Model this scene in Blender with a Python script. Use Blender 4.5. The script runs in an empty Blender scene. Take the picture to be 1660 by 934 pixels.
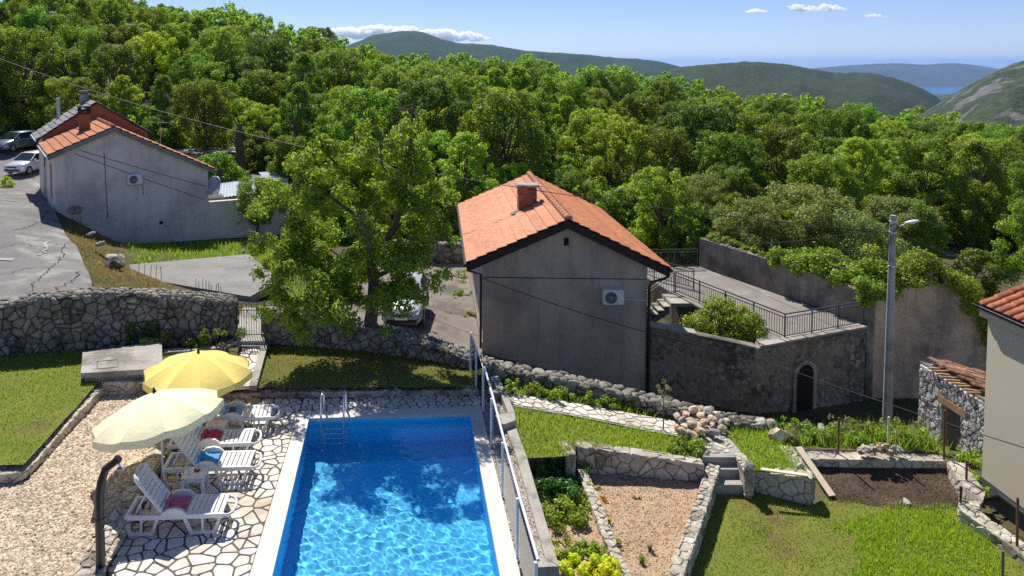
import bpy, math, random
import numpy as np
from mathutils import Vector, Matrix
from mathutils.geometry import delaunay_2d_cdt

random.seed(7)
RNG = np.random.RandomState(7)
SC = bpy.context.scene
COL = SC.collection
R = math.radians

# ------------------------------------------------------------------ camera
CAM_H, FOC, PX0, PY0, PITCH = 8.7, 1200.0, 700.0, 168.0, R(3.0)
cd = bpy.data.cameras.new('camera')
cd.sensor_width = 36.0
cd.lens = 36.0 * FOC / 1660.0
cd.shift_x = (830.0 - PX0) / 1660.0
cd.shift_y = -(467.0 - PY0) / 1660.0
cd.clip_start, cd.clip_end = 0.5, 40000.0
cam = bpy.data.objects.new('camera', cd)
COL.objects.link(cam)
cam.location = (0, 0, CAM_H)
cam.rotation_euler = (R(90) - PITCH, 0, 0)
SC.camera = cam

# ------------------------------------------------------------------ sky, sun, exposure
SUN_EL, SUN_AZ = R(53), R(-21)          # azimuth from +Y towards +X
world = bpy.data.worlds.new("World")
SC.world = world
world.use_nodes = True
wn = world.node_tree
bg = wn.nodes['Background']
sky = wn.nodes.new('ShaderNodeTexSky')
sky.sky_type = 'NISHITA'
sky.sun_disc = False
sky.sun_elevation = SUN_EL
sky.sun_rotation = SUN_AZ
sky.altitude = 2500
sky.air_density = 1.0
sky.dust_density = 0.2
sky.ozone_density = 2.5
tint = wn.nodes.new('ShaderNodeMix'); tint.data_type = 'RGBA'; tint.blend_type = 'MULTIPLY'; tint.inputs[0].default_value = 1.0
tint.inputs[7].default_value = (0.71, 0.70, 0.88, 1)          # a bluer Mediterranean sky than the model's
wn.links.new(sky.outputs[0], tint.inputs[6]); wn.links.new(tint.outputs[2], bg.inputs[0])
bg.inputs[1].default_value = 0.088
sl = bpy.data.lights.new('sun', 'SUN')
sl.energy = 4.05
sl.angle = R(0.5)
sl.color = (1.0, 0.95, 0.86)
sun = bpy.data.objects.new('sun', sl)
COL.objects.link(sun)
sdir = Vector((math.sin(SUN_AZ) * math.cos(SUN_EL), math.cos(SUN_AZ) * math.cos(SUN_EL), math.sin(SUN_EL)))
sun.rotation_euler = sdir.to_track_quat('Z', 'Y').to_euler()
sun.location = (-20, 60, 60)
sl.cycles.is_caustics_light = True      # refracted sunlight in the pool
SC.view_settings.view_transform = 'Standard'
SC.view_settings.look = 'None'
SC.view_settings.exposure = 0.68
SC.view_settings.gamma = 1.0
SC.cycles.max_bounces = 8
SC.cycles.transparent_max_bounces = 12
SC.cycles.volume_bounces = 8
SC.cycles.use_denoising = False
SC.cycles.use_adaptive_sampling = False

# ------------------------------------------------------------------ measuring the photograph
_cp, _sp = math.cos(PITCH), math.sin(PITCH)
def ray(px, py):
    u, w = px - PX0, py - PY0
    return Vector((u, FOC * _cp - w * _sp, -FOC * _sp - w * _cp))
def P(px, py, z):                       # point at height z
    d = ray(px, py)
    t = (z - CAM_H) / d.z
    return Vector((d.x * t, d.y * t, z))
def PD(px, py, D):                      # point at distance Y = D
    d = ray(px, py)
    t = D / d.y
    return Vector((d.x * t, D, CAM_H + d.z * t))

# ------------------------------------------------------------------ objects
def tag(o, label=None, cat=None, group=None, kind=None):
    if label: o['label'] = label
    if cat: o['category'] = cat
    if group: o['group'] = group
    if kind: o['kind'] = kind
    return o
def thing(name, label, cat, loc=(0, 0, 0), rz=0.0, group=None):
    o = bpy.data.objects.new(name, None)
    o.empty_display_size = 0.1
    COL.objects.link(o)
    o.location = loc
    o.rotation_euler = (0, 0, rz)
    return tag(o, label, cat, group)
def link(name, me, parent=None, loc=None):
    o = bpy.data.objects.new(name, me)
    COL.objects.link(o)
    if parent is not None: o.parent = parent
    if loc is not None: o.location = loc
    return o
KIDS = {}
def children(o):
    return list(o.children)
def copy_tree(o, parent=None):
    c = o.copy()
    COL.objects.link(c)
    if parent is not None:
        c.parent = parent
    for ch in children(o):
        copy_tree(ch, c)
    return c

def fastmesh(name, V, F, mat=None, smooth=False):
    V = np.asarray(V, dtype=np.float32).reshape(-1, 3)
    F = np.asarray(F, dtype=np.int32)
    k = F.shape[1]
    me = bpy.data.meshes.new(name)
    me.vertices.add(len(V)); me.vertices.foreach_set('co', V.ravel())
    me.loops.add(F.size); me.loops.foreach_set('vertex_index', F.ravel())
    me.polygons.add(len(F))
    me.polygons.foreach_set('loop_start', np.arange(0, F.size, k, dtype=np.int32))
    me.polygons.foreach_set('loop_total', np.full(len(F), k, dtype=np.int32))
    if smooth: me.polygons.foreach_set('use_smooth', np.ones(len(F), dtype=bool))
    me.update(calc_edges=True)
    if mat: me.materials.append(mat)
    return me

class MB:
    """collects boxes, bars, tubes and prisms and links them as one mesh object"""
    def __init__(s): s.v, s.f, s.mi, s.sm = [], [], [], []
    def add(s, vs, fs, mi=0, sm=False):
        b = len(s.v)
        s.v += [tuple(p) for p in vs]
        for f in fs:
            s.f.append([b + i for i in f]); s.mi.append(mi); s.sm.append(sm)
        return s
    def box(s, x0, x1, y0, y1, z0, z1, mi=0, M=None):
        vs = [Vector(p) for p in ((x0,y0,z0),(x1,y0,z0),(x1,y1,z0),(x0,y1,z0),(x0,y0,z1),(x1,y0,z1),(x1,y1,z1),(x0,y1,z1))]
        if M is not None: vs = [M @ p for p in vs]
        return s.add(vs, [(3,2,1,0),(4,5,6,7),(0,1,5,4),(1,2,6,5),(2,3,7,6),(3,0,4,7)], mi)
    def bbox(s, x0, x1, y0, y1, z0, z1, b=0.02, mi=0):
        """box with chamfered edges"""
        vs = []
        for z, i in ((z0, b), (z0 + b, 0), (z1 - b, 0), (z1, b)):
            xa, xb, ya, yb = x0 + i, x1 - i, y0 + i, y1 - i
            c = b
            vs += [(xa+c,ya,z),(xb-c,ya,z),(xb,ya+c,z),(xb,yb-c,z),(xb-c,yb,z),(xa+c,yb,z),(xa,yb-c,z),(xa,ya+c,z)]
        fs = [tuple(range(7,-1,-1)), tuple(range(24,32))]
        for r in range(3):
            for k in range(8):
                fs.append((r*8+k, r*8+(k+1)%8, (r+1)*8+(k+1)%8, (r+1)*8+k))
        return s.add(vs, fs, mi)
    def bar(s, p, q, w, h, mi=0, up=(0, 0, 1)):
        p, q = Vector(p), Vector(q)
        d = (q - p).normalized(); up = Vector(up)
        if abs(d.dot(up)) > .98: up = Vector((1, 0, 0))
        a = d.cross(up).normalized(); b = a.cross(d).normalized()
        a *= w / 2; b *= h / 2
        vs = [p-a-b, p+a-b, p+a+b, p-a+b, q-a-b, q+a-b, q+a+b, q-a+b]
        return s.add(vs, [(3,2,1,0),(4,5,6,7),(0,1,5,4),(1,2,6,5),(2,3,7,6),(3,0,4,7)], mi)
    def tube(s, pts, r, n=8, mi=0, caps=True):
        pts = [Vector(p) for p in pts]
        rs = r if isinstance(r, (list, tuple)) else [r] * len(pts)
        rings = []; ref = None
        for i, p in enumerate(pts):
            d = (pts[min(i+1, len(pts)-1)] - pts[max(i-1, 0)])
            d = d.normalized() if d.length > 1e-9 else Vector((0, 0, 1))
            if ref is None:
                ref = Vector((1, 0, 0)) if abs(d.x) < .8 else Vector((0, 1, 0))
            a = (ref - d * ref.dot(d)).normalized(); b = d.cross(a); ref = a
            rings.append([p + (a * math.cos(2*math.pi*k/n) + b * math.sin(2*math.pi*k/n)) * rs[i] for k in range(n)])
        vs = [p for ring in rings for p in ring]; fs = []
        for i in range(len(pts) - 1):
            for k in range(n):
                fs.append((i*n+k, i*n+(k+1)%n, (i+1)*n+(k+1)%n, (i+1)*n+k))
        s.add(vs, fs, mi, True)
        if caps:
            s.add(rings[0], [tuple(range(n-1, -1, -1))], mi); s.add(rings[-1], [tuple(range(n))], mi)
        return s
    def prism(s, base, vec, mi=0):
        """polygon (list of points) swept along vec, closed"""
        base = [Vector(p) for p in base]; vec = Vector(vec); n = len(base)
        nrm = Vector((0, 0, 0))
        for i in range(n): nrm += base[i].cross(base[(i+1) % n])
        if nrm.dot(vec) > 0: base.reverse()
        vs = base + [p + vec for p in base]
        fs = [tuple(range(n)), tuple(range(2*n-1, n-1, -1))]
        for i in range(n):
            j = (i+1) % n
            fs.append((i, n+i, n+j, j))
        return s.add(vs, fs, mi)
    def lathe(s, prof, n=16, c=(0, 0, 0), mi=0, sm=True):
        vs = []; fs = []; c = Vector(c)
        for r, z in prof:
            for k in range(n):
                a = 2*math.pi*k/n
                vs.append(c + Vector((r*math.cos(a), r*math.sin(a), z)))
        for i in range(len(prof)-1):
            for k in range(n):
                fs.append((i*n+k, i*n+(k+1)%n, (i+1)*n+(k+1)%n, (i+1)*n+k))
        return s.add(vs, fs, mi, sm)
    def mesh(s, name, mats, off=None):
        me = bpy.data.meshes.new(name)
        vs = s.v if off is None else [(p[0]-off[0], p[1]-off[1], p[2]-off[2]) for p in s.v]
        me.from_pydata(vs, [], s.f)
        for m in (mats if isinstance(mats, (list, tuple)) else [mats]): me.materials.append(m)
        me.polygons.foreach_set('material_index', s.mi)
        me.polygons.foreach_set('use_smooth', s.sm)
        me.update()
        return me
    def build(s, name, mats, parent=None, world=False, loc=None):
        """world: vertices are world coordinates and get moved into the parent's (unrotated) frame, or to loc"""
        off = None
        if world:
            off = Vector((0, 0, 0))
            q = parent
            while q is not None: off = off + q.location; q = q.parent
            if loc is not None: off = Vector(loc)
        o = link(name, s.mesh(name, mats, off), parent)
        if world and parent is None and loc is not None: o.location = loc
        return o

# ------------------------------------------------------------------ materials
def lin(h):
    h = h.lstrip('#'); c = [int(h[i:i+2], 16) / 255 for i in (0, 2, 4)]
    return tuple(x / 12.92 if x <= .04045 else ((x + .055) / 1.055) ** 2.4 for x in c)
MATS = {}
def mk(name, c1, c2=None, scale=2.0, fine=25.0, fine_amt=0.35, bump=0.3, bdist=0.02, rough=0.85, rand=0.0, island=0.0,
       metal=0.0, spec=0.3, c3=None, s3=0.6, t3=(0.52, 0.62), world=True, detail=6.0, streak=0):
    """stone, earth, render, plastic...: two colours by a broad noise, a third in patches, fine grain, a value shift per object"""
    m = bpy.data.materials.new(name); m.use_nodes = True
    nt = m.node_tree; N = nt.nodes; L = nt.links
    p = N['Principled BSDF']
    p.inputs['Roughness'].default_value = rough
    p.inputs['Metallic'].default_value = metal
    p.inputs['Specular IOR Level'].default_value = spec
    if world:
        g = N.new('ShaderNodeNewGeometry'); co = g.outputs['Position']
    else:
        g = N.new('ShaderNodeTexCoord'); co = g.outputs['Object']
    def noise(sc, det=detail, rgh=.6):
        n = N.new('ShaderNodeTexNoise'); n.inputs['Scale'].default_value = sc
        n.inputs['Detail'].default_value = det; n.inputs['Roughness'].default_value = rgh
        L.new(co, n.inputs['Vector']); return n.outputs['Fac']
    def ramp(src, lo, hi):
        r = N.new('ShaderNodeMapRange'); r.inputs[1].default_value = lo; r.inputs[2].default_value = hi
        L.new(src, r.inputs[0]); return r.outputs[0]
    def mix(f, a, b, mode='MIX'):
        x = N.new('ShaderNodeMix'); x.data_type = 'RGBA'; x.blend_type = mode
        if isinstance(f, float): x.inputs[0].default_value = f
        else: L.new(f, x.inputs[0])
        for sock, val in ((x.inputs[6], a), (x.inputs[7], b)):
            if isinstance(val, tuple): sock.default_value = (*val, 1)
            else: L.new(val, sock)
        return x.outputs[2]
    col = mix(ramp(noise(scale), .32, .68), c1, c2 or c1)
    if c3: col = mix(ramp(noise(s3, 5, .65), *t3), col, c3)
    if streak:                                  # runs and drips down a rendered wall
        mp = N.new('ShaderNodeMapping'); mp.inputs['Scale'].default_value = (1, 1, .09); L.new(co, mp.inputs['Vector'])
        n_ = N.new('ShaderNodeTexNoise'); n_.inputs['Scale'].default_value = 2.2; n_.inputs['Detail'].default_value = 7; n_.inputs['Roughness'].default_value = .65; L.new(mp.outputs[0], n_.inputs['Vector'])
        r_ = N.new('ShaderNodeMapRange'); r_.inputs[1].default_value = .50; r_.inputs[2].default_value = .72; r_.inputs[4].default_value = streak; L.new(n_.outputs['Fac'], r_.inputs[0])
        col = mix(r_.outputs[0], col, c3 or c1)
    fn = noise(fine, 4, .7)
    if fine_amt:
        v = N.new('ShaderNodeMapRange'); v.inputs[1].default_value = .3; v.inputs[2].default_value = .7
        v.inputs[3].default_value = 1 - fine_amt; v.inputs[4].default_value = 1 + fine_amt * .6
        L.new(fn, v.inputs[0])
        h = N.new('ShaderNodeHueSaturation'); L.new(v.outputs[0], h.inputs['Value']); L.new(col, h.inputs['Color']); col = h.outputs[0]
    for amt, src in ((rand, 'o'), (island, 'i')):
        if not amt: continue
        if src == 'o': r = N.new('ShaderNodeObjectInfo').outputs['Random']
        else: r = N.new('ShaderNodeNewGeometry').outputs['Random Per Island']
        v = N.new('ShaderNodeMapRange'); v.inputs[3].default_value = 1 - amt; v.inputs[4].default_value = 1 + amt
        L.new(r, v.inputs[0])
        h = N.new('ShaderNodeHueSaturation'); L.new(v.outputs[0], h.inputs['Value']); L.new(col, h.inputs['Color']); col = h.outputs[0]
    L.new(col, p.inputs['Base Color'])
    if bump:
        b = N.new('ShaderNodeBump'); b.inputs['Strength'].default_value = bump; b.inputs['Distance'].default_value = bdist
        L.new(fn, b.inputs['Height']); L.new(b.outputs[0], p.inputs['Normal'])
    MATS[name] = m
    return m

def leafmat(name, c1, c2, objvar=0.12, trans=0.4, hue=0.02, c3=None):
    """leaf: colour from leaf to leaf and from plant to plant, light passing through"""
    m = bpy.data.materials.new(name); m.use_nodes = True
    nt = m.node_tree; N = nt.nodes; L = nt.links
    N.remove(N['Principled BSDF']); out = N['Material Output']
    g = N.new('ShaderNodeNewGeometry')
    cr = N.new('ShaderNodeValToRGB'); cr.color_ramp.elements[0].color = (*c1, 1); cr.color_ramp.elements[1].color = (*c2, 1)
    if c3:
        e = cr.color_ramp.elements.new(.96); e.color = (*c2, 1); cr.color_ramp.elements[-1].color = (*c3, 1)
    L.new(g.outputs['Random Per Island'], cr.inputs[0])
    oi = N.new('ShaderNodeObjectInfo')
    mr = N.new('ShaderNodeMapRange'); mr.inputs[3].default_value = 1 - objvar; mr.inputs[4].default_value = 1 + objvar
    L.new(oi.outputs['Random'], mr.inputs[0])
    ma = N.new('ShaderNodeMath'); ma.operation = 'MULTIPLY'; ma.inputs[1].default_value = 7.31; L.new(oi.outputs['Random'], ma.inputs[0])
    fr = N.new('ShaderNodeMath'); fr.operation = 'FRACT'; L.new(ma.outputs[0], fr.inputs[0])
    mh = N.new('ShaderNodeMapRange'); mh.inputs[3].default_value = .5 - hue; mh.inputs[4].default_value = .5 + hue; L.new(fr.outputs[0], mh.inputs[0])
    h = N.new('ShaderNodeHueSaturation'); L.new(cr.outputs[0], h.inputs['Color']); L.new(mr.outputs[0], h.inputs['Value']); L.new(mh.outputs[0], h.inputs['Hue'])
    d = N.new('ShaderNodeBsdfDiffuse'); L.new(h.outputs[0], d.inputs[0])
    t = N.new('ShaderNodeBsdfTranslucent')
    h2 = N.new('ShaderNodeHueSaturation'); h2.inputs['Hue'].default_value = .485; h2.inputs['Value'].default_value = 1.35; L.new(h.outputs[0], h2.inputs['Color'])
    L.new(h2.outputs[0], t.inputs[0])
    gl = N.new('ShaderNodeBsdfGlossy'); gl.inputs['Roughness'].default_value = .45; gl.inputs[0].default_value = (.9, .95, 1, 1)
    m1 = N.new('ShaderNodeMixShader'); m1.inputs[0].default_value = trans; L.new(d.outputs[0], m1.inputs[1]); L.new(t.outputs[0], m1.inputs[2])
    m2 = N.new('ShaderNodeMixShader'); m2.inputs[0].default_value = .02; L.new(m1.outputs[0], m2.inputs[1]); L.new(gl.outputs[0], m2.inputs[2])
    L.new(m2.outputs[0], out.inputs[0])
    MATS[name] = m
    return m

def clothmat(name, c, trans=0.45, wrinkle=8.0):
    m = bpy.data.materials.new(name); m.use_nodes = True
    nt = m.node_tree; N = nt.nodes; L = nt.links
    N.remove(N['Principled BSDF']); out = N['Material Output']
    tc = N.new('ShaderNodeTexCoord'); n = N.new('ShaderNodeTexNoise'); n.inputs['Scale'].default_value = wrinkle; n.inputs['Detail'].default_value = 5
    L.new(tc.outputs['Object'], n.inputs['Vector'])
    b = N.new('ShaderNodeBump'); b.inputs['Strength'].default_value = .35; b.inputs['Distance'].default_value = .03; L.new(n.outputs[0], b.inputs['Height'])
    d = N.new('ShaderNodeBsdfDiffuse'); d.inputs[0].default_value = (*c, 1); L.new(b.outputs[0], d.inputs['Normal'])
    t = N.new('ShaderNodeBsdfTranslucent'); t.inputs[0].default_value = (*c, 1)
    mx = N.new('ShaderNodeMixShader'); mx.inputs[0].default_value = trans
    L.new(d.outputs[0], mx.inputs[1]); L.new(t.outputs[0], mx.inputs[2]); L.new(mx.outputs[0], out.inputs[0])
    MATS[name] = m
    return m

# stone and earth
mk('rubble', (.225, .205, .17), (.345, .315, .265), 3, 14, .45, .6, .03, .95, rand=.28, c3=(.10, .095, .075), s3=1.4)
mk('rubble_core', (.085, .078, .064), (.13, .12, .095), 3, 18, .4, .5, .03, 1.0)
mk('pale_stone', (.44, .39, .31), (.58, .53, .44), 3, 16, .35, .5, .02, .9, rand=.16, c3=(.24, .21, .16), s3=1.2)
mk('pale_core', (.34, .30, .24), (.42, .375, .30), 3, 18, .4, .5, .02, 1.0)
mk('flag', (.68, .61, .51), (.78, .73, .65), 1.5, 14, .22, .25, .01, .8, rand=.2, c3=(.58, .47, .36), s3=.8)
mk('flag_joint', (.10, .085, .07), (.17, .145, .12), 3, 30, .4, .4, .01, 1.0)
mk('coping', (.60, .57, .52), (.67, .64, .585), 1.2, 20, .12, .12, .005, .7)
mk('concrete', (.33, .31, .275), (.44, .415, .37), 1.2, 22, .25, .3, .01, .9, c3=(.22, .20, .17), s3=.7)
mk('concrete_old', (.22, .21, .195), (.29, .28, .26), .7, 16, .3, .3, .01, .9, c3=(.20, .18, .16), s3=.5)
mk('asphalt', (.16, .152, .148), (.25, .238, .225), .9, 14, .4, .4, .02, .95, c3=(.34, .325, .295), s3=.45, t3=(.54, .66), detail=10)
mk('driveway', (.20, .165, .145), (.27, .235, .205), .6, 18, .35, .3, .01, .95, c3=(.13, .115, .10), s3=.4)
mk('soil_red', (.44, .30, .18), (.58, .425, .28), 2, 22, .35, .9, .03, 1.0, c3=(.38, .23, .135), s3=2)
mk('soil_dark', (.075, .05, .032), (.13, .092, .06), 2, 20, .5, .9, .03, 1.0)
mk('clod', (.34, .235, .145), (.56, .43, .30), 2, 30, .3, .3, .01, 1.0, island=.6)
mk('clod_dark', (.07, .05, .035), (.15, .11, .075), 2, 30, .3, .3, .01, 1.0, island=.7)
mk('gravel_bed', (.33, .26, .18), (.42, .34, .25), 2, 40, .4, .5, .02, 1.0)
mk('earth', (.075, .075, .028), (.12, .10, .05), .8, 14, .5, .6, .05, 1.0, c3=(.055, .075, .02), s3=.25)
mk('turf', (.145, .185, .025), (.22, .215, .045), .9, 30, .5, .6, .02, 1.0, c3=(.17, .12, .055), s3=.5, t3=(.56, .7))
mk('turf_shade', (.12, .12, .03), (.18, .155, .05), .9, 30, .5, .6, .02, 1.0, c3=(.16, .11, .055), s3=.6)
# buildings
mk('render_grey', (.43, .375, .31), (.54, .475, .40), .55, 30, .2, .5, .012, .95, c3=(.25, .22, .195), s3=.4, t3=(.5, .72), streak=.75)
mk('render_house', (.72, .655, .58), (.80, .735, .66), .4, 26, .22, .5, .014, .95, c3=(.50, .45, .40), s3=.35, t3=(.5, .68), streak=.75)
mk('render_cream', (.60, .54, .40), (.63, .57, .43), .5, 50, .08, .2, .004, .9)
mk('plinth', (.10, .10, .105), None, 2, 30, .2, .2, .005, .9)
mk('old_plaster', (.24, .205, .165), (.36, .31, .25), .7, 12, .4, .7, .03, .95, c3=(.09, .08, .065), s3=.5, t3=(.47, .62), streak=.75)
mk('ruin_plaster', (.58, .43, .31), (.70, .55, .41), .5, 12, .35, .6, .03, .95, c3=(.24, .21, .175), s3=.3, t3=(.49, .64), streak=.75)
mk('terrace_wall', (.24, .215, .185), (.38, .345, .30), .9, 14, .45, .7, .03, .95, c3=(.12, .108, .09), s3=.5, t3=(.47, .6), streak=.75)
mk('terrace_floor', (.22, .20, .185), (.29, .265, .24), .8, 22, .3, .3, .01, .95, c3=(.40, .36, .30), s3=.35, t3=(.60, .66))
mk('tile_orange', (.54, .195, .078), (.62, .255, .115), 1.2, 18, .22, .2, .01, .8, rand=.10, c3=(.46, .145, .075), s3=5)
mk('tile_pale', (.61, .265, .145), (.67, .33, .195), 1.2, 18, .22, .2, .01, .8, rand=.12, c3=(.54, .19, .105), s3=4)
mk('tile_old_red', (.40, .13, .06), (.52, .19, .09), 1.5, 16, .3, .3, .01, .85, rand=.18, c3=(.28, .10, .055), s3=1.2)
mk('tile_old', (.34, .17, .10), (.48, .29, .18), 1.2, 12, .4, .4, .01, .9, rand=.35, c3=(.20, .12, .08), s3=2)
mk('slate', (.20, .195, .20), (.30, .29, .295), 1.2, 12, .35, .3, .01, .85, rand=.2)
mk('brick', (.28, .10, .06), (.38, .15, .09), 3, 18, .35, .4, .01, .95, rand=.25)
mk('mortar', (.25, .22, .19), None, 3, 30, .2, .3, .01, .95)
mk('bargeboard', (.022, .017, .015), (.032, .025, .022), 3, 30, .2, .1, .004, .6)
mk('black_metal', (.014, .014, .016), None, 2, 20, .1, 0, rough=.45, spec=.5)
mk('rail_metal', (.045, .048, .06), None, 2, 20, .1, 0, rough=.45, spec=.5)
mk('grey_metal', (.30, .33, .37), (.36, .39, .43), 2, 20, .15, 0, rough=.45, metal=.3)
mk('zinc', (.45, .52, .60), (.55, .60, .66), 2, 16, .15, .1, .005, .5, metal=.3)
mk('pole_concrete', (.33, .37, .38), (.40, .43, .44), 1.5, 22, .2, .2, .005, .8, c3=(.26, .24, .21), s3=.8)
mk('rust', (.16, .07, .04), (.24, .12, .07), 8, 30, .3, .2, .005, .9)
mk('wood_pale', (.74, .60, .42), (.80, .68, .50), 2, 40, .2, .15, .004, .8)
mk('wood_old', (.14, .13, .10), (.22, .20, .155), 3, 30, .35, .3, .006, .95, rand=.2)
mk('wood_brown', (.30, .19, .10), (.42, .27, .15), 3, 30, .3, .3, .006, .9, rand=.2)
mk('door_dark', (.016, .013, .012), (.03, .024, .02), 3, 30, .3, .2, .006, .9)
mk('bark', (.085, .068, .050), (.15, .125, .095), 6, 16, .4, .8, .03, .95)
mk('bark_pale', (.16, .14, .115), (.24, .215, .18), 6, 16, .4, .6, .03, .95)
mk('rock_tan', (.52, .39, .25), (.68, .57, .43), 4, 10, .4, .7, .03, .95, rand=.3, c3=(.40, .20, .10), s3=3)
mk('rock_grey', (.36, .34, .31), (.50, .48, .44), 4, 10, .4, .7, .03, .95, rand=.2)
# made things
mk('plastic', (.76, .755, .74), None, 2, 30, .05, 0, rough=.38, spec=.45, world=False)
mk('white_metal', (.72, .76, .80), None, 2, 30, .05, 0, rough=.35, spec=.5)
mk('steel', (.78, .80, .82), None, 2, 30, .05, 0, rough=.28, metal=.8)
mk('ac_white', (.78, .78, .76), None, 2, 30, .05, 0, rough=.4, spec=.4, world=False)
mk('ac_grille', (.16, .165, .17), None, 2, 30, .05, 0, rough=.5, world=False)
mk('shower_black', (.028, .026, .026), (.035, .033, .032), 3, 60, .3, .15, .003, .35, spec=.5)
mk('towel_pink', (.56, .15, .22), (.62, .19, .27), 5, 60, .2, .6, .006, 1.0, world=False)
mk('towel_red', (.50, .05, .10), (.58, .08, .14), 5, 60, .2, .6, .006, 1.0, world=False)
mk('towel_blue', (.06, .28, .62), (.10, .34, .68), 5, 60, .2, .6, .006, 1.0, world=False)
mk('towel_light', (.20, .44, .72), (.26, .50, .76), 5, 60, .2, .6, .006, 1.0, world=False)
mk('towel_stripe', (.045, .10, .30), None, 5, 60, .2, .6, .006, 1.0, world=False)
mk('amber', (.20, .07, .03), None, 5, 60, .2, 0, rough=.3, world=False)
mk('car_silver', (.34, .37, .40), None, 3, 60, .04, 0, rough=.5, metal=.2, spec=.6, world=False)
mk('car_grey', (.30, .36, .43), None, 3, 60, .04, 0, rough=.2, metal=.6, spec=.6, world=False)
mk('car_white', (.68, .69, .72), None, 3, 60, .04, 0, rough=.22, metal=.2, spec=.6, world=False)
mk('car_glass', (.012, .018, .022), None, 3, 60, 0, 0, rough=.06, spec=.9, world=False)
mk('tyre', (.018, .018, .018), None, 3, 60, .2, 0, rough=.85, world=False)
mk('car_trim', (.03, .03, .033), None, 3, 60, .2, 0, rough=.5, world=False)
mk('lamp_glass', (.75, .78, .80), None, 3, 60, 0, 0, rough=.12, spec=.7, world=False)
mk('plate', (.78, .78, .76), None, 3, 60, 0, 0, rough=.5, world=False)
mk('liner', (.06, .62, 1.0), None, 1.5, 20, .04, 0, rough=.5)
clothmat('canopy_cream', (.96, .91, .60), .12)
clothmat('canopy_yellow', (.95, .77, .24), .12)
# plants (linear albedo)
leafmat('leaf_wood', (0.106, 0.195, 0.016), (0.281, 0.416, 0.035), .28, .58, .022)
leafmat('leaf_bright', (0.172, 0.312, 0.020), (0.415, 0.560, 0.042), .18, .58, .015)
leafmat('leaf_dark', (0.073, 0.148, 0.019), (0.199, 0.307, 0.032), .2, .58, .02)
leafmat('leaf_pale', (.150, .215, .045), (.300, .365, .090), .15, .52, .015)
leafmat('leaf_walnut', (0.140, 0.236, 0.020), (0.383, 0.498, 0.035), .1, .52, .01, c3=(.30, .24, .06))
leafmat('leaf_ivy', (0.140, 0.236, 0.020), (0.383, 0.498, 0.041), .1, .35, .01)
leafmat('leaf_herb', (0.044, 0.150, 0.028), (0.132, 0.318, 0.051), .1, .35, .01)
leafmat('leaf_lime', (0.407, 0.535, 0.021), (0.862, 0.898, 0.051), .1, .45, .01)
leafmat('leaf_olive', (0.240, 0.257, 0.102), (0.407, 0.407, 0.171), .1, .35, .01)
leafmat('blade', (0.147, 0.257, 0.020), (0.367, 0.481, 0.049), .1, .4, .01, c3=(.30, .25, .10))
leafmat('blade_green', (0.165, 0.315, 0.017), (0.404, 0.588, 0.037), .1, .4, .01)
leafmat('blade_dry', (0.220, 0.187, 0.040), (0.459, 0.339, 0.100), .1, .4, .01)
leafmat('flower', (.60, .28, .02), (.75, .40, .03), .1, .3, .01)

# glass of the pool fence
m = bpy.data.materials.new('fence_glass'); m.use_nodes = True
nt = m.node_tree; nt.nodes.remove(nt.nodes['Principled BSDF'])
tr = nt.nodes.new('ShaderNodeBsdfTransparent'); tr.inputs[0].default_value = (.80, .90, .87, 1)
gl = nt.nodes.new('ShaderNodeBsdfGlossy'); gl.inputs['Roughness'].default_value = .02
fr = nt.nodes.new('ShaderNodeFresnel'); fr.inputs[0].default_value = 1.5
mx = nt.nodes.new('ShaderNodeMixShader'); nt.links.new(fr.outputs[0], mx.inputs[0]); nt.links.new(tr.outputs[0], mx.inputs[1]); nt.links.new(gl.outputs[0], mx.inputs[2])
nt.links.new(mx.outputs[0], nt.nodes['Material Output'].inputs[0]); MATS['fence_glass'] = m
m = bpy.data.materials.new('water'); m.use_nodes = True
p = m.node_tree.nodes['Principled BSDF']; p.inputs['Transmission Weight'].default_value = 1; p.inputs['Roughness'].default_value = 0; p.inputs['IOR'].default_value = 1.33
MATS['water'] = m
# ------------------------------------------------------------------ geometry helpers
def vnoise(x, y, seed=0, octaves=4):
    """smooth value noise, vectorised, about -1..1"""
    x = np.asarray(x, float); y = np.asarray(y, float); tot = np.zeros_like(x); amp = 1.0; norm = 0
    for o in range(octaves):
        xi = np.floor(x).astype(np.int64); yi = np.floor(y).astype(np.int64); fx = x - xi; fy = y - yi
        fx = fx*fx*(3-2*fx); fy = fy*fy*(3-2*fy)
        def h(a, b):
            n = (a * 374761393 + b * 668265263 + (seed + o) * 974634777) & 0x7fffffff
            n = ((n ^ (n >> 13)) * 1274126177) & 0x7fffffff
            return ((n ^ (n >> 16)) & 0xffff) / 32767.5 - 1
        v = (h(xi, yi)*(1-fx) + h(xi+1, yi)*fx)*(1-fy) + (h(xi, yi+1)*(1-fx) + h(xi+1, yi+1)*fx)*fy
        tot += v*amp; norm += amp; amp *= .5; x = x*2.03 + 17.1; y = y*2.03 + 5.7
    return tot / norm

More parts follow.
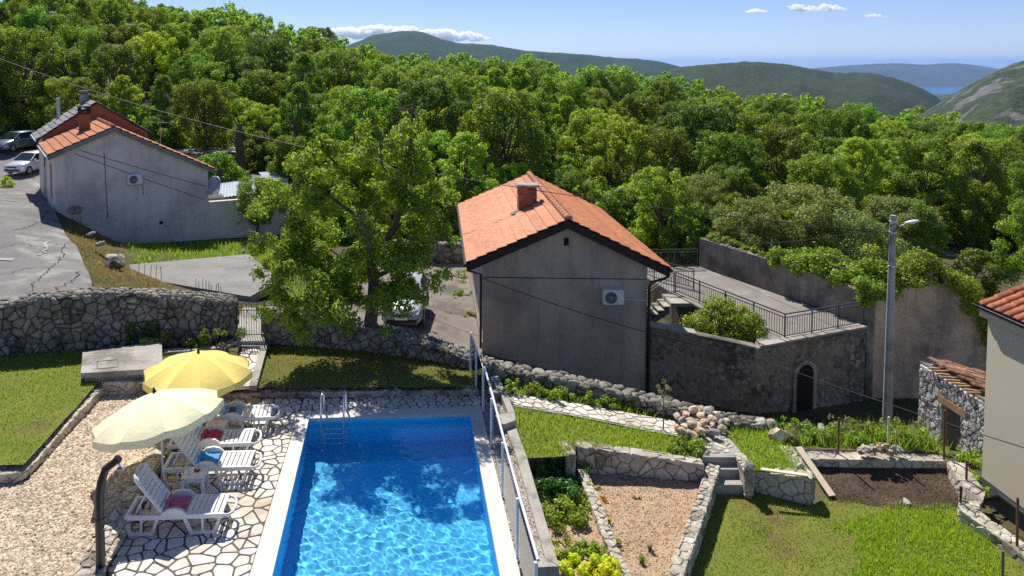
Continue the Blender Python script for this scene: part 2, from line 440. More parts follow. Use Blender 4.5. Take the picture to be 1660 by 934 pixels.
def clip(poly, nx, ny, d):
    out = []; n = len(poly)
    for i in range(n):
        a, b = poly[i], poly[(i+1) % n]
        da, db = a[0]*nx + a[1]*ny - d, b[0]*nx + b[1]*ny - d
        if da <= 0: out.append(a)
        if (da < 0 < db) or (db < 0 < da):
            t = da / (da - db); out.append((a[0] + (b[0]-a[0])*t, a[1] + (b[1]-a[1])*t))
    return out
def area(p):
    return sum(p[i][0]*p[(i+1) % len(p)][1] - p[(i+1) % len(p)][0]*p[i][1] for i in range(len(p))) / 2
def inset(poly, d):
    if area(poly) < 0: poly = poly[::-1]
    res = poly; n = len(poly)
    for i in range(n):
        a, b = poly[i], poly[(i+1) % n]
        ex, ey = b[0]-a[0], b[1]-a[1]; l = math.hypot(ex, ey)
        if l < 1e-6: continue
        nx, ny = ey/l, -ex/l
        res = clip(res, nx, ny, nx*a[0] + ny*a[1] - d)
        if len(res) < 3: return []
    return res
def chaikin(p, k=.2):
    out = []
    for i in range(len(p)):
        a, b = p[i], p[(i+1) % len(p)]
        out += [(a[0]+(b[0]-a[0])*k, a[1]+(b[1]-a[1])*k), (a[0]+(b[0]-a[0])*(1-k), a[1]+(b[1]-a[1])*(1-k))]
    return out
def dedupe(p, e=.012):
    out = []
    for q in p:
        if not out or math.hypot(q[0]-out[-1][0], q[1]-out[-1][1]) > e: out.append(q)
    if len(out) > 1 and math.hypot(out[0][0]-out[-1][0], out[0][1]-out[-1][1]) < e: out.pop()
    return out
def inside(x, y, poly):
    c = False; n = len(poly)
    for i in range(n):
        x1, y1 = poly[i][0], poly[i][1]; x2, y2 = poly[(i+1) % n][0], poly[(i+1) % n][1]
        if (y1 > y) != (y2 > y) and x < (x2-x1)*(y-y1)/(y2-y1) + x1: c = not c
    return c
def inside_np(X, Y, poly):
    c = np.zeros(X.shape, bool); n = len(poly)
    for i in range(n):
        x1, y1 = poly[i][0], poly[i][1]; x2, y2 = poly[(i+1) % n][0], poly[(i+1) % n][1]
        if y1 == y2: continue
        c ^= ((y1 > Y) != (y2 > Y)) & (X < (x2-x1)*(Y-y1)/(y2-y1) + x1)
    return c

def cells(bounds, size, seed, jitter=.42, aspect=1.0, mix=.35):
    """irregular stone outlines filling a convex polygon; aspect > 1 makes them lie flat"""
    rr = random.Random(seed)
    xs = [b[0] for b in bounds]; ys = [b[1] for b in bounds]
    if area(bounds) < 0: bounds = bounds[::-1]
    sx, sy = size * math.sqrt(aspect), size / math.sqrt(aspect)
    pts = []; j = 0; y = min(ys) - sy
    while y < max(ys) + sy:
        x = min(xs) - sx + (j % 2) * sx * .5
        while x < max(xs) + sx:
            if rr.random() > mix * .3:
                pts.append((x + rr.uniform(-1, 1)*jitter*sx, y + rr.uniform(-1, 1)*jitter*sy))
                if rr.random() < mix * .45: pts.append((x + rr.uniform(.2, .6)*sx, y + rr.uniform(-.5, .5)*sy))
            x += sx
        y += sy * .88; j += 1
    A = np.array(pts); out = []
    for i, (x, y) in enumerate(pts):
        if not (min(xs) - sx < x < max(xs) + sx and min(ys) - sy < y < max(ys) + sy): continue
        q = [(x-3*sx, y-3*sy), (x+3*sx, y-3*sy), (x+3*sx, y+3*sy), (x-3*sx, y+3*sy)]
        d = ((A[:, 0]-x)/sx)**2 + ((A[:, 1]-y)/sy)**2
        for k in np.argsort(d)[1:22]:
            if d[k] > 9: break
            ox, oy = pts[k]; nx, ny = ox-x, oy-y
            q = clip(q, nx, ny, (nx*(ox+x) + ny*(oy+y))/2)
            if len(q) < 3: break
        for k in range(len(bounds)):
            if len(q) < 3: break
            a, b = bounds[k], bounds[(k+1) % len(bounds)]; ex, ey = b[0]-a[0], b[1]-a[1]
            q = clip(q, ey, -ex, ey*a[0] - ex*a[1])
        if len(q) >= 3 and abs(area(q)) > size*size*.05: out.append(q)
    return out

def stone_mesh(name, poly, fmap, depth, bulge, mat, rr, flat=False, rnd=.2, inn=.74):
    """one stone: outline poly in face coordinates, fmap(s, t, out) -> world point"""
    p = dedupe(chaikin(poly, rnd))
    if len(p) < 4: return None
    n = len(p); cx = sum(q[0] for q in p)/n; cy = sum(q[1] for q in p)/n
    V = [fmap(q[0], q[1], -depth) for q in p]
    tilt = (rr.uniform(-.3, .3), rr.uniform(-.3, .3))
    if flat:
        V += [fmap(q[0], q[1], bulge*.6) for q in p]
        V += [fmap(cx+(q[0]-cx)*.95, cy+(q[1]-cy)*.95, bulge*(1 + rr.uniform(-.1, .1))) for q in p]
        V.append(fmap(cx, cy, bulge))
    else:
        V += [fmap(q[0], q[1], bulge*.15) for q in p]
        V += [fmap(cx+(q[0]-cx)*inn, cy+(q[1]-cy)*inn, bulge*(.8 + rr.uniform(-.3, .3)) + tilt[0]*(q[0]-cx)*.5 + tilt[1]*(q[1]-cy)*.5) for q in p]
        V.append(fmap(cx, cy, bulge*(1 + rr.uniform(-.2, .3))))
    F = []
    for r in range(2):
        for k in range(n): F.append((r*n+k, r*n+(k+1) % n, (r+1)*n+(k+1) % n, (r+1)*n+k))
    for k in range(n): F.append((2*n+k, 2*n+(k+1) % n, 3*n))
    me = bpy.data.meshes.new(name); me.from_pydata([tuple(v) for v in V], [], F); me.materials.append(mat)
    if not flat and inn < .8: me.polygons.foreach_set('use_smooth', [True]*len(me.polygons))
    me.update()
    return me

class Line:
    """a polyline in plan with interpolated values"""
    def __init__(s, pts):
        s.p = [Vector((q[0], q[1])) for q in pts]; s.c = [0]
        for a, b in zip(s.p, s.p[1:]): s.c.append(s.c[-1] + (b-a).length)
        s.L = s.c[-1]
    def at(s, t):
        t = max(0, min(s.L, t)); i = 0
        while i < len(s.c)-2 and s.c[i+1] < t: i += 1
        f = (t - s.c[i]) / max(1e-9, s.c[i+1]-s.c[i]); a, b = s.p[i], s.p[i+1]
        # smoothed normal
        def nr(k):
            k = max(0, min(len(s.p)-2, k)); d = (s.p[k+1]-s.p[k]).normalized(); return Vector((d.y, -d.x))
        n0 = nr(i)
        if f < .5: n = nr(i-1)*(.5-f) + n0*(.5+f)
        else: n = n0*(1.5-f) + nr(i+1)*(f-.5)
        return a + (b-a)*f, n.normalized(), i, f
    def val(s, vals, t):
        _, _, i, f = s.at(t); return vals[i] + (vals[i+1]-vals[i])*f

def rubble_wall(name, label, cat, pts, zb, zt, thick, size, mats=('rubble', 'rubble_core'), faces=('front', 'cap'), seed=1, bulge=.05,
                joint=.018, aspect=1.3, group=None, capsize=None, zcore=.35, capflat=False, ends=(), parent=None):
    """a dry stone wall along pts (its front face line): core + single stones"""
    rr = random.Random(seed); ln = Line(pts); n = max(2, int(ln.L/.5)+1)
    core = MB(); sec = []
    for k in range(n+1):
        t = ln.L*k/n; q, nn, _, _ = ln.at(t); a = ln.val(zb, t) - zcore; b = ln.val(zt, t) - .03
        f = Vector((q.x - nn.x*.03, q.y - nn.y*.03)); g = Vector((q.x - nn.x*(thick-.02), q.y - nn.y*(thick-.02)))
        sec.append([(f.x, f.y, a), (f.x, f.y, b), (g.x, g.y, b), (g.x, g.y, a)])
    vs = [v for s_ in sec for v in s_]; fs = []
    for k in range(n):
        for e in range(4): fs.append((k*4+e, (k+1)*4+e, (k+1)*4+(e+1) % 4, k*4+(e+1) % 4))
    fs += [(0, 1, 2, 3), (n*4+3, n*4+2, n*4+1, n*4)]
    core.add(vs, fs)
    mid, _, _, _ = ln.at(ln.L/2)
    loc = Vector((mid.x, mid.y, ln.val(zb, ln.L/2)))
    if parent is None:
        w = core.build(name, MATS[mats[1]], None, True, loc); tag(w, label, cat, group, 'thing')
    else:
        w = parent; core.build('wall_core', MATS[mats[1]], w, True); loc = w.location
    def add(poly, fm, d, bl, flat=False):
        q = inset(poly, joint/2)
        if len(q) < 3 or abs(area(q)) < .002: return
        pale = mats[0].startswith('pale')
        me = stone_mesh('stone', q, lambda s, t, o: fm(s, t, o) - loc, d, bl*(.55 if pale else 1), MATS[mats[0]], rr, flat, .11 if pale else .17, .87 if pale else .78)
        if me: link('stone', me, w)
    def side(front):
        hm = max(b-a for a, b in zip(zb, zt)) + .02
        for c in cells([(0, 0), (ln.L, 0), (ln.L, hm), (0, hm)], size, seed + (0 if front else 50), aspect=aspect, mix=1.1 if mats[0] == 'rubble' else .7, jitter=.5):
            cx = sum(q[0] for q in c)/len(c); h = ln.val(zt, cx) - ln.val(zb, cx)
            # cut the outline at the wall's own top
            x0 = min(q[0] for q in c); x1 = max(q[0] for q in c)
            h0 = ln.val(zt, x0) - ln.val(zb, x0); h1 = ln.val(zt, x1) - ln.val(zb, x1)
            sl_ = (h1-h0)/max(1e-6, x1-x0)
            c = clip(c, -sl_, 1, h0 - sl_*x0)
            if len(c) < 3: continue
            def fm(s, t, o, front=front):
                q, nn, _, _ = ln.at(s); z = ln.val(zb, s) + t
                d = o if front else -(thick + o)
                return Vector((q.x + nn.x*d, q.y + nn.y*d, z))
            add(c, fm, .06, bulge*rr.uniform(.5, 1.4))
    if 'front' in faces: side(True)
    if 'back' in faces: side(False)
    if 'cap' in faces:
        for c in cells([(0, -.02), (ln.L, -.02), (ln.L, thick+.02), (0, thick+.02)], capsize or size, seed+9, aspect=1.1):
            def fm(s, t, o):
                q, nn, _, _ = ln.at(s); return Vector((q.x - nn.x*t, q.y - nn.y*t, ln.val(zt, s) - .02 + o))
            add(c, fm, .06, bulge*rr.uniform(.6, 1.2) if not capflat else .03, capflat)
    for e in ends:
        t0 = 0 if e == 'start' else ln.L
        h = ln.val(zt, t0) - ln.val(zb, t0); q0, n0, _, _ = ln.at(t0)
        tdir = Vector((-n0.y, n0.x)) * (-1 if e == 'start' else 1)
        for c in cells([(0, 0), (thick, 0), (thick, h), (0, h)], size, seed+77, aspect=aspect):
            add(c, lambda s, t, o: Vector((q0.x - n0.x*s + tdir.x*o, q0.y - n0.y*s + tdir.y*o, ln.val(zb, t0)+t)), .06, bulge)
    return w

def wall_px(pl):
    """[(px, y of base, z of base, y of top)] read off the photograph -> plan points, base heights, top heights"""
    pts, zb, zt = [], [], []
    for px, yb, z, yt in pl:
        q = P(px, yb, z); pts.append((q.x, q.y)); zb.append(z); zt.append(PD(px, yt, q.y).z)
    return pts, zb, zt

def flags(parent, quad, size, seed, zf, mat='flag', joint=.035, th=.016, aspect=1.15, keep=None, name='flagstone', mix=.35):
    rr = random.Random(seed); loc = parent.matrix_basis.translation
    k = 0
    for c in cells(quad, size, seed, aspect=aspect, jitter=.46, mix=mix):
        q = inset(c, joint/2)
        if len(q) < 3 or abs(area(q)) < .006: continue
        if keep and not keep(sum(a[0] for a in q)/len(q), sum(a[1] for a in q)/len(q)): continue
        me = stone_mesh(name, q, lambda s, t, o: Vector((s, t, zf(s, t)+o)) - loc, .02, th*rr.uniform(.7, 1.3), MATS[mat], rr, True, .12)
        if me: link(name, me, parent); k += 1
    return k

class Surf:
    """height over plan from scattered points (linear radial basis)"""
    def __init__(s, pts, smooth=0.0):
        s.c = np.array([(p[0], p[1]) for p in pts], float); z = np.array([p[2] for p in pts], float); n = len(z)
        D = np.hypot(*(s.c[:, None, :] - s.c[None, :, :]).transpose(2, 0, 1))
        A = np.zeros((n+3, n+3)); A[:n, :n] = -D + smooth*np.eye(n); A[:n, n] = 1; A[:n, n+1:] = s.c; A[n, :n] = 1; A[n+1:, :n] = s.c.T
        s.w = np.linalg.lstsq(A, np.concatenate([z, [0, 0, 0]]), rcond=None)[0]
    def __call__(s, X, Y):
        X = np.asarray(X, float); Y = np.asarray(Y, float); sh = X.shape
        x, y = X.ravel(), Y.ravel(); r = np.hypot(x[:, None]-s.c[:, 0], y[:, None]-s.c[:, 1])
        return (-r @ s.w[:-3] + s.w[-3] + s.w[-2]*x + s.w[-1]*y).reshape(sh)

def sheet_mesh(poly, zf, step, nz=0.0, nscale=1.0, seed=0):
    """triangulated sheet over a plan polygon"""
    bd = []
    n = len(poly)
    for i in range(n):
        a, b = Vector(poly[i][:2]), Vector(poly[(i+1) % n][:2]); k = max(1, int((b-a).length/step))
        for j in range(k): bd.append(a + (b-a)*j/k)
    xs = [p.x for p in bd]; ys = [p.y for p in bd]; inn = []
    pl = [(p.x, p.y) for p in bd]
    gx = np.arange(min(xs)+step/2, max(xs), step); gy = np.arange(min(ys)+step/2, max(ys), step)
    if len(gx) and len(gy):
        X, Y = np.meshgrid(gx, gy); X = X + RNG.uniform(-.15, .15, X.shape)*step; Y = Y + RNG.uniform(-.15, .15, Y.shape)*step
        ok = inside_np(X, Y, pl)
        inn = [Vector((x, y)) for x, y in zip(X[ok], Y[ok])]
    m = len(bd)
    v, e, f, *_ = delaunay_2d_cdt(bd + inn, [], [list(range(m))], 1, 1e-5)
    X = np.array([p.x for p in v]); Y = np.array([p.y for p in v]); Z = zf(X, Y)
    if nz: Z = Z + vnoise(X*nscale, Y*nscale, seed)*nz
    return np.stack([X, Y, Z], 1), np.array([t for t in f if len(t) == 3], int)

def sheet(name, poly, zf, step, mat, kind='structure', nz=0.0, nscale=1.0, parent=None, smooth=True):
    V, F = sheet_mesh(poly, zf, step, nz, nscale)
    o = link(name, fastmesh(name, V, F, MATS[mat], smooth), parent)
    if kind and parent is None: o['kind'] = kind
    return o, V, F

def gsheet(name, pp, mat, step=.4, nz=.02, nscale=2.0, zf=None, extra=()):
    """garden sheet: outline given as (px, py, z)"""
    w = [P(*q) for q in pp]
    s = zf or Surf([(q.x, q.y, q.z) for q in list(w) + list(extra)])
    return sheet(name, [(q.x, q.y) for q in w], s, step, mat, nz=nz, nscale=nscale)

def sample_sheet(V, F, n, rng):
    a, b, c = V[F[:, 0]], V[F[:, 1]], V[F[:, 2]]
    ar = np.linalg.norm(np.cross(b-a, c-a), axis=1); t = rng.choice(len(F), n, p=ar/ar.sum())
    u, v = rng.rand(n), rng.rand(n); k = u+v > 1; u[k] = 1-u[k]; v[k] = 1-v[k]
    return a[t] + (b-a)[t]*u[:, None] + (c-a)[t]*v[:, None]
def sheet_area(V, F):
    a, b, c = V[F[:, 0]], V[F[:, 1]], V[F[:, 2]]; return np.linalg.norm(np.cross(b-a, c-a), axis=1).sum()/2

def blades(name, V, F, per_m2, h, w, mat, seed=0, lean=.6, keep=None, label=None, cat='grass', clump=0.0):
    rng = np.random.RandomState(seed); n = int(sheet_area(V, F)*per_m2); p = sample_sheet(V, F, n, rng)
    if keep is not None: p = p[keep(p[:, 0], p[:, 1])]
    if clump:
        q = vnoise(p[:, 0]*1.7, p[:, 1]*1.7, seed+3); p = p[q + rng.rand(len(p))*1.0 > .5-clump]
    n = len(p)
    a = rng.rand(n)*6.283; hh = h*rng.uniform(.4, 1.3, n)*(1 + .5*vnoise(p[:, 0]*1.3, p[:, 1]*1.3, seed+8)); ww = w*rng.uniform(.6, 1.4, n)
    d = np.stack([np.cos(a), np.sin(a), np.zeros(n)], 1); b = rng.rand(n)*6.283
    ld = np.stack([np.cos(b), np.sin(b), np.zeros(n)], 1)*(hh*rng.uniform(0, lean, n))[:, None]
    up = np.array([0, 0, 1.0])
    v0 = p - d*ww[:, None]*.5 - up*.01; v1 = p + d*ww[:, None]*.5 - up*.01; v2 = p + ld + up*hh[:, None]
    o = link(name, fastmesh(name, np.stack([v0, v1, v2], 1).reshape(-1, 3), np.arange(n*3).reshape(-1, 3), MATS[mat]))
    tag(o, label, cat, None, 'stuff'); return o

def pebbles(name, V, F, per_m2, size, mat, seed, label, cat, zoff=0.0):
    rng = np.random.RandomState(seed); n = int(sheet_area(V, F)*per_m2); p = sample_sheet(V, F, n, rng)
    s = size*rng.uniform(.5, 1.5, n); a = rng.rand(n)*6.283; e = rng.uniform(.6, 1.0, n); hz = rng.uniform(.35, .7, n)
    ca, sa = np.cos(a), np.sin(a); z = np.zeros(n)
    off = [np.stack([ca*s, sa*s, z], 1), np.stack([-sa*s*e, ca*s*e, z], 1), np.stack([-ca*s, -sa*s, z], 1), np.stack([sa*s*e, -ca*s*e, z], 1)]
    k = .55
    top = [o*k + np.stack([z, z, s*hz], 1) + rng.uniform(-.15, .15, (n, 3))*s[:, None] for o in off]
    V2 = np.stack([p + o for o in off] + [p + o for o in top], 1); V2[:, :, 2] += zoff
    base = (np.arange(n)*8)[:, None, None]
    Fq = np.array([(0, 1, 5, 4), (1, 2, 6, 5), (2, 3, 7, 6), (3, 0, 4, 7), (4, 5, 6, 7)])[None] + base
    o = link(name, fastmesh(name, V2.reshape(-1, 3), Fq.reshape(-1, 4), MATS[mat])); tag(o, label, cat, None, 'stuff'); return o

def leaf_quads(p, nrm, size, rng, aspect=.6, fold=0.0):
    """rhombic leaves at p facing roughly nrm"""
    n = len(p); t = rng.normal(size=(n, 3)); nrm = nrm/np.maximum(1e-6, np.linalg.norm(nrm, axis=1))[:, None]
    u = np.cross(nrm, t); u /= np.maximum(1e-6, np.linalg.norm(u, axis=1))[:, None]; v = np.cross(nrm, u)
    s = size*rng.uniform(.6, 1.35, n); u *= s[:, None]*.5; v *= (s*aspect)[:, None]*.5
    return np.stack([p-u, p+v - u*.1, p+u, p-v - u*.1], 1)

def clump_leaves(centers, radii, n, size, rng, flat=.8, up=.45, shell=.55, aspect=.6, droop=0.0, rnd=.55):
    centers = np.asarray(centers, float); radii = np.asarray(radii, float)
    w = radii**2; k = rng.choice(len(centers), n, p=w/w.sum())
    d = rng.normal(size=(n, 3)); d /= np.linalg.norm(d, axis=1)[:, None]
    r = radii[k]*(shell + (1-shell)*rng.rand(n)**.7)*rng.uniform(.75, 1.12, n)
    off = d*r[:, None]; off[:, 2] *= flat
    off[:, 2] -= droop*np.hypot(off[:, 0], off[:, 1])**2/np.maximum(.2, radii[k])
    nrm = d + np.array([0, 0, up]) + rng.normal(size=(n, 3))*rnd
    return leaf_quads(centers[k] + off, nrm, size, rng, aspect)

def quads_mesh(name, Q, mat):
    n = len(Q); return fastmesh(name, Q.reshape(-1, 3), np.arange(n*4).reshape(-1, 4), mat)

def limb(mb, a, b, r0, r1, rr, wob=.08, n=4, seg=6):
    a, b = Vector(a), Vector(b); L_ = (b-a).length; pts = []
    for i in range(n+1):
        t = i/n; p = a.lerp(b, t)
        if 0 < i < n: p += Vector((rr.uniform(-1, 1), rr.uniform(-1, 1), rr.uniform(-.5, .5)))*wob*L_*.5
        pts.append(p)
    mb.tube(pts, [r0 + (r1-r0)*i/n for i in range(n+1)], seg, caps=False); return pts

def tree_proto(H, Rr, seed, nleaf, lsize, trunk_h=.28, ncl=26, shape='round', stems=1, bark='bark', leaf='leaf_wood', shell=.5, aspect=.6, clr=(.24, .40)):
    """meshes of one tree kind: a trunk with limbs and a crown of leaves in clumps with gaps"""
    rr = random.Random(seed); rng = np.random.RandomState(seed)
    mb = MB(); cl = []; rad = []
    th = H*trunk_h
    for k in range(ncl):
        f = (k+.5)/ncl
        zz = th + (H-th)*(.06 + .90*f**.85) if shape != 'bush' else H*(.12 + .8*f)
        q = (zz-th)/(H-th) if shape != 'bush' else zz/H
        env = math.sqrt(max(.05, 1-(abs(q-.42)/.62)**2.2)) if shape == 'round' else (math.sqrt(max(.06, 1-q**2.2)) if shape == 'bush' else max(.12, math.sin(math.pi*min(1, .18+q*.8))))
        a = k*2.399 + rr.uniform(-.5, .5); rd = Rr*env*(.25 + .62*math.sqrt(rr.random()))
        cl.append((math.cos(a)*rd, math.sin(a)*rd, zz)); rad.append(Rr*rr.uniform(*clr)*(.75 + .25*env))
    cl.append((rr.uniform(-.1, .1)*Rr, rr.uniform(-.1, .1)*Rr, H*.93)); rad.append(Rr*.26)
    for s in range(stems):
        a = rr.uniform(0, 6.28); o = Rr*.10*(stems > 1); base = Vector((math.cos(a)*o, math.sin(a)*o, -.25))
        top = Vector((rr.uniform(-.15, .15)*Rr, rr.uniform(-.15, .15)*Rr, th*1.1 if shape != 'bush' else H*.35))
        r0 = H*.018/(1 + .4*(stems-1)) + .02
        limb(mb, base, top, r0*1.25, r0*.8, rr, .05)
        lead = top + Vector((rr.uniform(-.2, .2)*Rr, rr.uniform(-.2, .2)*Rr, (H-top.z)*.75)); limb(mb, top, lead, r0*.8, r0*.15, rr, .1, 5)
        for k in range(s, len(cl), max(2, stems*2)):
            c = Vector(cl[k]); t = rr.uniform(.0, .55); st = top.lerp(lead, t)
            if st.z > c.z: st = top.lerp(lead, max(0, t-.4))
            limb(mb, st, c, r0*.42, r0*.08, rr, .12, 3, 5)
    Q = clump_leaves(cl, rad, nleaf, lsize, rng, shell=shell, aspect=aspect)
    return mb.mesh('trunk', MATS[bark]), quads_mesh('crown', Q, MATS[leaf]), H

PROTO = {}
def plant_tree(kind, x, y, z, sc, rz, label, cat='tree', group=None, name='tree', sz=1.0):
    tm, cm, H = PROTO[kind]
    t = thing(name, label, cat, (x, y, z), rz, group)
    t.scale = (sc, sc, sc*sz)
    link('trunk', tm, t); link('crown', cm, t)
    return t

def rock_mesh(name, r, seed, mat, sq=(1, 1, .75), sub=1):
    """an angular stone: a lumpy sphere cut by random planes"""
    rr = random.Random(seed); rng = np.random.RandomState(seed)
    t = (1+5**.5)/2
    V = [(-1,t,0),(1,t,0),(-1,-t,0),(1,-t,0),(0,-1,t),(0,1,t),(0,-1,-t),(0,1,-t),(t,0,-1),(t,0,1),(-t,0,-1),(-t,0,1)]
    F = [(0,11,5),(0,5,1),(0,1,7),(0,7,10),(0,10,11),(1,5,9),(5,11,4),(11,10,2),(10,7,6),(7,1,8),(3,9,4),(3,4,2),(3,2,6),(3,6,8),(3,8,9),(4,9,5),(2,4,11),(6,2,10),(8,6,7),(9,8,1)]
    V = [Vector(v).normalized() for v in V]
    for _ in range(sub):
        cache = {}; G = []
        def mid(a, b):
            k = (min(a, b), max(a, b))
            if k not in cache: V.append(((V[a]+V[b])/2).normalized()); cache[k] = len(V)-1
            return cache[k]
        for a, b, c in F:
            x, y, z = mid(a, b), mid(b, c), mid(c, a); G += [(a, x, z), (b, y, x), (c, z, y), (x, y, z)]
        F = G
    pl = [(Vector(rng.normal(size=3)).normalized(), rr.uniform(.42, .85)) for _ in range(11)]
    W = []
    for v in V:
        s = 1.0
        for n, d in pl:
            q = v.dot(n)
            if q > 1e-4: s = min(s, d/q)
        s *= 1 + rr.uniform(-.04, .04); W.append((v.x*s*r*sq[0], v.y*s*r*sq[1], v.z*s*r*sq[2]))
    me = bpy.data.meshes.new(name); me.from_pydata(W, [], F); me.materials.append(mat); me.update()
    return me

def wire(name, label, cat, a, b, sag, r, mat='black_metal', n=24, group=None):
    a, b = Vector(a), Vector(b)
    pts = [a.lerp(b, i/n) - Vector((0, 0, sag*4*(i/n)*(1-i/n))) for i in range(n+1)]
    mb = MB(); mb.tube(pts, r, 5); o = mb.build(name, MATS[mat], None, True, a); return tag(o, label, cat, group)
# ------------------------------------------------------------------ terrain
def V3(v): return (v.x, v.y, v.z)
_ctl = [PD(*a) for a in (
    (60,460,26),(-150,480,26),(140,440,29),(130,395,34),(85,335,41),(0,320,45),(30,285,55),(-150,300,50),(-150,270,62),
    (195,402,42.8),(340,390,45.4),(455,381,48),(500,405,44),(480,430,36),(405,505,26),(400,528,23.2),(250,475,30),(160,466,28),
    (300,449,34.6),(450,480,32),(395,418,38),(230,446,35),(400,486,31.5),(690,528,30.6),(655,522,30.6),(745,562,29.6),(720,440,40.5),(640,450,38),(600,475,35),(540,470,34),
    (1305,673,28.8),(1180,652,29),(1437,692,28),(1470,645,31),(1492,714,23.6),(1545,738,21),(1597,812,19),(1660,862,17.5),(1500,722,21))]
TER = [V3(p) for p in _ctl] + [
    (3,24,-2.6),(6,25,-4.0),(9,24,-4.7),(13,23,-4.4),(-4,24,-.5),(-1,24,-1.6),(8,29,-4.4),(2,30,-2.7),(10,33,-3.6),(10,40,-3.0),(2,42,-2.5),
    (16,33,-5.0),(20,26,-4.6),(24,33,-6.0),(19,38,-5.0),(26,24,-4.6),(24,15,-2.6),(18,10,-2.3),(22,45,-4.6),(45,50,-6.2),
    (5,50,-2.0),(18,60,-3.2),(0,60,-1.2),(-12,55,-.4),(-26,62,1.2),(-40,60,2.6),(30,60,-4.5),(60,70,-7),
    (-30,75,3.5),(-45,75,5.5),(-15,75,.8),(0,75,-.8),(15,75,-2.6),(40,80,-5),
    (-60,100,11),(-45,100,9),(-30,100,6.5),(-15,100,3.2),(0,100,1),(12,100,0),(35,100,-3.5),(58,100,-6),(90,100,-9),
    (-95,130,22),(-75,140,19),(-50,140,14),(-25,145,8.5),(0,145,3),(19,145,2.2),(44,145,-1),(88,145,-8),(130,140,-13),
    (-100,180,22),(-40,190,9),(0,190,0),(60,190,-9),(150,190,-20),(-140,130,28),(-140,60,9),(-60,30,2),(-30,30,1.0),(-40,10,1),
    (-20,5,.3),(0,5,-3),(20,3,-2.4)]
terr = Surf(TER, .5)
GARD = [P(-600,600,.6), P(0,581,.6), P(130,569,.6), P(250,559,.5), P(382,556,.45), P(430,553,.3), P(520,559,.3), P(600,566,.3), P(690,578,.3), P(762,592,.28),
        P(825,612,-.05), P(920,632,-.25), P(1095,666,-.65), P(1240,694,-.8), P(1400,706,-.85), P(1503,714,-.9), P(1546,732,-.9), P(1585,775,-1), P(1572,808,-1.1),
        P(1620,850,-1.2), P(1700,915,-1.3), P(1900,1100,-1.3)]
GARD = [(p.x, p.y) for p in GARD] + [(12, 6), (12, -12), (-30, -12)]
def gnear(X, Y):
    Z = terr(X, Y) + vnoise(X*.35, Y*.35, 3)*.10*np.clip((Y-15)/30, .2, 3)
    g = inside_np(X, Y, GARD)
    return np.where(g, np.minimum(Z, -3.2), Z)
def axis(lo, f0, f1, hi, fine, coarse):
    a = list(np.arange(f0, f1, fine)); x = f0
    lo_ = []; s = fine
    while x > lo: s = min(coarse, s*1.25); x -= s; lo_.append(x)
    hi_ = []; x = a[-1]; s = fine
    while x < hi: s = min(coarse, s*1.25); x += s; hi_.append(x)
    return np.array(lo_[::-1] + a + hi_)
gx = axis(-150, -30, 30, 170, .5, 6); gy = axis(-18, 8, 52, 205, .5, 6)
X, Y = np.meshgrid(gx, gy); Z = gnear(X, Y)
edge = np.clip((Y-185)/15, 0, 1); Z = Z - edge**2*10
nx_, ny_ = len(gx), len(gy); I = np.arange(nx_*ny_).reshape(ny_, nx_)
Fg = np.stack([I[:-1, :-1], I[:-1, 1:], I[1:, 1:], I[1:, :-1]], -1).reshape(-1, 4)
o = link('ground', fastmesh('ground', np.stack([X, Y, Z], -1), Fg, MATS['earth'], True)); o['kind'] = 'structure'

# road past the left house and the driveway beside the middle house
def onterr(d): return lambda X, Y: terr(X, Y) + vnoise(X*.35, Y*.35, 3)*.10*np.clip((Y-15)/30, .2, 3) + d
rd = [P(-400,515,1), P(-60,490,1), P(60,478,.95), P(150,468,.9), P(148,436,.9), P(131,392,.85), P(101,347,.85), P(84,330,.85)] + [Vector((-22.2,43,0)), Vector((-26.5,50.5,0)), Vector((-28.5,60,0)), Vector((-45,62,0)), Vector((-52,48,0))]
sheet('road', [(p.x, p.y) for p in rd], onterr(.06), .5, 'asphalt')
sheet('driveway', [(-4.2,25), (1.0,24.5), (2.0,26.5), (2.02,41.3), (-3.2,41.3), (-4.2,33)], onterr(.05), .5, 'driveway')
# cracks and cement patches in the road
def ribbon(name, pp, w, mat, d):
    ln = Line([(p.x, p.y) for p in pp]); n = max(2, int(ln.L/.25)); rr = random.Random(int(pp[0].x*100)); vs = []
    for k in range(n+1):
        q, nn, _, _ = ln.at(ln.L*k/n); q = q + nn*rr.uniform(-.12, .12); ww = w*rr.uniform(.4, 1.2)
        for s in (-1, 1): x, y = q.x + nn.x*ww*s, q.y + nn.y*ww*s; vs.append((x, y, float(onterr(d)(np.array([x]), np.array([y]))[0])))
    mb = MB(); mb.add(vs, [(2*k, 2*k+1, 2*k+3, 2*k+2) for k in range(n)]); o = mb.build(name, MATS[mat]); o['kind'] = 'structure'
mk('tar', (.035, .034, .034), (.06, .058, .056), 3, 30, .3, .2, .005, .9)
mk('cement_patch', (.33, .315, .285), (.42, .40, .365), 2, 20, .3, .3, .01, .95, c3=(.36, .34, .31), s3=1.5)
for i, pp in enumerate(([(45,475),(75,430),(100,395),(110,372)], [(0,440),(40,425),(85,420)], [(20,365),(60,350),(75,335)], [(90,465),(110,450),(128,425)], [(-20,400),(30,385),(60,388)])):
    ribbon('road_crack', [P(a, b, .9) for a, b in pp], .022, 'tar', .082)
ribbon('road_patch', [P(66,400,.9), P(74,390,.9), P(72,380,.9), P(82,374,.9)], .07, 'cement_patch', .086)
ribbon('road_patch', [P(-10,413,.9), P(22,411,.9)], .35, 'cement_patch', .086)
ribbon('road_patch', [P(-5,318,.9), P(32,318,.9)], .12, 'cement_patch', .086)
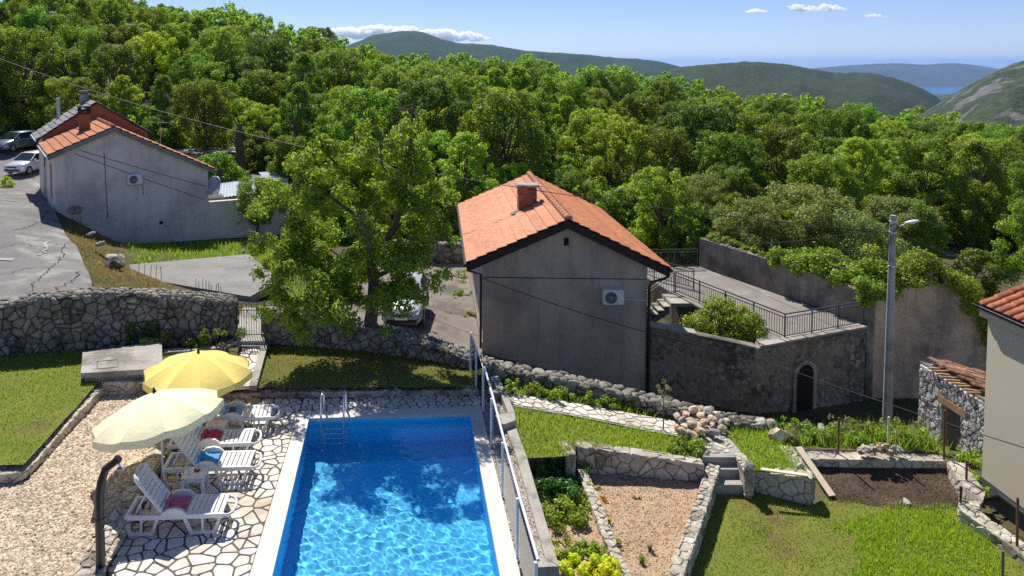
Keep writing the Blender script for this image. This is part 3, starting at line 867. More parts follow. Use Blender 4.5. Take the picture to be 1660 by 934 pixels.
# grass round the concrete slab
def grass_patch(pp, name, label, mat, dens, h, w, seed):
    V, F = sheet_mesh([(p.x, p.y) for p in pp], onterr(.02), .7)
    return blades(name, V, F, dens, h, w, MATS and mat, seed, .7, None, label, 'grass', .15)
grass_patch([P(200,404,-1.9), P(330,391,-2.1), P(455,381,-2.1), P(530,398,-1.6), P(545,470,-1), P(470,478,-1), P(454,454,-1), P(403,411,-1), P(210,428,-1)], 'grass',
            'bright green grass between the left house and the concrete slab', 'blade_green', 90, .22, .05, 5)
grass_patch([P(100,352,.8), P(118,335,.5), P(205,405,-1.6), P(208,450,-.9), P(300,470,-.8), P(405,492,-.4), P(400,520,.4), P(180,470,.6), P(150,466,.8), P(146,430,.8), P(128,385,.8)], 'grass',
            'dry yellow grass on the bank beside the road', 'blade_dry', 120, .14, .04, 6)
slabp = [P(210,429,-.86), P(403,412,-.86), P(454,454,-.86), P(405,481,-.86), P(211,448,-.86)]
mb = MB(); mb.prism([p - Vector((0, 0, .35)) for p in slabp], (0, 0, .35)); o = mb.build('concrete_slab', MATS['concrete_old'], None, True, slabp[4])
tag(o, 'bare grey concrete foundation slab on the grass beyond the garden gate', 'concrete slab')

gpo = [P(383,546,.6), P(428,545,.6), P(428,512,.2), P(418,494,-.3), P(396,494,-.3), P(388,512,.2)]
sheet('path', [(p.x, p.y) for p in gpo], onterr(.05), .4, 'concrete')
# far land, sea
vs = []; xs = np.linspace(-6000, 9000, 60); ys = np.concatenate([[198, 230, 300, 450, 700], np.linspace(1000, 6500, 24)])
X, Y = np.meshgrid(xs, ys); Z = -14 - 210*np.clip((Y-198)/900, 0, 1)**.8 + vnoise(X/300, Y/300, 5)*8*np.clip((Y-250)/500, 0, 1) - 18*np.clip((Y-5600)/800, 0, 1)
I = np.arange(X.size).reshape(X.shape)
mk('far_scrub', (.030, .048, .016), (.052, .074, .025), .02, .12, .5, .9, 6.0, 1.0, c3=(.13, .127, .115), s3=.006, t3=(.63, .72))
mk('far_scrub_rocky', (.030, .046, .017), (.055, .072, .028), .02, .10, .6, .9, 6.0, 1.0, c3=(.15, .146, .14), s3=.018, t3=(.52, .60))
mk('far_forest', (.016, .042, .012), (.030, .062, .018), .01, .09, .5, .9, 8.0, 1.0, c3=(.07, .085, .05), s3=.004, t3=(.62, .72))
mk('far_island', (.05, .06, .05), (.075, .08, .065), .002, .01, .3, 0, rough=1.0, c3=(.30, .29, .28), s3=.0012, t3=(.6, .7))
mk('sea_water', (.02, .09, .20), (.025, .10, .22), .002, .02, .1, .1, 1.0, .25)
o = link('valley', fastmesh('valley', np.stack([X, Y, Z], -1), np.stack([I[:-1, :-1], I[:-1, 1:], I[1:, 1:], I[1:, :-1]], -1).reshape(-1, 4), MATS['far_scrub'], True)); o['kind'] = 'structure'
mb = MB(); mb.add([(-27500, 5000, -240), (35500, 5000, -240), (35500, 31800, -240), (-27500, 31800, -240)], [(0, 1, 2, 3)])
o = mb.build('sea', MATS['sea_water']); o['kind'] = 'structure'

def hill(name, D, thick, prof, base, mat, rough, seed, nsc, nx=220, ny=46, back=1.0):
    """a ridge: prof = silhouette [(px, py)] seen at distance D, sloping to base in front and behind"""
    w = [PD(a, b, D) for a, b in prof]; xs = np.array([p.x for p in w]); zs = np.array([p.z for p in w])
    gx = np.linspace(xs[0], xs[-1], nx); t = np.linspace(-1, 1, ny); X, T = np.meshgrid(gx, t)
    R_ = np.interp(X, xs, zs)
    k = np.ones(7)/7; R_ = np.apply_along_axis(lambda r: np.convolve(np.pad(r, 3, mode='edge'), k, 'valid'), 1, R_)
    A = np.abs(T); fall = 1 - A**1.35
    Y = D + T*thick*np.where(T > 0, back, 1) + vnoise(X/nsc, T*2, seed+2)*thick*.12*(A > .02)
    X = X*(Y/D)
    Z = base + (R_-base)*fall + vnoise(X/nsc, Y/nsc, seed)*rough*np.clip(A*4, .08, 1)*np.clip(1.2-A, 0, 1) + vnoise(X/(nsc*.12), Y/(nsc*.12), seed+7)*rough*.10
    I = np.arange(X.size).reshape(X.shape)
    o = link(name, fastmesh(name, np.stack([X, Y, Z], -1), np.stack([I[:-1, :-1], I[:-1, 1:], I[1:, 1:], I[1:, :-1]], -1).reshape(-1, 4), MATS[mat], True))
    o['kind'] = 'structure'; return o
hill('mountain', 3600, 1500, [(330,190),(450,120),(540,84),(580,66),(610,55),(640,50),(672,48),(690,51),(715,63),(745,70),(800,73),(850,82),(900,86),(950,88),(990,93),(1020,94),(1060,97),(1100,107),(1180,130),(1300,170)], -225, 'far_forest', 45, 11, 420)
hill('hill', 1900, 900, [(960,180),(1040,128),(1100,109),(1160,104),(1200,101),(1240,100),(1275,103),(1310,110),(1350,116),(1385,117),(1420,119),(1450,127),(1490,142),(1515,155),(1535,172),(1570,200),(1620,230)], -220, 'far_scrub', 32, 21, 240)
hill('hill', 1250, 900, [(1430,235),(1485,190),(1515,172),(1535,159),(1560,144),(1582,130),(1610,116),(1640,104),(1665,95),(1720,78),(1800,60),(1950,50),(2150,80)], -200, 'far_scrub_rocky', 24, 31, 150)
hill('island', 9900, 1500, [(1180,150),(1260,125),(1310,111),(1340,109),(1370,106),(1420,103),(1455,102),(1500,105),(1540,102),(1570,104),(1610,110),(1650,118),(1720,130),(1850,150)], -245, 'far_island', 30, 41, 900)

# ------------------------------------------------------------------ garden ground
def up(pl, d): return [p + Vector((0, 0, d)) for p in pl]
lawnL = gsheet('lawn', [(-260,560,.6),(0,575,.6),(135,565,.6),(178,600,.6),(38,754,.6),(-260,757,.6)], 'turf', .4, .03, 1.5)
blades('grass', lawnL[1], lawnL[2], 700, .055, .022, 'blade', 11, .9, None, 'mown olive green grass on the left lawn above the gravel', 'grass')
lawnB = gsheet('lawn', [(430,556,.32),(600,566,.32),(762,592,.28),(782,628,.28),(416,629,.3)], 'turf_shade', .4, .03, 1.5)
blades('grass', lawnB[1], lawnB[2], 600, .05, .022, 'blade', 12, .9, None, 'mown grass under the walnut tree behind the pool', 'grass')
grav = gsheet('gravel_court', [(-260,1010,.28),(-260,786,.28),(46,781,.28),(182,612,.28),(200,600,.28),(360,620,.28),(345,640,.28),(320,662,.28),(252,762,.28),(196,870,.28),(125,1010,.28)], 'gravel_bed', .4, .02, 1.5)
mk('pebble', (.52, .42, .30), (.66, .55, .42), 3, 30, .2, 0, rough=.95, island=.45, c3=(.42, .26, .15), s3=9, t3=(.55, .7))
pebbles('gravel', grav[1], grav[2], 900, .032, 'pebble', 5, 'loose tan and cream gravel covering the court left of the loungers', 'gravel')

# pool terrace with flagstones
TL = [P(125,1010,0), P(172,925,0), P(205,870,0), P(262,760,0), P(335,646,0)]
coL0, coL1 = P(485,669.5,0), P(405,934,0); coR0, coR1 = P(779,661,0), P(843,934,0)
dL = (coL1-coL0).normalized(); dR = (coR1-coR0).normalized()
CLn, CRn = coL0 + dL*8.6, coR0 + dR*8.6
far0, far1 = P(335,646,0), P(782,640,0)
deckp = [TL[0], TL[2], far0, far1, coR0 + Vector((.02, 0, 0)), coL0, CLn]
deck, _, _ = sheet('pool_terrace', [(p.x, p.y) for p in [TL[0], TL[2], far0, far1, coR0, coL0, CLn]], lambda X, Y: X*0 + .002, .8, 'flag_joint')
dU = (coL0-coL1).normalized(); tU = (far0.y-.02-coL0.y)/dU.y; topL = coL0 + dU*tU
flags(deck, [(p.x, p.y) for p in (TL[0], CLn, topL, far0)], .29, 5, lambda s, t: .002)
flags(deck, [(p.x, p.y) for p in (coL0, coR0, far1, topL)], .225, 6, lambda s, t: .002, joint=.032)

# swimming pool
A, B = P(500,680,0), P(763,671.5,0)
pL = (P(440,934,0)-A).normalized(); pR = (P(812,934,0)-B).normalized()
An, Bn = A + pL*8, B + pR*8
pool = thing('swimming_pool', 'blue swimming pool with white stone coping in the flagstone terrace', 'swimming pool', ((A.x+B.x)/2, A.y-4, 0))
ring_i = [A, B, Bn, An]; DEP = 1.25
mb = MB(); vs = []
ctr = (A+B+An+Bn)/4
for z in (-.03, -DEP):
    for p in ring_i: vs.append((p.x, p.y, z))
mb.add(vs, [(4, 5, 6, 7)][::-1] + [(0, 1, 5, 4), (1, 2, 6, 5), (2, 3, 7, 6), (3, 0, 4, 7)])
ob = mb.build('basin', MATS['liner'], pool, True); ob.cycles.is_caustics_receiver = True
# coping: slabs along each side, butted
def slabs(a0, a1, b0, b1, n):
    out = []
    for k in range(n):
        f, g = k/n, (k+1)/n; e = .0015/n
        out.append([a0.lerp(a1, f+e), a0.lerp(a1, g-e), b0.lerp(b1, g-e), b0.lerp(b1, f+e)])
    return out
Ai, Bi = A + Vector((.02, -.02, 0)), B + Vector((-.02, -.02, 0)); Ani, Bni = An + Vector((.02, .02, 0)), Bn + Vector((-.02, .02, 0))
for q in slabs(Ai, Ani, coL0, CLn, 9) + slabs(Bni, Bi, CRn, coR0, 9) + slabs(Bi, Ai, coR0, coL0, 5):
    mb = MB(); mb.prism([Vector((p.x, p.y, -.05)) for p in q], (0, 0, .085)); mb.build('coping_slab', MATS['coping'], pool, True)
# water: a real wavy surface
nx_, ny_ = 250, 500; X, Y = np.meshgrid(np.linspace(0, 1, nx_), np.linspace(0, 1, ny_))
WX = (A.x*(1-X)+B.x*X)*(1-Y) + (An.x*(1-X)+Bn.x*X)*Y; WY = (A.y*(1-X)+B.y*X)*(1-Y) + (An.y*(1-X)+Bn.y*X)*Y
WZ = np.zeros_like(WX); rng = np.random.RandomState(4)
for i in range(60):
    lam = rng.uniform(.09, .36); k = 2*math.pi/lam; a = rng.uniform(0, 6.28)
    WZ += .00112*lam*np.sin(k*(WX*math.cos(a)+WY*math.sin(a)) + rng.uniform(0, 6.28))
calm = .45 + .55*np.clip((17.2-WY)/1.6 + .35*vnoise(WX*.9, WY*.9, 4), 0, 1)
WZ = WZ*calm - .13
I = np.arange(nx_*ny_).reshape(ny_, nx_)
ow = link('water', fastmesh('water', np.stack([WX-pool.location.x, WY-pool.location.y, WZ], -1), np.stack([I[:-1, :-1], I[1:, :-1], I[1:, 1:], I[:-1, 1:]], -1).reshape(-1, 4), MATS['water'], True), pool)
ow.cycles.is_caustics_caster = True

# low kerbs and walls round the terrace
rubble_wall('garden_wall', 'low stone kerb wall between the gravel court and the flagstones', 'garden wall', [(p.x, p.y) for p in TL], [0]*5, [.34, .34, .34, .34, .32], .32, .30, ('pale_stone', 'pale_core'), seed=3, bulge=.03)
pts, zb, zt = wall_px([(340,648,0,639),(450,646,0,635.5),(560,645,0,634),(670,643,0,632.5),(780,641,0,631)])
rubble_wall('garden_wall', 'low stone edging wall between the pool terrace and the shaded lawn', 'garden wall', pts, zb, zt, .32, .30, ('pale_stone', 'pale_core'), seed=4, bulge=.035)
pts, zb, zt = wall_px([(-260,790,.28,770),(-20,790,.28,770),(36,783,.28,766),(60,760,.28,745),(120,692,.28,676),(186,622,.28,607)])
rubble_wall('garden_wall', 'low stone wall with rounded corner along the left lawn above the gravel', 'garden wall', pts, zb, zt, .34, .28, ('pale_stone', 'pale_core'), seed=5, bulge=.035)
# tall dry stone wall left of the gate
pts, zb, zt = wall_px([(-300,615,.6,530),(-120,590,.6,505),(0,579,.6,496),(52,574,.6,486),(105,570,.58,480),(150,567,.56,477),(210,563,.53,477),(300,559,.5,482),(381,556,.45,489)])
rubble_wall('dry_stone_wall', 'tall curving dry stone wall of big grey boulders left of the iron gate', 'stone wall', pts, zb, zt, .55, .255, seed=8, bulge=.075, joint=.016, ends=('end',))
pts, zb, zt = wall_px([(427,557,.36,503),(520,564,.33,517),(600,571,.32,535),(646,578,.3,543),(690,585,.3,556),(772,601,.26,586)])
rubble_wall('dry_stone_wall', 'grey dry stone wall behind the walnut trunk descending from the gate to the pool fence', 'stone wall', pts, zb, zt, .5, .22, seed=9, bulge=.065, joint=.016, ends=('start',))
pts, zb, zt = wall_px([(777,606,.1,589),(826,622,-.05,600),(868,631,-.15,610),(920,640,-.25,618),(1000,656,-.45,637),(1095,676,-.65,661),(1160,690,-.75,680),(1245,703,-.85,693)])
rubble_wall('dry_stone_wall', 'low dry stone wall sloping down behind the flagstone path to the rock heap', 'stone wall', pts, zb, zt, .5, .30, seed=10, bulge=.06, joint=.018)

# concrete lid and steps at the upper left
sp = [P(131,605,.88), P(264,597,.88), P(262,553,.88), P(134,570,.88)]
sep = thing('concrete_cover', 'flat grey concrete tank cover at the foot of the tall stone wall', 'concrete cover', (sp[0].x, sp[0].y, .3))
mb = MB(); mb.prism([p - Vector((0, 0, .14)) for p in sp], (0, 0, .14)); mb.build('cover_slab', MATS['concrete'], sep, True)
mb = MB(); ins = [sp[0].lerp(sp[2], .04), sp[1].lerp(sp[3], .04), sp[2].lerp(sp[0], .04), sp[3].lerp(sp[1], .04)]
mb.prism([p - Vector((0, 0, .7)) for p in ins], (0, 0, .555)); mb.build('base', MATS['concrete_old'], sep, True)
hq = [P(158,598,.885), P(191,595,.885), P(191,583,.885), P(157,586,.885)]
mb = MB()
for k in range(4): mb.bar(hq[k], hq[(k+1) % 4], .018, .012)
mb.build('hatch_frame', MATS['black_metal'], sep, True)
pts, zb, zt = wall_px([(165,642,.28,619),(262,640,.28,618),(362,640,.28,622)])
rubble_wall('garden_wall', 'stone step wall under the concrete cover behind the umbrellas', 'garden wall', pts, zb, zt, .4, .3, ('pale_stone', 'pale_core'), seed=12, bulge=.02, capflat=True)
mb = MB(); q = [P(262,594,.62), P(385,588,.62), P(386,560,.62), P(264,566,.62)]; mb.prism([p - Vector((0, 0, .5)) for p in q], (0, 0, .5)); o = mb.build('garden_bed', MATS['earth']); o['kind'] = 'structure'
q = [P(264,571,.7), P(366,563,.7), P(384,553,.7)]
pts = [(p.x, p.y) for p in q]
rubble_wall('garden_wall', 'thin concrete edged bed wall between the cover and the gate path', 'garden wall', pts, [.4]*3, [.7]*3, .25, .35, ('pale_stone', 'concrete'), seed=13, bulge=.015, capflat=True)
# path from the gate
gp = gsheet('gate_path', [(383,547,.58),(428,546,.58),(434,562,.42),(415,630,.3),(355,634,.3),(384,575,.42)], 'flag_joint', .4, 0)
zg = Surf([(p.x, p.y, p.z+.002) for p in (P(383,547,.58), P(428,546,.58), P(434,562,.42), P(415,630,.3), P(355,634,.3), P(384,575,.42))])
zgf = lambda s, t: float(zg(np.array([s]), np.array([t]))[0])
flags(gp[0], [(p.x, p.y) for p in (P(378,576,.42), P(425,562,.42), P(406,628,.3), P(358,633,.3))], .26, 21, zgf, joint=.03)
for a, b in (((429,560,.46), (410,629,.36)), ((383,562,.5), (357,632,.36))):
    mb = MB(); mb.bar(P(*a), P(*b), .2, .12); o = mb.build('path_kerb', MATS['concrete'], None, True, P(*b)); o['kind'] = 'structure'
for k, (y0, y1, z) in enumerate(((546,553,.62), (553.5,561,.52))):
    mb = MB(); q = [P(383,y1,z), P(430,y1,z), P(429,y0,z), P(383,y0,z)]; mb.prism([p - Vector((0, 0, .25)) for p in q], (0, 0, .25)); o = mb.build('gate_step', MATS['concrete'], None, True, q[0]); o['kind'] = 'structure'

# gravel strip with concrete kerb along the pool fence
kg = gsheet('gravel_strip', [(779,661,-.05),(782,640,-.05),(832,640,-.05),(832,690,-.05),(850,740,-.05),(900,912,-.05),(846,912,-.05),(843,930,-.05)], 'gravel_bed', .4, 0)
mk('pebble_grey', (.34, .30, .26), (.50, .45, .40), 3, 30, .2, 0, rough=.95, island=.5, c3=(.30, .20, .14), s3=9, t3=(.6, .75))
pebbles('gravel', kg[1], kg[2], 900, .028, 'pebble_grey', 6, 'grey gravel in the narrow bed behind the pool fence', 'gravel')
kb = thing('garden_kerb', 'pale concrete kerb framing the narrow gravel bed beside the pool fence', 'kerb', P(840,700,0))
def kprism(nm, pts, z0, z1, mat='concrete', parent=kb):
    mb = MB(); q = [P(a, b, z1) for a, b in pts]; mb.prism([Vector((p.x, p.y, z0)) for p in q], (0, 0, z1-z0)); return mb.build(nm, MATS[mat], parent, True)
kprism('side_kerb', [(818,688),(833,683),(853.5,740),(906,917),(884,904),(837,740)], -1.25, .02)
kprism('end_kerb', [(840,904),(883.5,904.5),(905.5,918),(843,921)], -1.25, .016)
kprism('back_kerb', [(798,676),(806,672),(834,668),(836,681),(818,687.5),(802,688)], -.6, .16)
kprism('box_side', [(811,636),(819,634),(834.5,667.5),(824,670)], -.6, .165)
kprism('box_back', [(788,634),(811,631),(819,633.5),(810.5,636.5),(790,639)], -.6, .17)
kprism('step_strip', [(795,611),(808,609),(818,633),(807,631)], -.6, .19)

# upper grass strip, path, landing and steps
UZ = Surf([V3(P(*a)) for a in ((833,668,-.12),(1110,711,-.75),(1140,742,-.78),(1128,753,-.78),(935,724,-.32),(852,741,-.2),(815,622,0),(1098,684,-.72),(1160,690,-.75),(920,640,-.25),(828,641,-.08),(1203,740,-.76),(1240,702,-.8),(1316,770,-.78),(1275,722,-.8))])
upg = gsheet('grass_strip', [(834,664,-.12),(1112,708,-.75),(1142,742,-.78),(1128,753,-.78),(935,724,-.32),(924,717,-.3),(922,739,-.3),(851,742,-.2)], 'turf', .4, .03, 1.5, zf=UZ)
blades('grass', upg[1], upg[2], 520, .12, .028, 'blade_green', 14, .9, None, 'bright green grass on the strip between the path and the retaining wall', 'grass')
wst = gsheet('grass_strip', [(806,608,.05),(831,641,-.1),(1098,684,-.72),(1165,692,-.75),(1100,672,-.65),(920,636,-.25)], 'turf', .4, .03, 1.5, zf=UZ)
blades('grass', wst[1], wst[2], 420, .15, .028, 'blade', 15, .9, None, 'rough grass between the flagstone path and the sloping dry stone wall', 'grass')
pth = gsheet('garden_path', [(826,640,-.08),(1098,683,-.71),(1114,711,-.75),(826,659,-.1)], 'concrete', .5, 0, zf=lambda X, Y: UZ(X, Y)+.03)
uz1 = lambda s, t: float(UZ(np.array([s]), np.array([t]))[0]) + .032
flags(pth[0], [(p.x, p.y) for p in (P(826,641,-.08), P(1098,684,-.71), P(1112,709,-.75), P(826,658,-.1))], .27, 31, uz1, joint=.035)
lnd = gsheet('landing', [(1098,684,-.71),(1166,692,-.75),(1204,739,-.76),(1139,741,-.76),(1114,711,-.75)], 'concrete', .4, 0, zf=lambda X, Y: UZ(X, Y)+.04)
flags(lnd[0], [(p.x, p.y) for p in (P(1101,687,-.71), P(1164,694,-.75), P(1200,736,-.76), P(1141,739,-.76), P(1116,711,-.75))], .22, 32, lambda s, t: uz1(s, t)+.01, mat='pale_stone', joint=.06)
st = thing('garden_steps', 'three grey stone steps from the rock heap landing down to the lawn', 'steps', P(1170,795,-1.35))
tre = [(738,-.72),(750,-.72)], [(761,-.93)], [(786,-1.11)]
def strip(nm, xl0, xr0, y0, xl1, xr1, y1, z, zb):
    mb = MB(); q = [P(xl1, y1, z), P(xr1, y1, z), P(xr0, y0, z), P(xl0, y0, z)]; mb.prism([Vector((p.x, p.y, zb)) for p in q], (0, 0, z-zb)); return mb.build(nm, MATS['concrete'], st, True)
strip('step', 1136, 1202, 734, 1139, 1206, 741, -.735, -1.5)
strip('step', 1139, 1206, 747, 1145, 1211, 761, -.93, -1.5)
strip('step', 1143, 1211, 772, 1149, 1219, 786, -1.12, -1.5)
g2 = gsheet('grass_strip', [(1166,690,-.76),(1242,699,-.8),(1278,723,-.8),(1318,771,-.78),(1216,762,-.78),(1203,736,-.76)], 'turf', .35, .03, 1.5, zf=UZ)
blades('grass', g2[1], g2[2], 520, .12, .028, 'blade_green', 16, .9, None, 'bright green grass between the steps and the dark soil plot', 'grass')
bk = gsheet('grass_strip', [(1238,697,-.8),(1420,706,-.86),(1505,714,-.95),(1545,735,-.85),(1278,724,-.8)], 'turf', .4, .05, 1.0)
blades('grass', bk[1], bk[2], 520, .38, .03, 'blade', 17, .8, None, 'tall weedy grass behind the dark soil plot', 'grass', .1)
# beds
bed1 = gsheet('planting_bed', [(848,752,-.85),(935,748,-.9),(942,770,-.92),(1010,960,-1.08),(1020,1010,-1.1),(930,1010,-1.1),(912,945,-1.05)], 'soil_red', .3, .05, 2.5)
pebbles('soil_clods', bed1[1], bed1[2], 260, .020, 'clod', 7, 'reddish clods and chips of earth in the herb bed', 'soil')
bed2 = gsheet('planting_bed', [(938,768,-.92),(1040,774,-1.0),(1148,782,-1.08),(1142,800,-1.1),(1100,1010,-1.15),(1018,1010,-1.1)], 'soil_red', .25, .06, 2.2)
pebbles('soil_clods', bed2[1], bed2[2], 480, .019, 'clod', 8, 'reddish clods and stones on the bare wedge shaped soil bed', 'soil')
pts, zb, zt = wall_px([(936,767,-.92,723),(990,770,-.96,731),(1040,774,-1.0,738),(1090,778,-1.04,745),(1142,782,-1.08,753)])
rubble_wall('garden_wall', 'stone retaining wall holding the grass strip above the bare soil bed', 'garden wall', pts, zb, zt, .28, .28, ('pale_stone', 'pale_core'), seed=14, bulge=.04)
pts, zb, zt = wall_px([(850,755,-.7,743),(928,751,-.7,738)])
rubble_wall('garden_wall', 'short pale stone wall at the head of the herb bed', 'garden wall', pts, zb, zt, .25, .25, ('pale_stone', 'pale_core'), seed=15, bulge=.02, capflat=True)
q0, q1 = P(933,737,-.3), P(921,716,-.3)
rubble_wall('garden_wall', 'stub of stone wall turning back at the left end of the retaining wall', 'garden wall', [(q0.x, q0.y), (q1.x, q1.y)], [-.9, -.5], [-.28, -.25], .25, .25, ('pale_stone', 'pale_core'), seed=16, bulge=.03, ends=('start',))
pts = [P(936,772,-.9), P(966,850,-1.0), P(1000,938,-1.06), P(1030,1010,-1.1)]
rubble_wall('garden_wall', 'narrow pale stone divider between the herb bed and the bare soil bed', 'garden wall', [(p.x, p.y) for p in pts], [-.95, -1.02, -1.08, -1.1], [-.72, -.8, -.86, -.9], .2, .2, ('pale_stone', 'pale_core'), seed=17, bulge=.025)
pts = [P(1090,1010,-1.35), P(1118,934,-1.35), P(1146,850,-1.35), P(1166,786,-1.35)]
rubble_wall('garden_wall', 'dry stone wall between the bare soil bed and the lower lawn', 'garden wall', [(p.x, p.y) for p in pts], [-1.36]*4, [-.92, -.92, -.9, -.86], .26, .2, ('pale_stone', 'pale_core'), seed=18, bulge=.04)
# lower lawn and dark plot
low = gsheet('lawn', [(1085,1010,-1.35),(1160,795,-1.35),(1150,790,-1.35),(1225,795,-1.35),(1315,818,-1.35),(1345,806,-1.33),(1480,822,-1.35),(1548,818,-1.33),(1605,857,-1.35),(1690,918,-1.35),(1790,1010,-1.35)], 'turf', .4, .04, 1.5)
blades('grass', low[1], low[2], 560, .06, .022, 'blade', 18, .9, None, 'dry olive mown grass on the lower right lawn', 'grass')
gpoly = [(p.x, p.y) for p in (P(1350,845,-1.35), P(1420,815,-1.35), P(1530,822,-1.35), P(1600,880,-1.35), P(1650,945,-1.35), P(1660,1010,-1.35), P(1330,1010,-1.35), P(1400,900,-1.35))]
blades('grass', low[1], low[2], 900, .11, .026, 'blade_green', 19, .8, lambda x, y: inside_np(x + vnoise(x*1.5, y*1.5, 4)*.5, y + vnoise(x*1.5, y*1.5, 6)*.5, gpoly), 'lush bright green grass patch on the lower right lawn', 'grass')
plot = gsheet('soil_plot', [(1300,752,-1.08),(1540,756,-1.08),(1560,790,-1.2),(1550,822,-1.32),(1480,828,-1.34),(1345,812,-1.32),(1320,775,-1.15)], 'soil_dark', .3, .05, 2.2)
pebbles('soil_clods', plot[1], plot[2], 520, .018, 'clod_dark', 9, 'dark clods and pale chips on the fresh soil plot', 'soil')
pts, zb, zt = wall_px([(1300,757,-1.08,743),(1420,759,-1.08,745),(1538,760,-1.08,747)])
rubble_wall('garden_wall', 'pale stone wall with a flat top behind the dark soil plot', 'garden wall', pts, zb, zt, .42, .3, ('pale_stone', 'pale_core'), seed=19, bulge=.02, capflat=True, capsize=.4)
q = [P(1322,777,-.78), P(1303,752,-.78), P(1284,724,-.78)]
rubble_wall('garden_wall', 'pale stone edging under the loose plank left of the soil plot', 'garden wall', [(p.x, p.y) for p in q], [-1.3, -1.2, -1.1], [-.76]*3, .3, .25, ('pale_stone', 'pale_core'), seed=20, bulge=.03)
pts, zb, zt = wall_px([(1214,797,-1.36,762),(1262,808,-1.36,768),(1314,821,-1.36,775)])
rubble_wall('garden_wall', 'stone retaining wall right of the garden steps facing the lower lawn', 'garden wall', pts, zb, zt, .34, .26, ('pale_stone', 'pale_core'), seed=21, bulge=.035, ends=('end',))
q = [P(1219,800,-1.36), P(1202,738,-.9)]
rubble_wall('garden_wall', 'short stone cheek wall along the right side of the garden steps', 'garden wall', [(P(1226,764,-.7).x-.05, P(1226,764,-.7).y), (P(1206,737,-.7).x, P(1206,737,-.7).y)], [-1.3, -1.0], [-.7, -.66], .22, .22, ('pale_stone', 'pale_core'), seed=22, bulge=.03, ends=('start',))
pts = [P(1536,745,-.8), P(1549,768,-.85), P(1566,790,-.92), P(1557,806,-.98), P(1553,822,-1.03), P(1602,857,-1.1), P(1650,893,-1.12), P(1720,948,-1.15)]
rubble_wall('garden_wall', 'winding pale stone wall along the edge of the plot towards the cream house', 'garden wall', [(p.x, p.y) for p in pts], [-1.2, -1.3, -1.35, -1.38, -1.4, -1.4, -1.4, -1.4], [p.z for p in pts], .36, .24, ('pale_stone', 'pale_core'), seed=23, bulge=.035)
# ------------------------------------------------------------------ houses
def bilerp(a, b, c, d, u, v): return (a.lerp(b, u)).lerp(d.lerp(c, u), v)
def tiled_slope(parent, e0, e1, r0, r1, ncourse, mat, period=.21, amp=.032, lift=.055, name='tile_course', seed=0):
    """tile courses on a roof plane: e0-e1 the eave, r0-r1 the ridge; every course is one wavy strip lying on the next lower one"""
    nrm = (e1-e0).cross(r0-e0).normalized()
    if nrm.z < 0: nrm = -nrm
    L_ = (e1-e0).length; m = int(L_/period)*5; rr = random.Random(seed); off = parent.location
    for c in range(ncourse):
        v0, v1 = c/ncourse, min(1, (c+1.12)/ncourse); vs = []; fs = []
        js = [rr.uniform(-.008, .008) for _ in range(m//5+2)]
        for j in range(m+1):
            u = j/m; w = amp*abs(math.sin(math.pi*u*L_/period))**.7
            lo = e0.lerp(e1, u).lerp(r0.lerp(r1, u), v0) + nrm*(.03 + lift + w + js[j//5]); hi = e0.lerp(e1, u).lerp(r0.lerp(r1, u), v1) + nrm*(.03 + w*.9)
            dn = e0.lerp(e1, u).lerp(r0.lerp(r1, u), v0) + nrm*.005
            vs += [dn - off, lo - off, hi - off]
        for j in range(m):
            a = j*3; fs += [(a, a+3, a+4, a+1), (a+1, a+4, a+5, a+2)]
        mb = MB(); mb.add(vs, fs, 0, False); mb.build(name, MATS[mat], parent)
def ridge_tiles(parent, a, b, n, mat, r=.13):
    d = (b-a)/n; ux = d.normalized(); side = ux.cross(Vector((0, 0, 1))).normalized(); upv = side.cross(ux)
    for k in range(n):
        p, q = a + d*k - d*.08, a + d*(k+1); vs = []; off = parent.location
        for pt, rad in ((p, r*1.12), (q, r*.95)):
            for i in range(7):
                t = math.pi*i/6; vs.append(pt + side*math.cos(t)*rad + upv*(math.sin(t)*rad*.85 - .02) - off)
        fs = [(i, i+1, 8+i, 7+i) for i in range(6)]
        mb = MB(); mb.add(vs, fs + [tuple(range(6, -1, -1))], 0, True); mb.build('ridge_tile', MATS[mat], parent)
def aircon(name, label, loc, rz=0.0):
    t = thing(name, label, 'air conditioner', loc, rz)
    mb = MB(); mb.bbox(-.40, .40, -.30, 0, 0, .60, .025); mb.build('case', MATS['ac_white'], t)
    mb = MB(); mb.lathe([(.0, 0), (.23, 0), (.235, .02), (.22, .025)], 24)
    g = mb.build('fan_grille', MATS['ac_grille'], t); g.location = (-.10, -.302, .30); g.rotation_euler = (R(90), 0, 0)
    mb = MB()
    for k in range(8):
        a = k*math.pi/4; mb.bar((math.cos(a)*.05, math.sin(a)*.05, .03), (math.cos(a+.4)*.22, math.sin(a+.4)*.22, .03), .012, .01)
    mb.lathe([(0, .04), (.045, .04), (.05, .02)], 14)
    b = mb.build('guard', MATS['grey_metal'], g)
    mb = MB(); mb.bbox(.40, .45, -.2, -.05, .08, .30, .01); mb.build('valve_cover', MATS['ac_white'], t)
    mb = MB(); mb.box(.29, .315, -.303, -.30, .48, .53); mb.build('badge', MATS['ac_grille'], t)
    for x in (-.3, .3):
        mb = MB(); mb.bar((x, .06, -.03), (x, -.34, -.03), .04, .04); mb.bar((x, .05, -.25), (x, .05, 0), .04, .03); mb.build('bracket', MATS['grey_metal'], t)
    return t

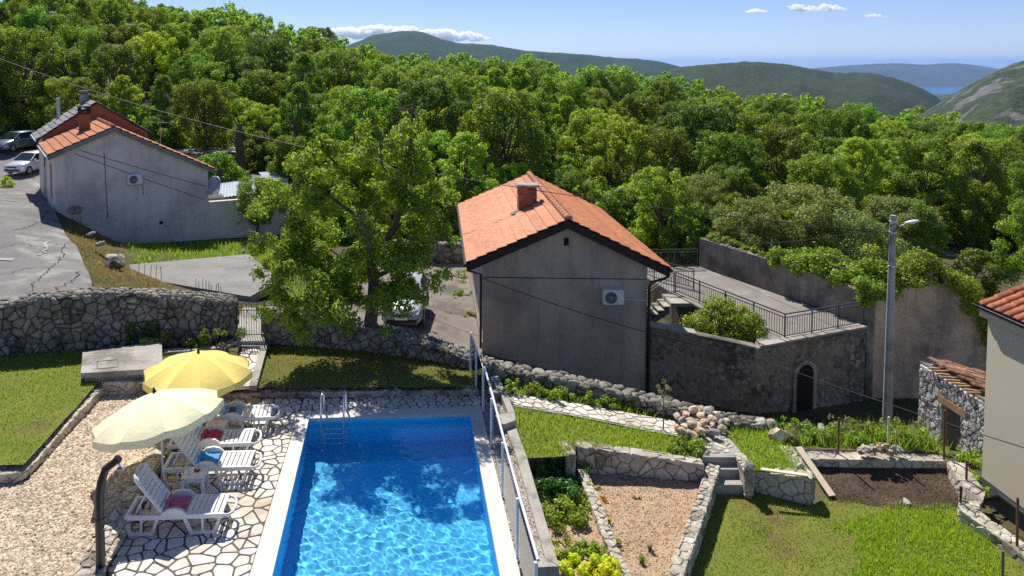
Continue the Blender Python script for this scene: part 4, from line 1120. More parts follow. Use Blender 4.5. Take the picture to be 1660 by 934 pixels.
# middle house: grey render gable with an orange tile roof
hx0, hx1, hy0, hy1 = 2.03, 8.55, 29.0, 40.2
eL, eR = PD(757,427,28.62), PD(1085,436,28.62); ap = PD(921,357,28.62)
ridge_back = Vector((ap.x+.05, 40.6, ap.z)); eLb = Vector((eL.x+.1, 40.6, eL.z)); eRb = Vector((eR.x-.05, 40.6, eR.z))
H1 = thing('house', 'grey rendered house with an orange tiled gable roof and brick chimney behind the pool', 'house', (5.3, 34.5, -4.0))
def rz_at(x, D=0):                              # underside of the roof over x
    t = (x-eL.x)/(ap.x-eL.x) if x < ap.x else (eR.x-x)/(eR.x-ap.x)
    return (eL.z if x < ap.x else eR.z) + (ap.z - (eL.z if x < ap.x else eR.z))*t
mb = MB(); zl, zr = rz_at(hx0)-.05, rz_at(hx1)-.05
mb.prism([(hx0,hy0,-5.2),(hx1,hy0,-5.2),(hx1,hy0,zr),(ap.x,hy0,ap.z-.06),(hx0,hy0,zl)], (0, hy1-hy0, 0)); mb.build('wall', MATS['render_grey'], H1, True)
mb = MB(); nL = (eLb-eL).cross(ap-eL).normalized(); nL = nL if nL.z > 0 else -nL; nR = (eRb-eR).cross(ap-eR).normalized(); nR = nR if nR.z > 0 else -nR
th = Vector((0, 0, -.10))
mb.prism([eL, ap, ridge_back, eLb], th); mb.prism([ap, eR, eRb, ridge_back], th); mb.build('roof_deck', MATS['bargeboard'], H1, True)
tiled_slope(H1, eL + Vector((0, -.04, 0)), eLb, ap + Vector((0, -.04, 0)), ridge_back, 10, 'tile_pale', seed=1)
tiled_slope(H1, eR + Vector((0, -.04, 0)), eRb, ap + Vector((0, -.04, 0)), ridge_back, 10, 'tile_orange', seed=2)
ridge_tiles(H1, ap + Vector((0, -.05, .10)), ridge_back + Vector((0, 0, .10)), 28, 'tile_pale', .15)
for a, b in ((eL, ap), (ap, eR)):
    mb = MB(); w = Vector((0, 0, -.34)); q = [a + Vector((0, -.02, -.02)), b + Vector((0, -.02, -.02)), b + w + Vector((0, -.02, 0)), a + w + Vector((0, -.02, 0))]
    mb.prism(q, (0, .05, 0)); mb.build('bargeboard', MATS['bargeboard'], H1, True)  # board deeper than the fascia: its dark band takes in the soffit's shadow
    mb = MB(); q = [a + Vector((0, .032, -.34)), b + Vector((0, .032, -.34)), b + Vector((0, .37, -.34)), a + Vector((0, .37, -.34))]; mb.prism(q, (0, 0, .05)); mb.build('soffit', MATS['bargeboard'], H1, True)
mb = MB(); mb.tube([eL + Vector((-.06, -.1, -.06)), eLb + Vector((-.06, 0, -.06))], .07, 8); mb.build('gutter', MATS['bargeboard'], H1, True)
mb = MB(); mb.tube([eR + Vector((.06, -.1, -.06)), eRb + Vector((.06, 0, -.06))], .07, 8); mb.build('gutter', MATS['black_metal'], H1, True)
gz = eR.z - .12
mb = MB(); mb.tube([(eR.x+.05, 28.75, gz), (eR.x+.03, 28.78, gz-.22), (eR.x-.12, 28.85, gz-.34), (hx1+.12, 28.9, gz-.5), (hx1+.07, 28.92, gz-.75), (hx1+.06, 28.92, -4.6)], .055, 8); mb.build('drain_pipe', MATS['black_metal'], H1, True)
mb = MB(); mb.tube([(eL.x+.0, 28.75, eL.z-.12), (eL.x+.1, 28.8, eL.z-.35), (hx0-.08, 29.0, eL.z-.55), (hx0-.08, 29.0, -2.6)], .05, 8); mb.build('drain_pipe', MATS['black_metal'], H1, True)
v = PD(918,392,28.99)
mb = MB(); mb.box(v.x-.10, v.x+.10, 28.985, 29.02, v.z-.16, v.z+.16); vv = mb.build('vent', MATS['door_dark'], H1, True)  # no hole: a dark plate stands in for the shade inside
mb = MB()
for a in ((-.13, -.10, -.19, .19), (.10, .13, -.19, .19), (-.10, .10, .16, .19), (-.10, .10, -.19, -.16)): mb.box(v.x+a[0], v.x+a[1], 28.975, 29.01, v.z+a[2], v.z+a[3])
mb.build('vent_frame', MATS['render_grey'], vv, True)
mb = MB(); mb.box(hx0-.02, hx0-.002, hy0+.02, hy1-.3, -3.0, -2.35); mb.build('plinth', MATS['concrete'], H1, True)
zf = PD(900,452,29).z
mb = MB(); mb.tube([(hx0+.05, 28.985, zf+.06), (5.3, 28.985, zf+.02), (hx1-.02, 28.985, zf-.02)], .018, 5); mb.build('cable', MATS['black_metal'], H1, True)
for y in (31.2, 35.6):                         # windows in the left side
    w = MB(); w.box(hx0-.02, hx0+.05, y, y+.9, -1.35, -.25); wo_ = w.build('window', MATS['car_glass'], H1, True)
    w = MB()
    for b in ((y-.07, y, -1.42, -.18), (y+.9, y+.97, -1.42, -.18), (y, y+.9, -.25, -.18), (y, y+.9, -1.42, -1.35), (y+.42, y+.48, -1.35, -.25)): w.box(hx0-.05, hx0+.03, b[0], b[1], b[2], b[3])
    w.build('window_frame', MATS['white_metal'], wo_, True)
# chimney on the left slope
cb = PD(854,338,33.4); chx, chy = cb.x, 33.4; chz = rz_at(chx)
ch = MB(); ch.box(chx-.40, chx+.40, chy-.30, chy+.30, chz-.5, chz+1.0); cho = ch.build('chimney', MATS['mortar'], H1, True)
rr = random.Random(3)
for side in range(4):
    nb = 4 if side in (0, 2) else 3
    for row in range(14):
        z0 = chz - .25 + row*.088
        if z0 > chz + .92: break
        for k in range(nb):
            if side in (0, 2):
                w = .80/nb; x0 = chx-.40 + k*w + .006; yy = chy-.30 if side == 0 else chy+.30; d = -.012 if side == 0 else .012
                b = MB(); b.box(x0, x0+w-.012, min(yy, yy+d), max(yy, yy+d), z0, z0+.076)
            else:
                w = .60/nb; y0 = chy-.30 + k*w + .006; xx = chx-.40 if side == 1 else chx+.40; d = -.012 if side == 1 else .012
                b = MB(); b.box(min(xx, xx+d), max(xx, xx+d), y0, y0+w-.012, z0, z0+.076)
            b.build('brick', MATS['brick'], cho, True)
b = MB(); b.bbox(chx-.52, chx+.52, chy-.42, chy+.42, chz+1.002, chz+1.09, .015); b.build('chimney_cap', MATS['concrete'], cho, True)
f = MB(); f.bar((chx-.75, chy-.55, rz_at(chx-.75)+.12), (chx-.42, chy-.36, rz_at(chx-.42)+.12), .25, .03); f.build('roof_flashing', MATS['bargeboard'], H1, True)
a1 = PD(993,479,28.98); aircon('air_conditioner', 'white air conditioner on the shaded gable of the middle house', (a1.x-.03, 28.985, a1.z-.30))
mb = MB(); mb.tube([(a1.x+.42, 28.93, a1.z-.14), (a1.x+.9, 28.97, a1.z-.18), (hx1, 28.97, a1.z-.2)], .018, 5); o = mb.build('pipe', MATS['ac_white'], None, True, (a1.x+.42, 28.93, a1.z-.14)); tag(o, 'thin white pipe running from the air conditioner to the drain pipe', 'pipe')

# left house, turned 31 degrees: pale render gable, orange roof; higher slate roofed house behind it
ANG = R(31.5); HO = Vector((-21.0, 41.0, 0)); gv = Vector((math.cos(ANG), math.sin(ANG), 0)); bv = Vector((-math.sin(ANG), math.cos(ANG), 0))
def LH(s, b, z): return HO + gv*s + bv*b + Vector((0, 0, z))
H2 = thing('house', 'pale rendered house with a low orange tiled roof beside the road', 'house', LH(4, 3, 0))
SA = 3.06; ZA, ZL, ZR = 5.12, 3.82, 2.45
mb = MB(); mb.prism([LH(0,0,-2.6), LH(8.43,0,-2.6), LH(8.43,0,ZR-.05), LH(SA,0,ZA-.05), LH(0,0,ZL-.05)], bv*7.0); mb.build('wall', MATS['render_house'], H2, True)
e0, e0b = LH(-.35,-.25,ZL-.13), LH(-.35,7.0,ZL-.13); a0, a0b = LH(SA,-.25,ZA), LH(SA,7.0,ZA); r0, r0b = LH(8.75,-.25,ZR-.18), LH(8.75,7.0,ZR-.18)
mb = MB(); mb.prism([e0, a0, a0b, e0b], (0, 0, -.09)); mb.prism([a0, r0, r0b, a0b], (0, 0, -.09)); mb.build('roof_deck', MATS['concrete'], H2, True)
tiled_slope(H2, e0, e0b, a0, a0b, 8, 'tile_orange', seed=3); tiled_slope(H2, r0, r0b, a0, a0b, 14, 'tile_orange', seed=4)
ridge_tiles(H2, a0 + Vector((0, 0, .08)), a0b + Vector((0, 0, .08)), 17, 'tile_orange', .13)
for a, b in ((e0, a0), (a0, r0)):
    mb = MB(); mb.prism([a - bv*.02, b - bv*.02, b - bv*.02 + Vector((0, 0, -.26)), a - bv*.02 + Vector((0, 0, -.26))], bv*.05); mb.build('verge', MATS['concrete_old'], H2, True)
mb = MB(); mb.tube([e0 + gv*-.06 + Vector((0, 0, -.1)), e0b + gv*-.06 + Vector((0, 0, -.1))], .07, 8); mb.build('gutter', MATS['zinc'], H2, True)
def onslope(s): return ZL-.13 + (ZA-ZL+.13)*(s+.35)/(SA+.35)
c = LH(1.95, 3.6, 0); zc = onslope(1.95)
mb = MB(); mb.box(-.30, .30, -.30, .30, -.4, 1.05); k = mb.build('chimney', MATS['brick'], H2); k.location = Vector((c.x, c.y, zc)) - H2.location; k.rotation_euler = (0, 0, ANG)
for z in (1.05, 1.25, 1.45):
    b = MB(); b.bbox(-.36, .36, -.36, .36, z, z+.09, .01)
    if z < 1.4:
        for x in (-.25, .25):
            for y in (-.25, .25): b.box(x-.07, x+.07, y-.07, y+.07, z+.09, z+.2)
    b.build('chimney_cap', MATS['bargeboard'] if z > 1 else MATS['brick'], k)
mb = MB(); p0 = LH(.55, -.0, 0)
for s0, s1, z0, z1 in ((8.43, 13.35, -2.6, .22),):
    pass
ba = LH(6.05,0,0); aa = PD(221,289,42.5)
sA = 5.2
t_ = aircon('air_conditioner', 'small white air conditioner on the pale gable of the left house', LH(4.15, -.01, PD(221,298,43.2).z), ANG); t_.scale = (1.0, 1.0, 1.0)
for s0, z0, s1, z1 in ((1.2, 3.9, 8.3, 1.2), (1.0, 3.7, 8.2, .4), (2.55, 3.6, 2.65, -.2), (4.6, 2.1, 4.62, 1.0)):
    mb = MB(); mb.tube([LH(s0,-.015,z0), LH((s0+s1)/2,-.015,(z0+z1)/2-.04), LH(s1,-.015,z1)], .016, 5); mb.build('cable', MATS['rail_metal'], H2, True)
mb = MB(); mb.lathe([(0, 0), (.10, .0), (.11, .02)], 12); k = mb.build('vent', MATS['door_dark'], H2); k.location = LH(5.6,-.005,-.75) - H2.location; k.rotation_euler = (R(90), 0, ANG)
d = MB(); d.box(-.02, .03, 0, 1.0, 0, 2.0); k = d.build('door', MATS['wood_brown'], H2); k.location = LH(0,2.2,.85) - H2.location; k.rotation_euler = (0, 0, ANG)
# satellite dish at the right eave
dsh = thing('satellite_dish', 'grey satellite dish under the right eave of the pale left house', 'satellite dish', LH(8.75, -.15, 1.2))
mb = MB(); mb.lathe([(.0, .0), (.3, .03), (.55, .11), (.62, .15), (.55, .13), (.3, .05), (0, .02)], 22); k = mb.build('dish', MATS['zinc'], dsh); k.rotation_euler = (R(62), 0, R(-30))
mb = MB(); mb.tube([(0, 0, 0), (-.1, .2, -.2), (-.3, .28, -.2)], .03, 6); mb.build('mount', MATS['grey_metal'], dsh)
# low rendered wall continuing the gable
mb = MB(); q = [LH(8.44,.02,-2.6), LH(13.4,.02,-2.6), LH(13.4,.02,.12), LH(8.44,.02,.22)]; mb.prism(q, bv*.35); o = mb.build('yard_wall', MATS['render_house'], None, True, q[0]); tag(o, 'pale rendered yard wall running right from the left house', 'yard wall', None, 'thing')
# sheds and sheet roofs in the yard behind
def sheet_roof(name, label, a, b, c, d_, mat, zb, wmat='concrete_old'):
    t = thing(name, label, 'shed', a)
    mb = MB(); n = 26; vs = []; fs = []
    for j in range(n*2+1):
        u = j/(n*2); z = .03*math.sin(u*n*math.pi)
        vs += [a.lerp(b, u) + Vector((0, 0, z)), d_.lerp(c, u) + Vector((0, 0, z))]
    for j in range(n*2): fs.append((j*2, j*2+2, j*2+3, j*2+1))
    mb.add(vs, fs); o = mb.build('roof_sheet', MATS[mat], t, True)
    mb = MB(); q = [p.lerp((a+b+c+d_)/4, .06) for p in (a, b, c, d_)]
    mb.prism([Vector((p.x, p.y, zb)) for p in q], (0, 0, min(p.z for p in q)-.05-zb)); mb.build('shed_wall', MATS[wmat], t, True)
sheet_roof('shed', 'shed with a blue grey sheet metal roof behind the yard wall', LH(9.3,1.0,.25), LH(12.3,1.0,.35), LH(12.5,3.6,.85), LH(10.2,3.6,.75), 'zinc', -2)
sheet_roof('shed', 'low shed with a dark brown sheet roof beside the left house', LH(8.6,.6,.3), LH(9.6,.6,.3), LH(9.9,3.4,.5), LH(8.6,3.4,.5), 'slate', -2)
sheet_roof('shed', 'small shed with a light metal roof half hidden by the walnut leaves', LH(12.9,2.5,.9), LH(14.6,2.5,.9), LH(14.8,4.2,1.2), LH(13.0,4.2,1.2), 'zinc', -2, 'ac_white')
sheet_roof('shed', 'grey flat roofed shed among the bushes behind the yard', PD(408,290,54), PD(446,296,54), PD(440,286,57), PD(408,283,57), 'slate', -2)
sheet_roof('shed', 'long flat concrete roofed shed behind the left house roof', PD(280,250,57), PD(385,247,57), PD(382,238,61), PD(284,240,61), 'concrete', -1)
sheet_roof('shed', 'white shed with a red edged roof behind the walnut tree', PD(455,320,48), PD(498,326,48), PD(494,312,50), PD(458,310,50), 'tile_old', -2.2, 'ac_white')
# slate roofed house behind
H3 = thing('house', 'taller old house with grey slate roof and brick gable behind the pale left house', 'house', LH(3.1, 9, .5))
ZS, ZE = 6.25, 4.05
mb = MB(); mb.prism([LH(-.1,7.05,-1), LH(6.2,7.05,-1), LH(6.2,7.05,ZE), LH(SA,7.05,ZS-.08), LH(-.1,7.05,ZE)], bv*4.0); mb.build('wall', MATS['render_house'], H3, True)
mb = MB(); mb.prism([LH(-.08,7.03,2.2), LH(6.18,7.03,2.2), LH(6.18,7.03,ZE-.02), LH(SA,7.03,ZS-.1), LH(-.08,7.03,ZE-.02)], bv*.015); mb.build('brick_gable', MATS['brick'], H3, True)
for a, b, c, d_ in ((LH(-.45,6.8,ZE-.1), LH(-.45,11.3,ZE-.1), LH(SA,11.3,ZS), LH(SA,6.8,ZS)), (LH(6.6,6.8,ZE-.1), LH(6.6,11.3,ZE-.1), LH(SA,11.3,ZS), LH(SA,6.8,ZS))):
    nn = (b-a).cross(d_-a).normalized(); nn = nn if nn.z > 0 else -nn
    mb = MB(); mb.prism([a, b, c, d_], (0, 0, -.08)); mb.build('roof_deck', MATS['bargeboard'], H3, True)
    rr = random.Random(5); ux = (b-a).normalized(); nrow, ncol = 11, 8
    for r in range(nrow):
        for k in range(ncol):
            u0, u1 = k/ncol + .004, (k+1)/ncol - .004; v0, v1 = r/nrow, min(1.0, (r+1.15)/nrow)
            q = [bilerp(a, b, c, d_, u0, v0) + nn*(.05 + rr.uniform(0, .03)), bilerp(a, b, c, d_, u1, v0) + nn*(.05 + rr.uniform(0, .03)), bilerp(a, b, c, d_, u1, v1) + nn*.015, bilerp(a, b, c, d_, u0, v1) + nn*.015]
            mb = MB(); mb.prism(q, nn*.025); mb.build('slate', MATS['slate'], H3, True)
c = LH(2.7, 10.2, ZS-.2); mb = MB(); mb.box(-.28, .28, -.28, .28, -.4, .55); k = mb.build('chimney', MATS['concrete'], H3); k.location = c - H3.location; k.rotation_euler = (0, 0, ANG)
b = MB(); b.bbox(-.38, .38, -.38, .38, .55, .63, .01); b.box(-.2, .2, -.2, .2, .63, .8); b.bbox(-.3, .3, -.3, .3, .8, .86, .01); b.build('chimney_cap', MATS['concrete_old'], k)
mb = MB(); mb.tube([LH(1.2,11.5,3.6), LH(1.2,11.5,6.4)], .12, 8); mb.build('flue', MATS['zinc'], H3, True)
mb = MB(); mb.tube([LH(-.52,6.8,ZE-.16), LH(-.52,11.3,ZE-.16)], .07, 8); mb.build('gutter', MATS['zinc'], H3, True)
an = thing('antenna', 'thin television aerial standing behind the orange roof of the left house', 'antenna', LH(6.9, 6.2, 2.6))
mb = MB(); mb.tube([(0, 0, 0), (0, 0, 2.4)], .02, 6); mb.build('mast', MATS['grey_metal'], an)
mb = MB(); mb.bar((-.2, 0, 2.2), (.9, .2, 2.15), .02, .02)
for k in range(7): mb.bar((-.1+k*.15, -.22, 2.2), (-.1+k*.15, .26, 2.2), .012, .012)
mb.build('aerial', MATS['grey_metal'], an)

# terrace building with the arched cellar door
W0, W1, W2, W3, W4, W5, W6 = (8.72,29.0), (12.6,28.2), (18.15,30.4), (14.45,39.5), (10.7,39.3), (11.5,34.9), (13.1,29.6)
TZ = -2.2
T1 = thing('terrace_building', 'old stone cellar building with an arched door and a roof terrace', 'cellar building', (14.5, 33, -5))
mb = MB(); mb.prism([(x, y, -6.4) for x, y in (W1, W2, W3, W4, W5, W6)], (0, 0, TZ-.1+6.4)); mb.build('wall', MATS['old_plaster'], T1, True)
mb = MB(); mb.prism([(x, y, TZ-.1) for x, y in ((12.75,28.18), (18.2,30.36), W3, W4, W5, (13.0,29.2))], (0, 0, .1)); mb.build('terrace_floor', MATS['terrace_floor'], T1, True)
wd = (Vector(W2)-Vector(W1)).normalized(); wn_ = Vector((wd.y, -wd.x)); dc = Vector(W1) + wd*((PD(1307,640,28.9).x-12.6)/wd.x)
def DP(s, o, z): return Vector((dc.x + wd.x*s + wn_.x*o, dc.y + wd.y*s + wn_.y*o, z))
dz0, dzs, rw = -5.2, PD(1307,612,28.9).z, .46
arch = [DP(-rw,.012,dz0), DP(rw,.012,dz0)] + [DP(rw*math.cos(t*math.pi/10), .012, dzs + rw*math.sin(t*math.pi/10)) for t in range(11)]
mb = MB(); mb.prism(arch, Vector((wn_.x, wn_.y, 0))*.015); dr = mb.build('door', MATS['door_dark'], T1, True)
for k in range(5):
    x = -rw + .02 + k*(2*rw-.02)/5; w = (2*rw-.02)/5 - .012; top = dzs + math.sqrt(max(0, rw**2 - max(abs(x), abs(x+w))**2)) - .02
    b = MB(); b.prism([DP(x,.028,dz0+.02), DP(x+w,.028,dz0+.02), DP(x+w,.028,top), DP(x,.028,top)], Vector((wn_.x, wn_.y, 0))*.02); b.build('plank', MATS['door_dark'], dr, True)
ro = rw + .17
blocks = [(-ro, -rw, dz0 + k*.42, dz0 + (k+1)*.42 - .015) for k in range(int((dzs-dz0)/.42))] + [(rw, ro, dz0 + k*.42, dz0 + (k+1)*.42 - .015) for k in range(int((dzs-dz0)/.42))]
zt_ = dz0 + int((dzs-dz0)/.42)*.42
for a, b_, z0, z1 in blocks + [(-ro, -rw, zt_, dzs-.005), (rw, ro, zt_, dzs-.005)]:
    b = MB(); b.prism([DP(a,.0,z0), DP(b_,.0,z0), DP(b_,.0,z1), DP(a,.0,z1)], Vector((wn_.x, wn_.y, 0))*.09); b.build('jamb_stone', MATS['concrete'], T1, True)
for k in range(7):
    t0, t1 = math.pi*k/7 + .012, math.pi*(k+1)/7 - .012
    b = MB(); b.prism([DP(rw*math.cos(t0),0,dzs+rw*math.sin(t0)), DP(ro*math.cos(t0),0,dzs+ro*math.sin(t0)), DP(ro*math.cos((t0+t1)/2),0,dzs+ro*math.sin((t0+t1)/2)), DP(ro*math.cos(t1),0,dzs+ro*math.sin(t1)), DP(rw*math.cos(t1),0,dzs+rw*math.sin(t1))], Vector((wn_.x, wn_.y, 0))*.09); b.build('arch_stone', MATS['concrete'], T1, True)
# slabs along the terrace edge
for k in range(5):
    f, g = k/5, (k+1)/5 - .01; a, b_ = Vector((12.9,28.2)), Vector((18.1,30.28))
    b = MB(); q = [a.lerp(b_, f), a.lerp(b_, g)]; w = .32
    b.prism([(q[0].x+wn_.x*.06, q[0].y+wn_.y*.06, TZ), (q[1].x+wn_.x*.06, q[1].y+wn_.y*.06, TZ), (q[1].x-wn_.x*w, q[1].y-wn_.y*w, TZ), (q[0].x-wn_.x*w, q[0].y-wn_.y*w, TZ)], (0, 0, .05+.01*(k % 2))); b.build('edge_slab', MATS['concrete'], T1, True)
# courtyard wall: plastered rubble with a concrete coping
cw = thing('courtyard_wall', 'old stone courtyard wall between the grey house and the arched door', 'courtyard wall', (10.5, 28.6, -4.8))
mb = MB(); mb.prism([(8.72,29.0,-6.0), (12.6,28.2,-6.0), (12.6,28.2,-2.25), (10.6,28.6,-1.95), (8.72,29.0,-1.72)], (.08, .42, 0)); mb.build('wall', MATS['old_plaster'], cw, True)
mb = MB()
mb.prism([(8.70,28.95,-1.715), (10.4,28.6,-1.93), (10.5,29.1,-1.93), (8.80,29.47,-1.715)], (0, 0, .07)); mb.build('coping', MATS['concrete'], cw, True)
rr = random.Random(31); k = 0
ln = Line([W0, W1, W2]); dS = (Vector(W1)-Vector(W0)).length
def facing(parent, s0, s1, z0, z1f, size, seed, mat, keep=lambda s, z: True, dens=1.0):
    rr = random.Random(seed)
    for c in cells([(s0, z0), (s1, z0), (s1, z1f(s1)), (s0, z1f(s0))], size, seed, aspect=1.35):
        cx = sum(q[0] for q in c)/len(c); cz = sum(q[1] for q in c)/len(c)
        if not keep(cx, cz) or rr.random() > dens: continue
        q = inset(c, .02)
        if len(q) < 3 or area(q) < .008: continue
        def fm(s, t, o):
            p, nn, _, _ = ln.at(s); return Vector((p.x + nn.x*o, p.y + nn.y*o, t)) - parent.location
        me = stone_mesh('stone', q, fm, .03, rr.uniform(.015, .045), MATS[mat], rr)
        if me: link('stone', me, parent)
facing(cw, .02, dS-.02, -5.3, lambda s: -1.8 - .5*s/dS, .30, 41, 'rubble', dens=.75)
facing(T1, dS+.02, ln.L-.02, -5.4, lambda s: -2.35, .34, 42, 'rubble', lambda s, z: not (abs(s - dS - (dc-Vector(W1)).length) < ro+.12 and z < dzs+ro+.12), .7)
# tall wall behind the terrace
tw = [(14.45,39.5), (16.3,35.1), (18.25,30.5)]; tz = [-.66, -.70, -.85]
mb = MB(); sec = []
for (x, y), z in zip(tw, tz): sec += [(x, y, -6.0), (x, y, z), (x+.45, y+.2, z), (x+.45, y+.2, -6.0)]
fs = [(0, 1, 2, 3), (11, 10, 9, 8)]
for k in range(2):
    for e in range(4): fs.append((k*4+e, k*4+4+e, k*4+4+(e+1) % 4, k*4+(e+1) % 4))
mb.add(sec, fs); o = mb.build('terrace_wall', MATS['terrace_wall'], None, True, (16.3, 35, -2.2)); tag(o, 'tall weathered grey wall along the back of the roof terrace', 'terrace wall', None, 'thing')
lnk = Line(tw[::-1])
for c in cells([(0, 0), (lnk.L, 0), (lnk.L, .46), (0, .46)], .3, 55):
    q = inset(c, .015)
    if len(q) < 3: continue
    def fm(s, t, o_):
        p_, n_, _, _ = lnk.at(s); z = lnk.val(tz[::-1], s); return Vector((p_.x + n_.x*-1*(-t) if False else p_.x + .92*t, p_.y + .40*t, z + o_ + .0)) - o.location
    me = stone_mesh('stone', q, fm, .03, .05, MATS['rubble'], rr)
    if me: link('stone', me, o)
# gable wall of the ruin
gb = [(1408,700),(1408,492),(1424,487),(1450,478),(1470,466),(1490,452),(1507,443),(1520,440),(1540,449),(1558,470),(1578,502),(1598,540),(1614,566),(1614,700)]
def RW(px, py):
    p = PD(px, py, 31.0); k = (p.x-18.3)/5.2; p = PD(px, py, 30.6 + .8*k); return p
mb = MB(); q = [RW(a, b) for a, b in gb]; q[0].z = q[-1].z = -7.5
mb.prism(q, (.1, .6, 0)); o = mb.build('ruin_wall', MATS['ruin_plaster'], None, True, (20.5, 31, -6)); tag(o, 'tall roofless gable wall of a ruin with brown plaster under ivy', 'ruin wall', None, 'thing')
hp = RW(1522,452); hb = MB(); hb.box(-.30, .26, -.05, .1, -.18, .22); h = hb.build('opening_shade', MATS['door_dark'], o); h.location = hp - o.location  # solid dark block in place of the shade inside a wall opening
for dx, w in ((-.50, .16), (.30, .20)):
    b = MB(); b.bbox(dx-w/2, dx+w/2, -.12, .05, -.22, .28, .03); b.build('jamb_stone', MATS['concrete'], h)

# railings of the terrace
def railing(name, label, pts, zf, h=1.0, post_step=1.5, bal=.13, group='railings round the roof terrace'):
    t = thing(name, label, 'railing', (pts[0][0], pts[0][1], zf(0)), 0, group)
    ln = Line(pts); mb = MB(); m2 = MB(); m3 = MB()
    for i, (a, b) in enumerate(zip(ln.c, ln.c[1:])):
        pa, pb = ln.p[i], ln.p[i+1]; za, zb_ = zf(a), zf(b)
        for m_, hh, w in ((mb, h, .05), (m2, h-.14, .035), (m3, .12, .035)): m_.bar((pa.x, pa.y, za+hh), (pb.x, pb.y, zb_+hh), w, w*.8)
        n = max(1, round((b-a)/post_step))
        for k in range(n + (i == len(ln.p)-2)):
            p = pa.lerp(pb, k/n); z = za + (zb_-za)*k/n; q = MB(); q.bar((p.x, p.y, z-.1), (p.x, p.y, z+h-.03), .045, .045); q.build('post', MATS['rail_metal'], t, True)
        nb = int((b-a)/bal)
        for k in range(1, nb):
            p = pa.lerp(pb, k/nb); z = za + (zb_-za)*k/nb; q = MB(); q.bar((p.x, p.y, z+.125), (p.x, p.y, z+h-.145), .018, .018); q.build('baluster', MATS['rail_metal'], t, True)
    mb.build('top_rail', MATS['rail_metal'], t, True); m2.build('middle_rail', MATS['rail_metal'], t, True); m3.build('bottom_rail', MATS['rail_metal'], t, True)
    return t
railing('railing', 'grey metal railing turning the front corner of the roof terrace', [(18.1,30.55), (14.05,28.95), (11.66,34.9)], lambda s: TZ)
railing('railing', 'grey metal railing across the back end of the roof terrace', [(14.3,39.35), (10.5,39.1)], lambda s: TZ)
railing('railing', 'short grey railing between the stairs and the back of the terrace', [(12.7,35.4), (11.3,37.1), (10.6,39.0)], lambda s: TZ)
railing('railing', 'sloping grey handrail down the outside stairs by the grey house', [(11.6,34.95), (9.4,34.6)], lambda s: TZ - .62*s, 1.0)
stt = thing('outside_stairs', 'concrete outside stairs beside the grey house up to the roof terrace', 'stairs', (10.4, 34.3, -4))
mb = MB(); mb.box(11.0, 12.1, 33.5, 34.88, TZ-.22, TZ-.05); mb.build('landing', MATS['concrete'], stt, True)
for k in range(8):
    mb = MB(); x = 11.0 - k*.27; z = TZ - .05 - (k+1)*.18; mb.box(x-.29, x-.002, 33.6, 34.7, z-.06, z); mb.build('step', MATS['concrete'], stt, True)
mb = MB(); mb.prism([(11.0,33.7,TZ-.3), (8.85,33.7,TZ-1.75), (8.85,33.7,TZ-2.0), (11.0,33.7,TZ-.6)], (0, .85, 0)); mb.build('stringer', MATS['concrete_old'], stt, True)
mb = MB(); mb.box(10.62, 10.72, 36.6, 37.3, -3.5, -2.6); o = mb.build('window', MATS['car_glass'], T1, True)

# stone shed with a sagging tile roof
sx, sy0, sy1 = 15.88, 23.6, 20.2; sb, stp = -3.4, -1.02
S1 = thing('stone_shed', 'ruined dry stone shed with old sagging roof tiles beside the cream house', 'shed', (16.5, 22, sb))
def pier(y0, y1, z0, z1, seed, ends=()):
    rubble_wall('wall', None, None, [(sx, y0), (sx+.06*(23.6-y1)/3, y1)], [z0, z0], [z1, z1], .5, .19, ('pale_shed', 'pale_core'), seed=seed, bulge=.04, joint=.02, parent=S1, ends=ends, zcore=0)
mk('pale_shed', (.40, .38, .37), (.56, .54, .52), 4, 12, .5, .6, .03, .95, rand=.3, c3=(.20, .18, .17), s3=2.5)
pier(sy0, 22.52, sb, stp, 61, ('start',)); pier(21.68, sy1, sb, stp, 62); pier(22.50, 21.70, -1.58, stp, 63)
mb = MB(); mb.box(sx-.02, sx+.5, 21.5, 22.7, -1.82, -1.60); mb.build('lintel', MATS['wood_brown'], S1, True)
for k in range(5):
    y = 21.70 + k*.162; b = MB(); b.box(sx+.20, sx+.25, y, y+.15, sb, -1.86 + .02*(k % 2)); b.build('door_plank', MATS['wood_old'], S1, True)
mb = MB(); mb.box(sx+.52, 19.5, 23.25, 23.75, sb, -1.35); mb.build('back_wall', MATS['pale_core'], S1, True)
rr = random.Random(12)
for r in range(15):
    for k in range(7):
        y = 20.25 + r*.235 + rr.uniform(-.02, .02); x0 = sx + .25 + k*.5 + rr.uniform(-.04, .04); z0 = stp + .22 - (x0-sx)*.26 + rr.uniform(-.015, .03) + (.03 if (r+k) % 2 else 0)
        b = MB(); vs = []
        for j, (dx, dz) in enumerate(((0, .0), (.58, -.58*.26))):
            for i in range(6):
                t = math.pi*i/5; vs.append((dx, math.cos(t)*.11, dz + math.sin(t)*.07 + (.03 if j == 0 else .0)))
        b.add(vs, [(i, i+1, 7+i, 6+i) for i in range(5)] + [(5, 4, 3, 2, 1, 0), (6, 7, 8, 9, 10, 11)], 0, False)
        o = b.build('roof_tile', MATS['tile_old'], S1); o.location = Vector((x0, y, z0)) - S1.location; o.rotation_euler = (rr.uniform(-.08, .08), rr.uniform(-.05, .05), rr.uniform(-.12, .12))
for k in range(9):                              # broken laths along the wall top
    y = 21.3 + k*.22; b = MB(); b.bar((-.15, 0, .02), (rr.uniform(.5, .75), rr.uniform(-.1, .1), -.02), .07, .04); o = b.build('lath', MATS['wood_brown'], S1); o.location = Vector((sx+.05, y, stp+.07)) - S1.location
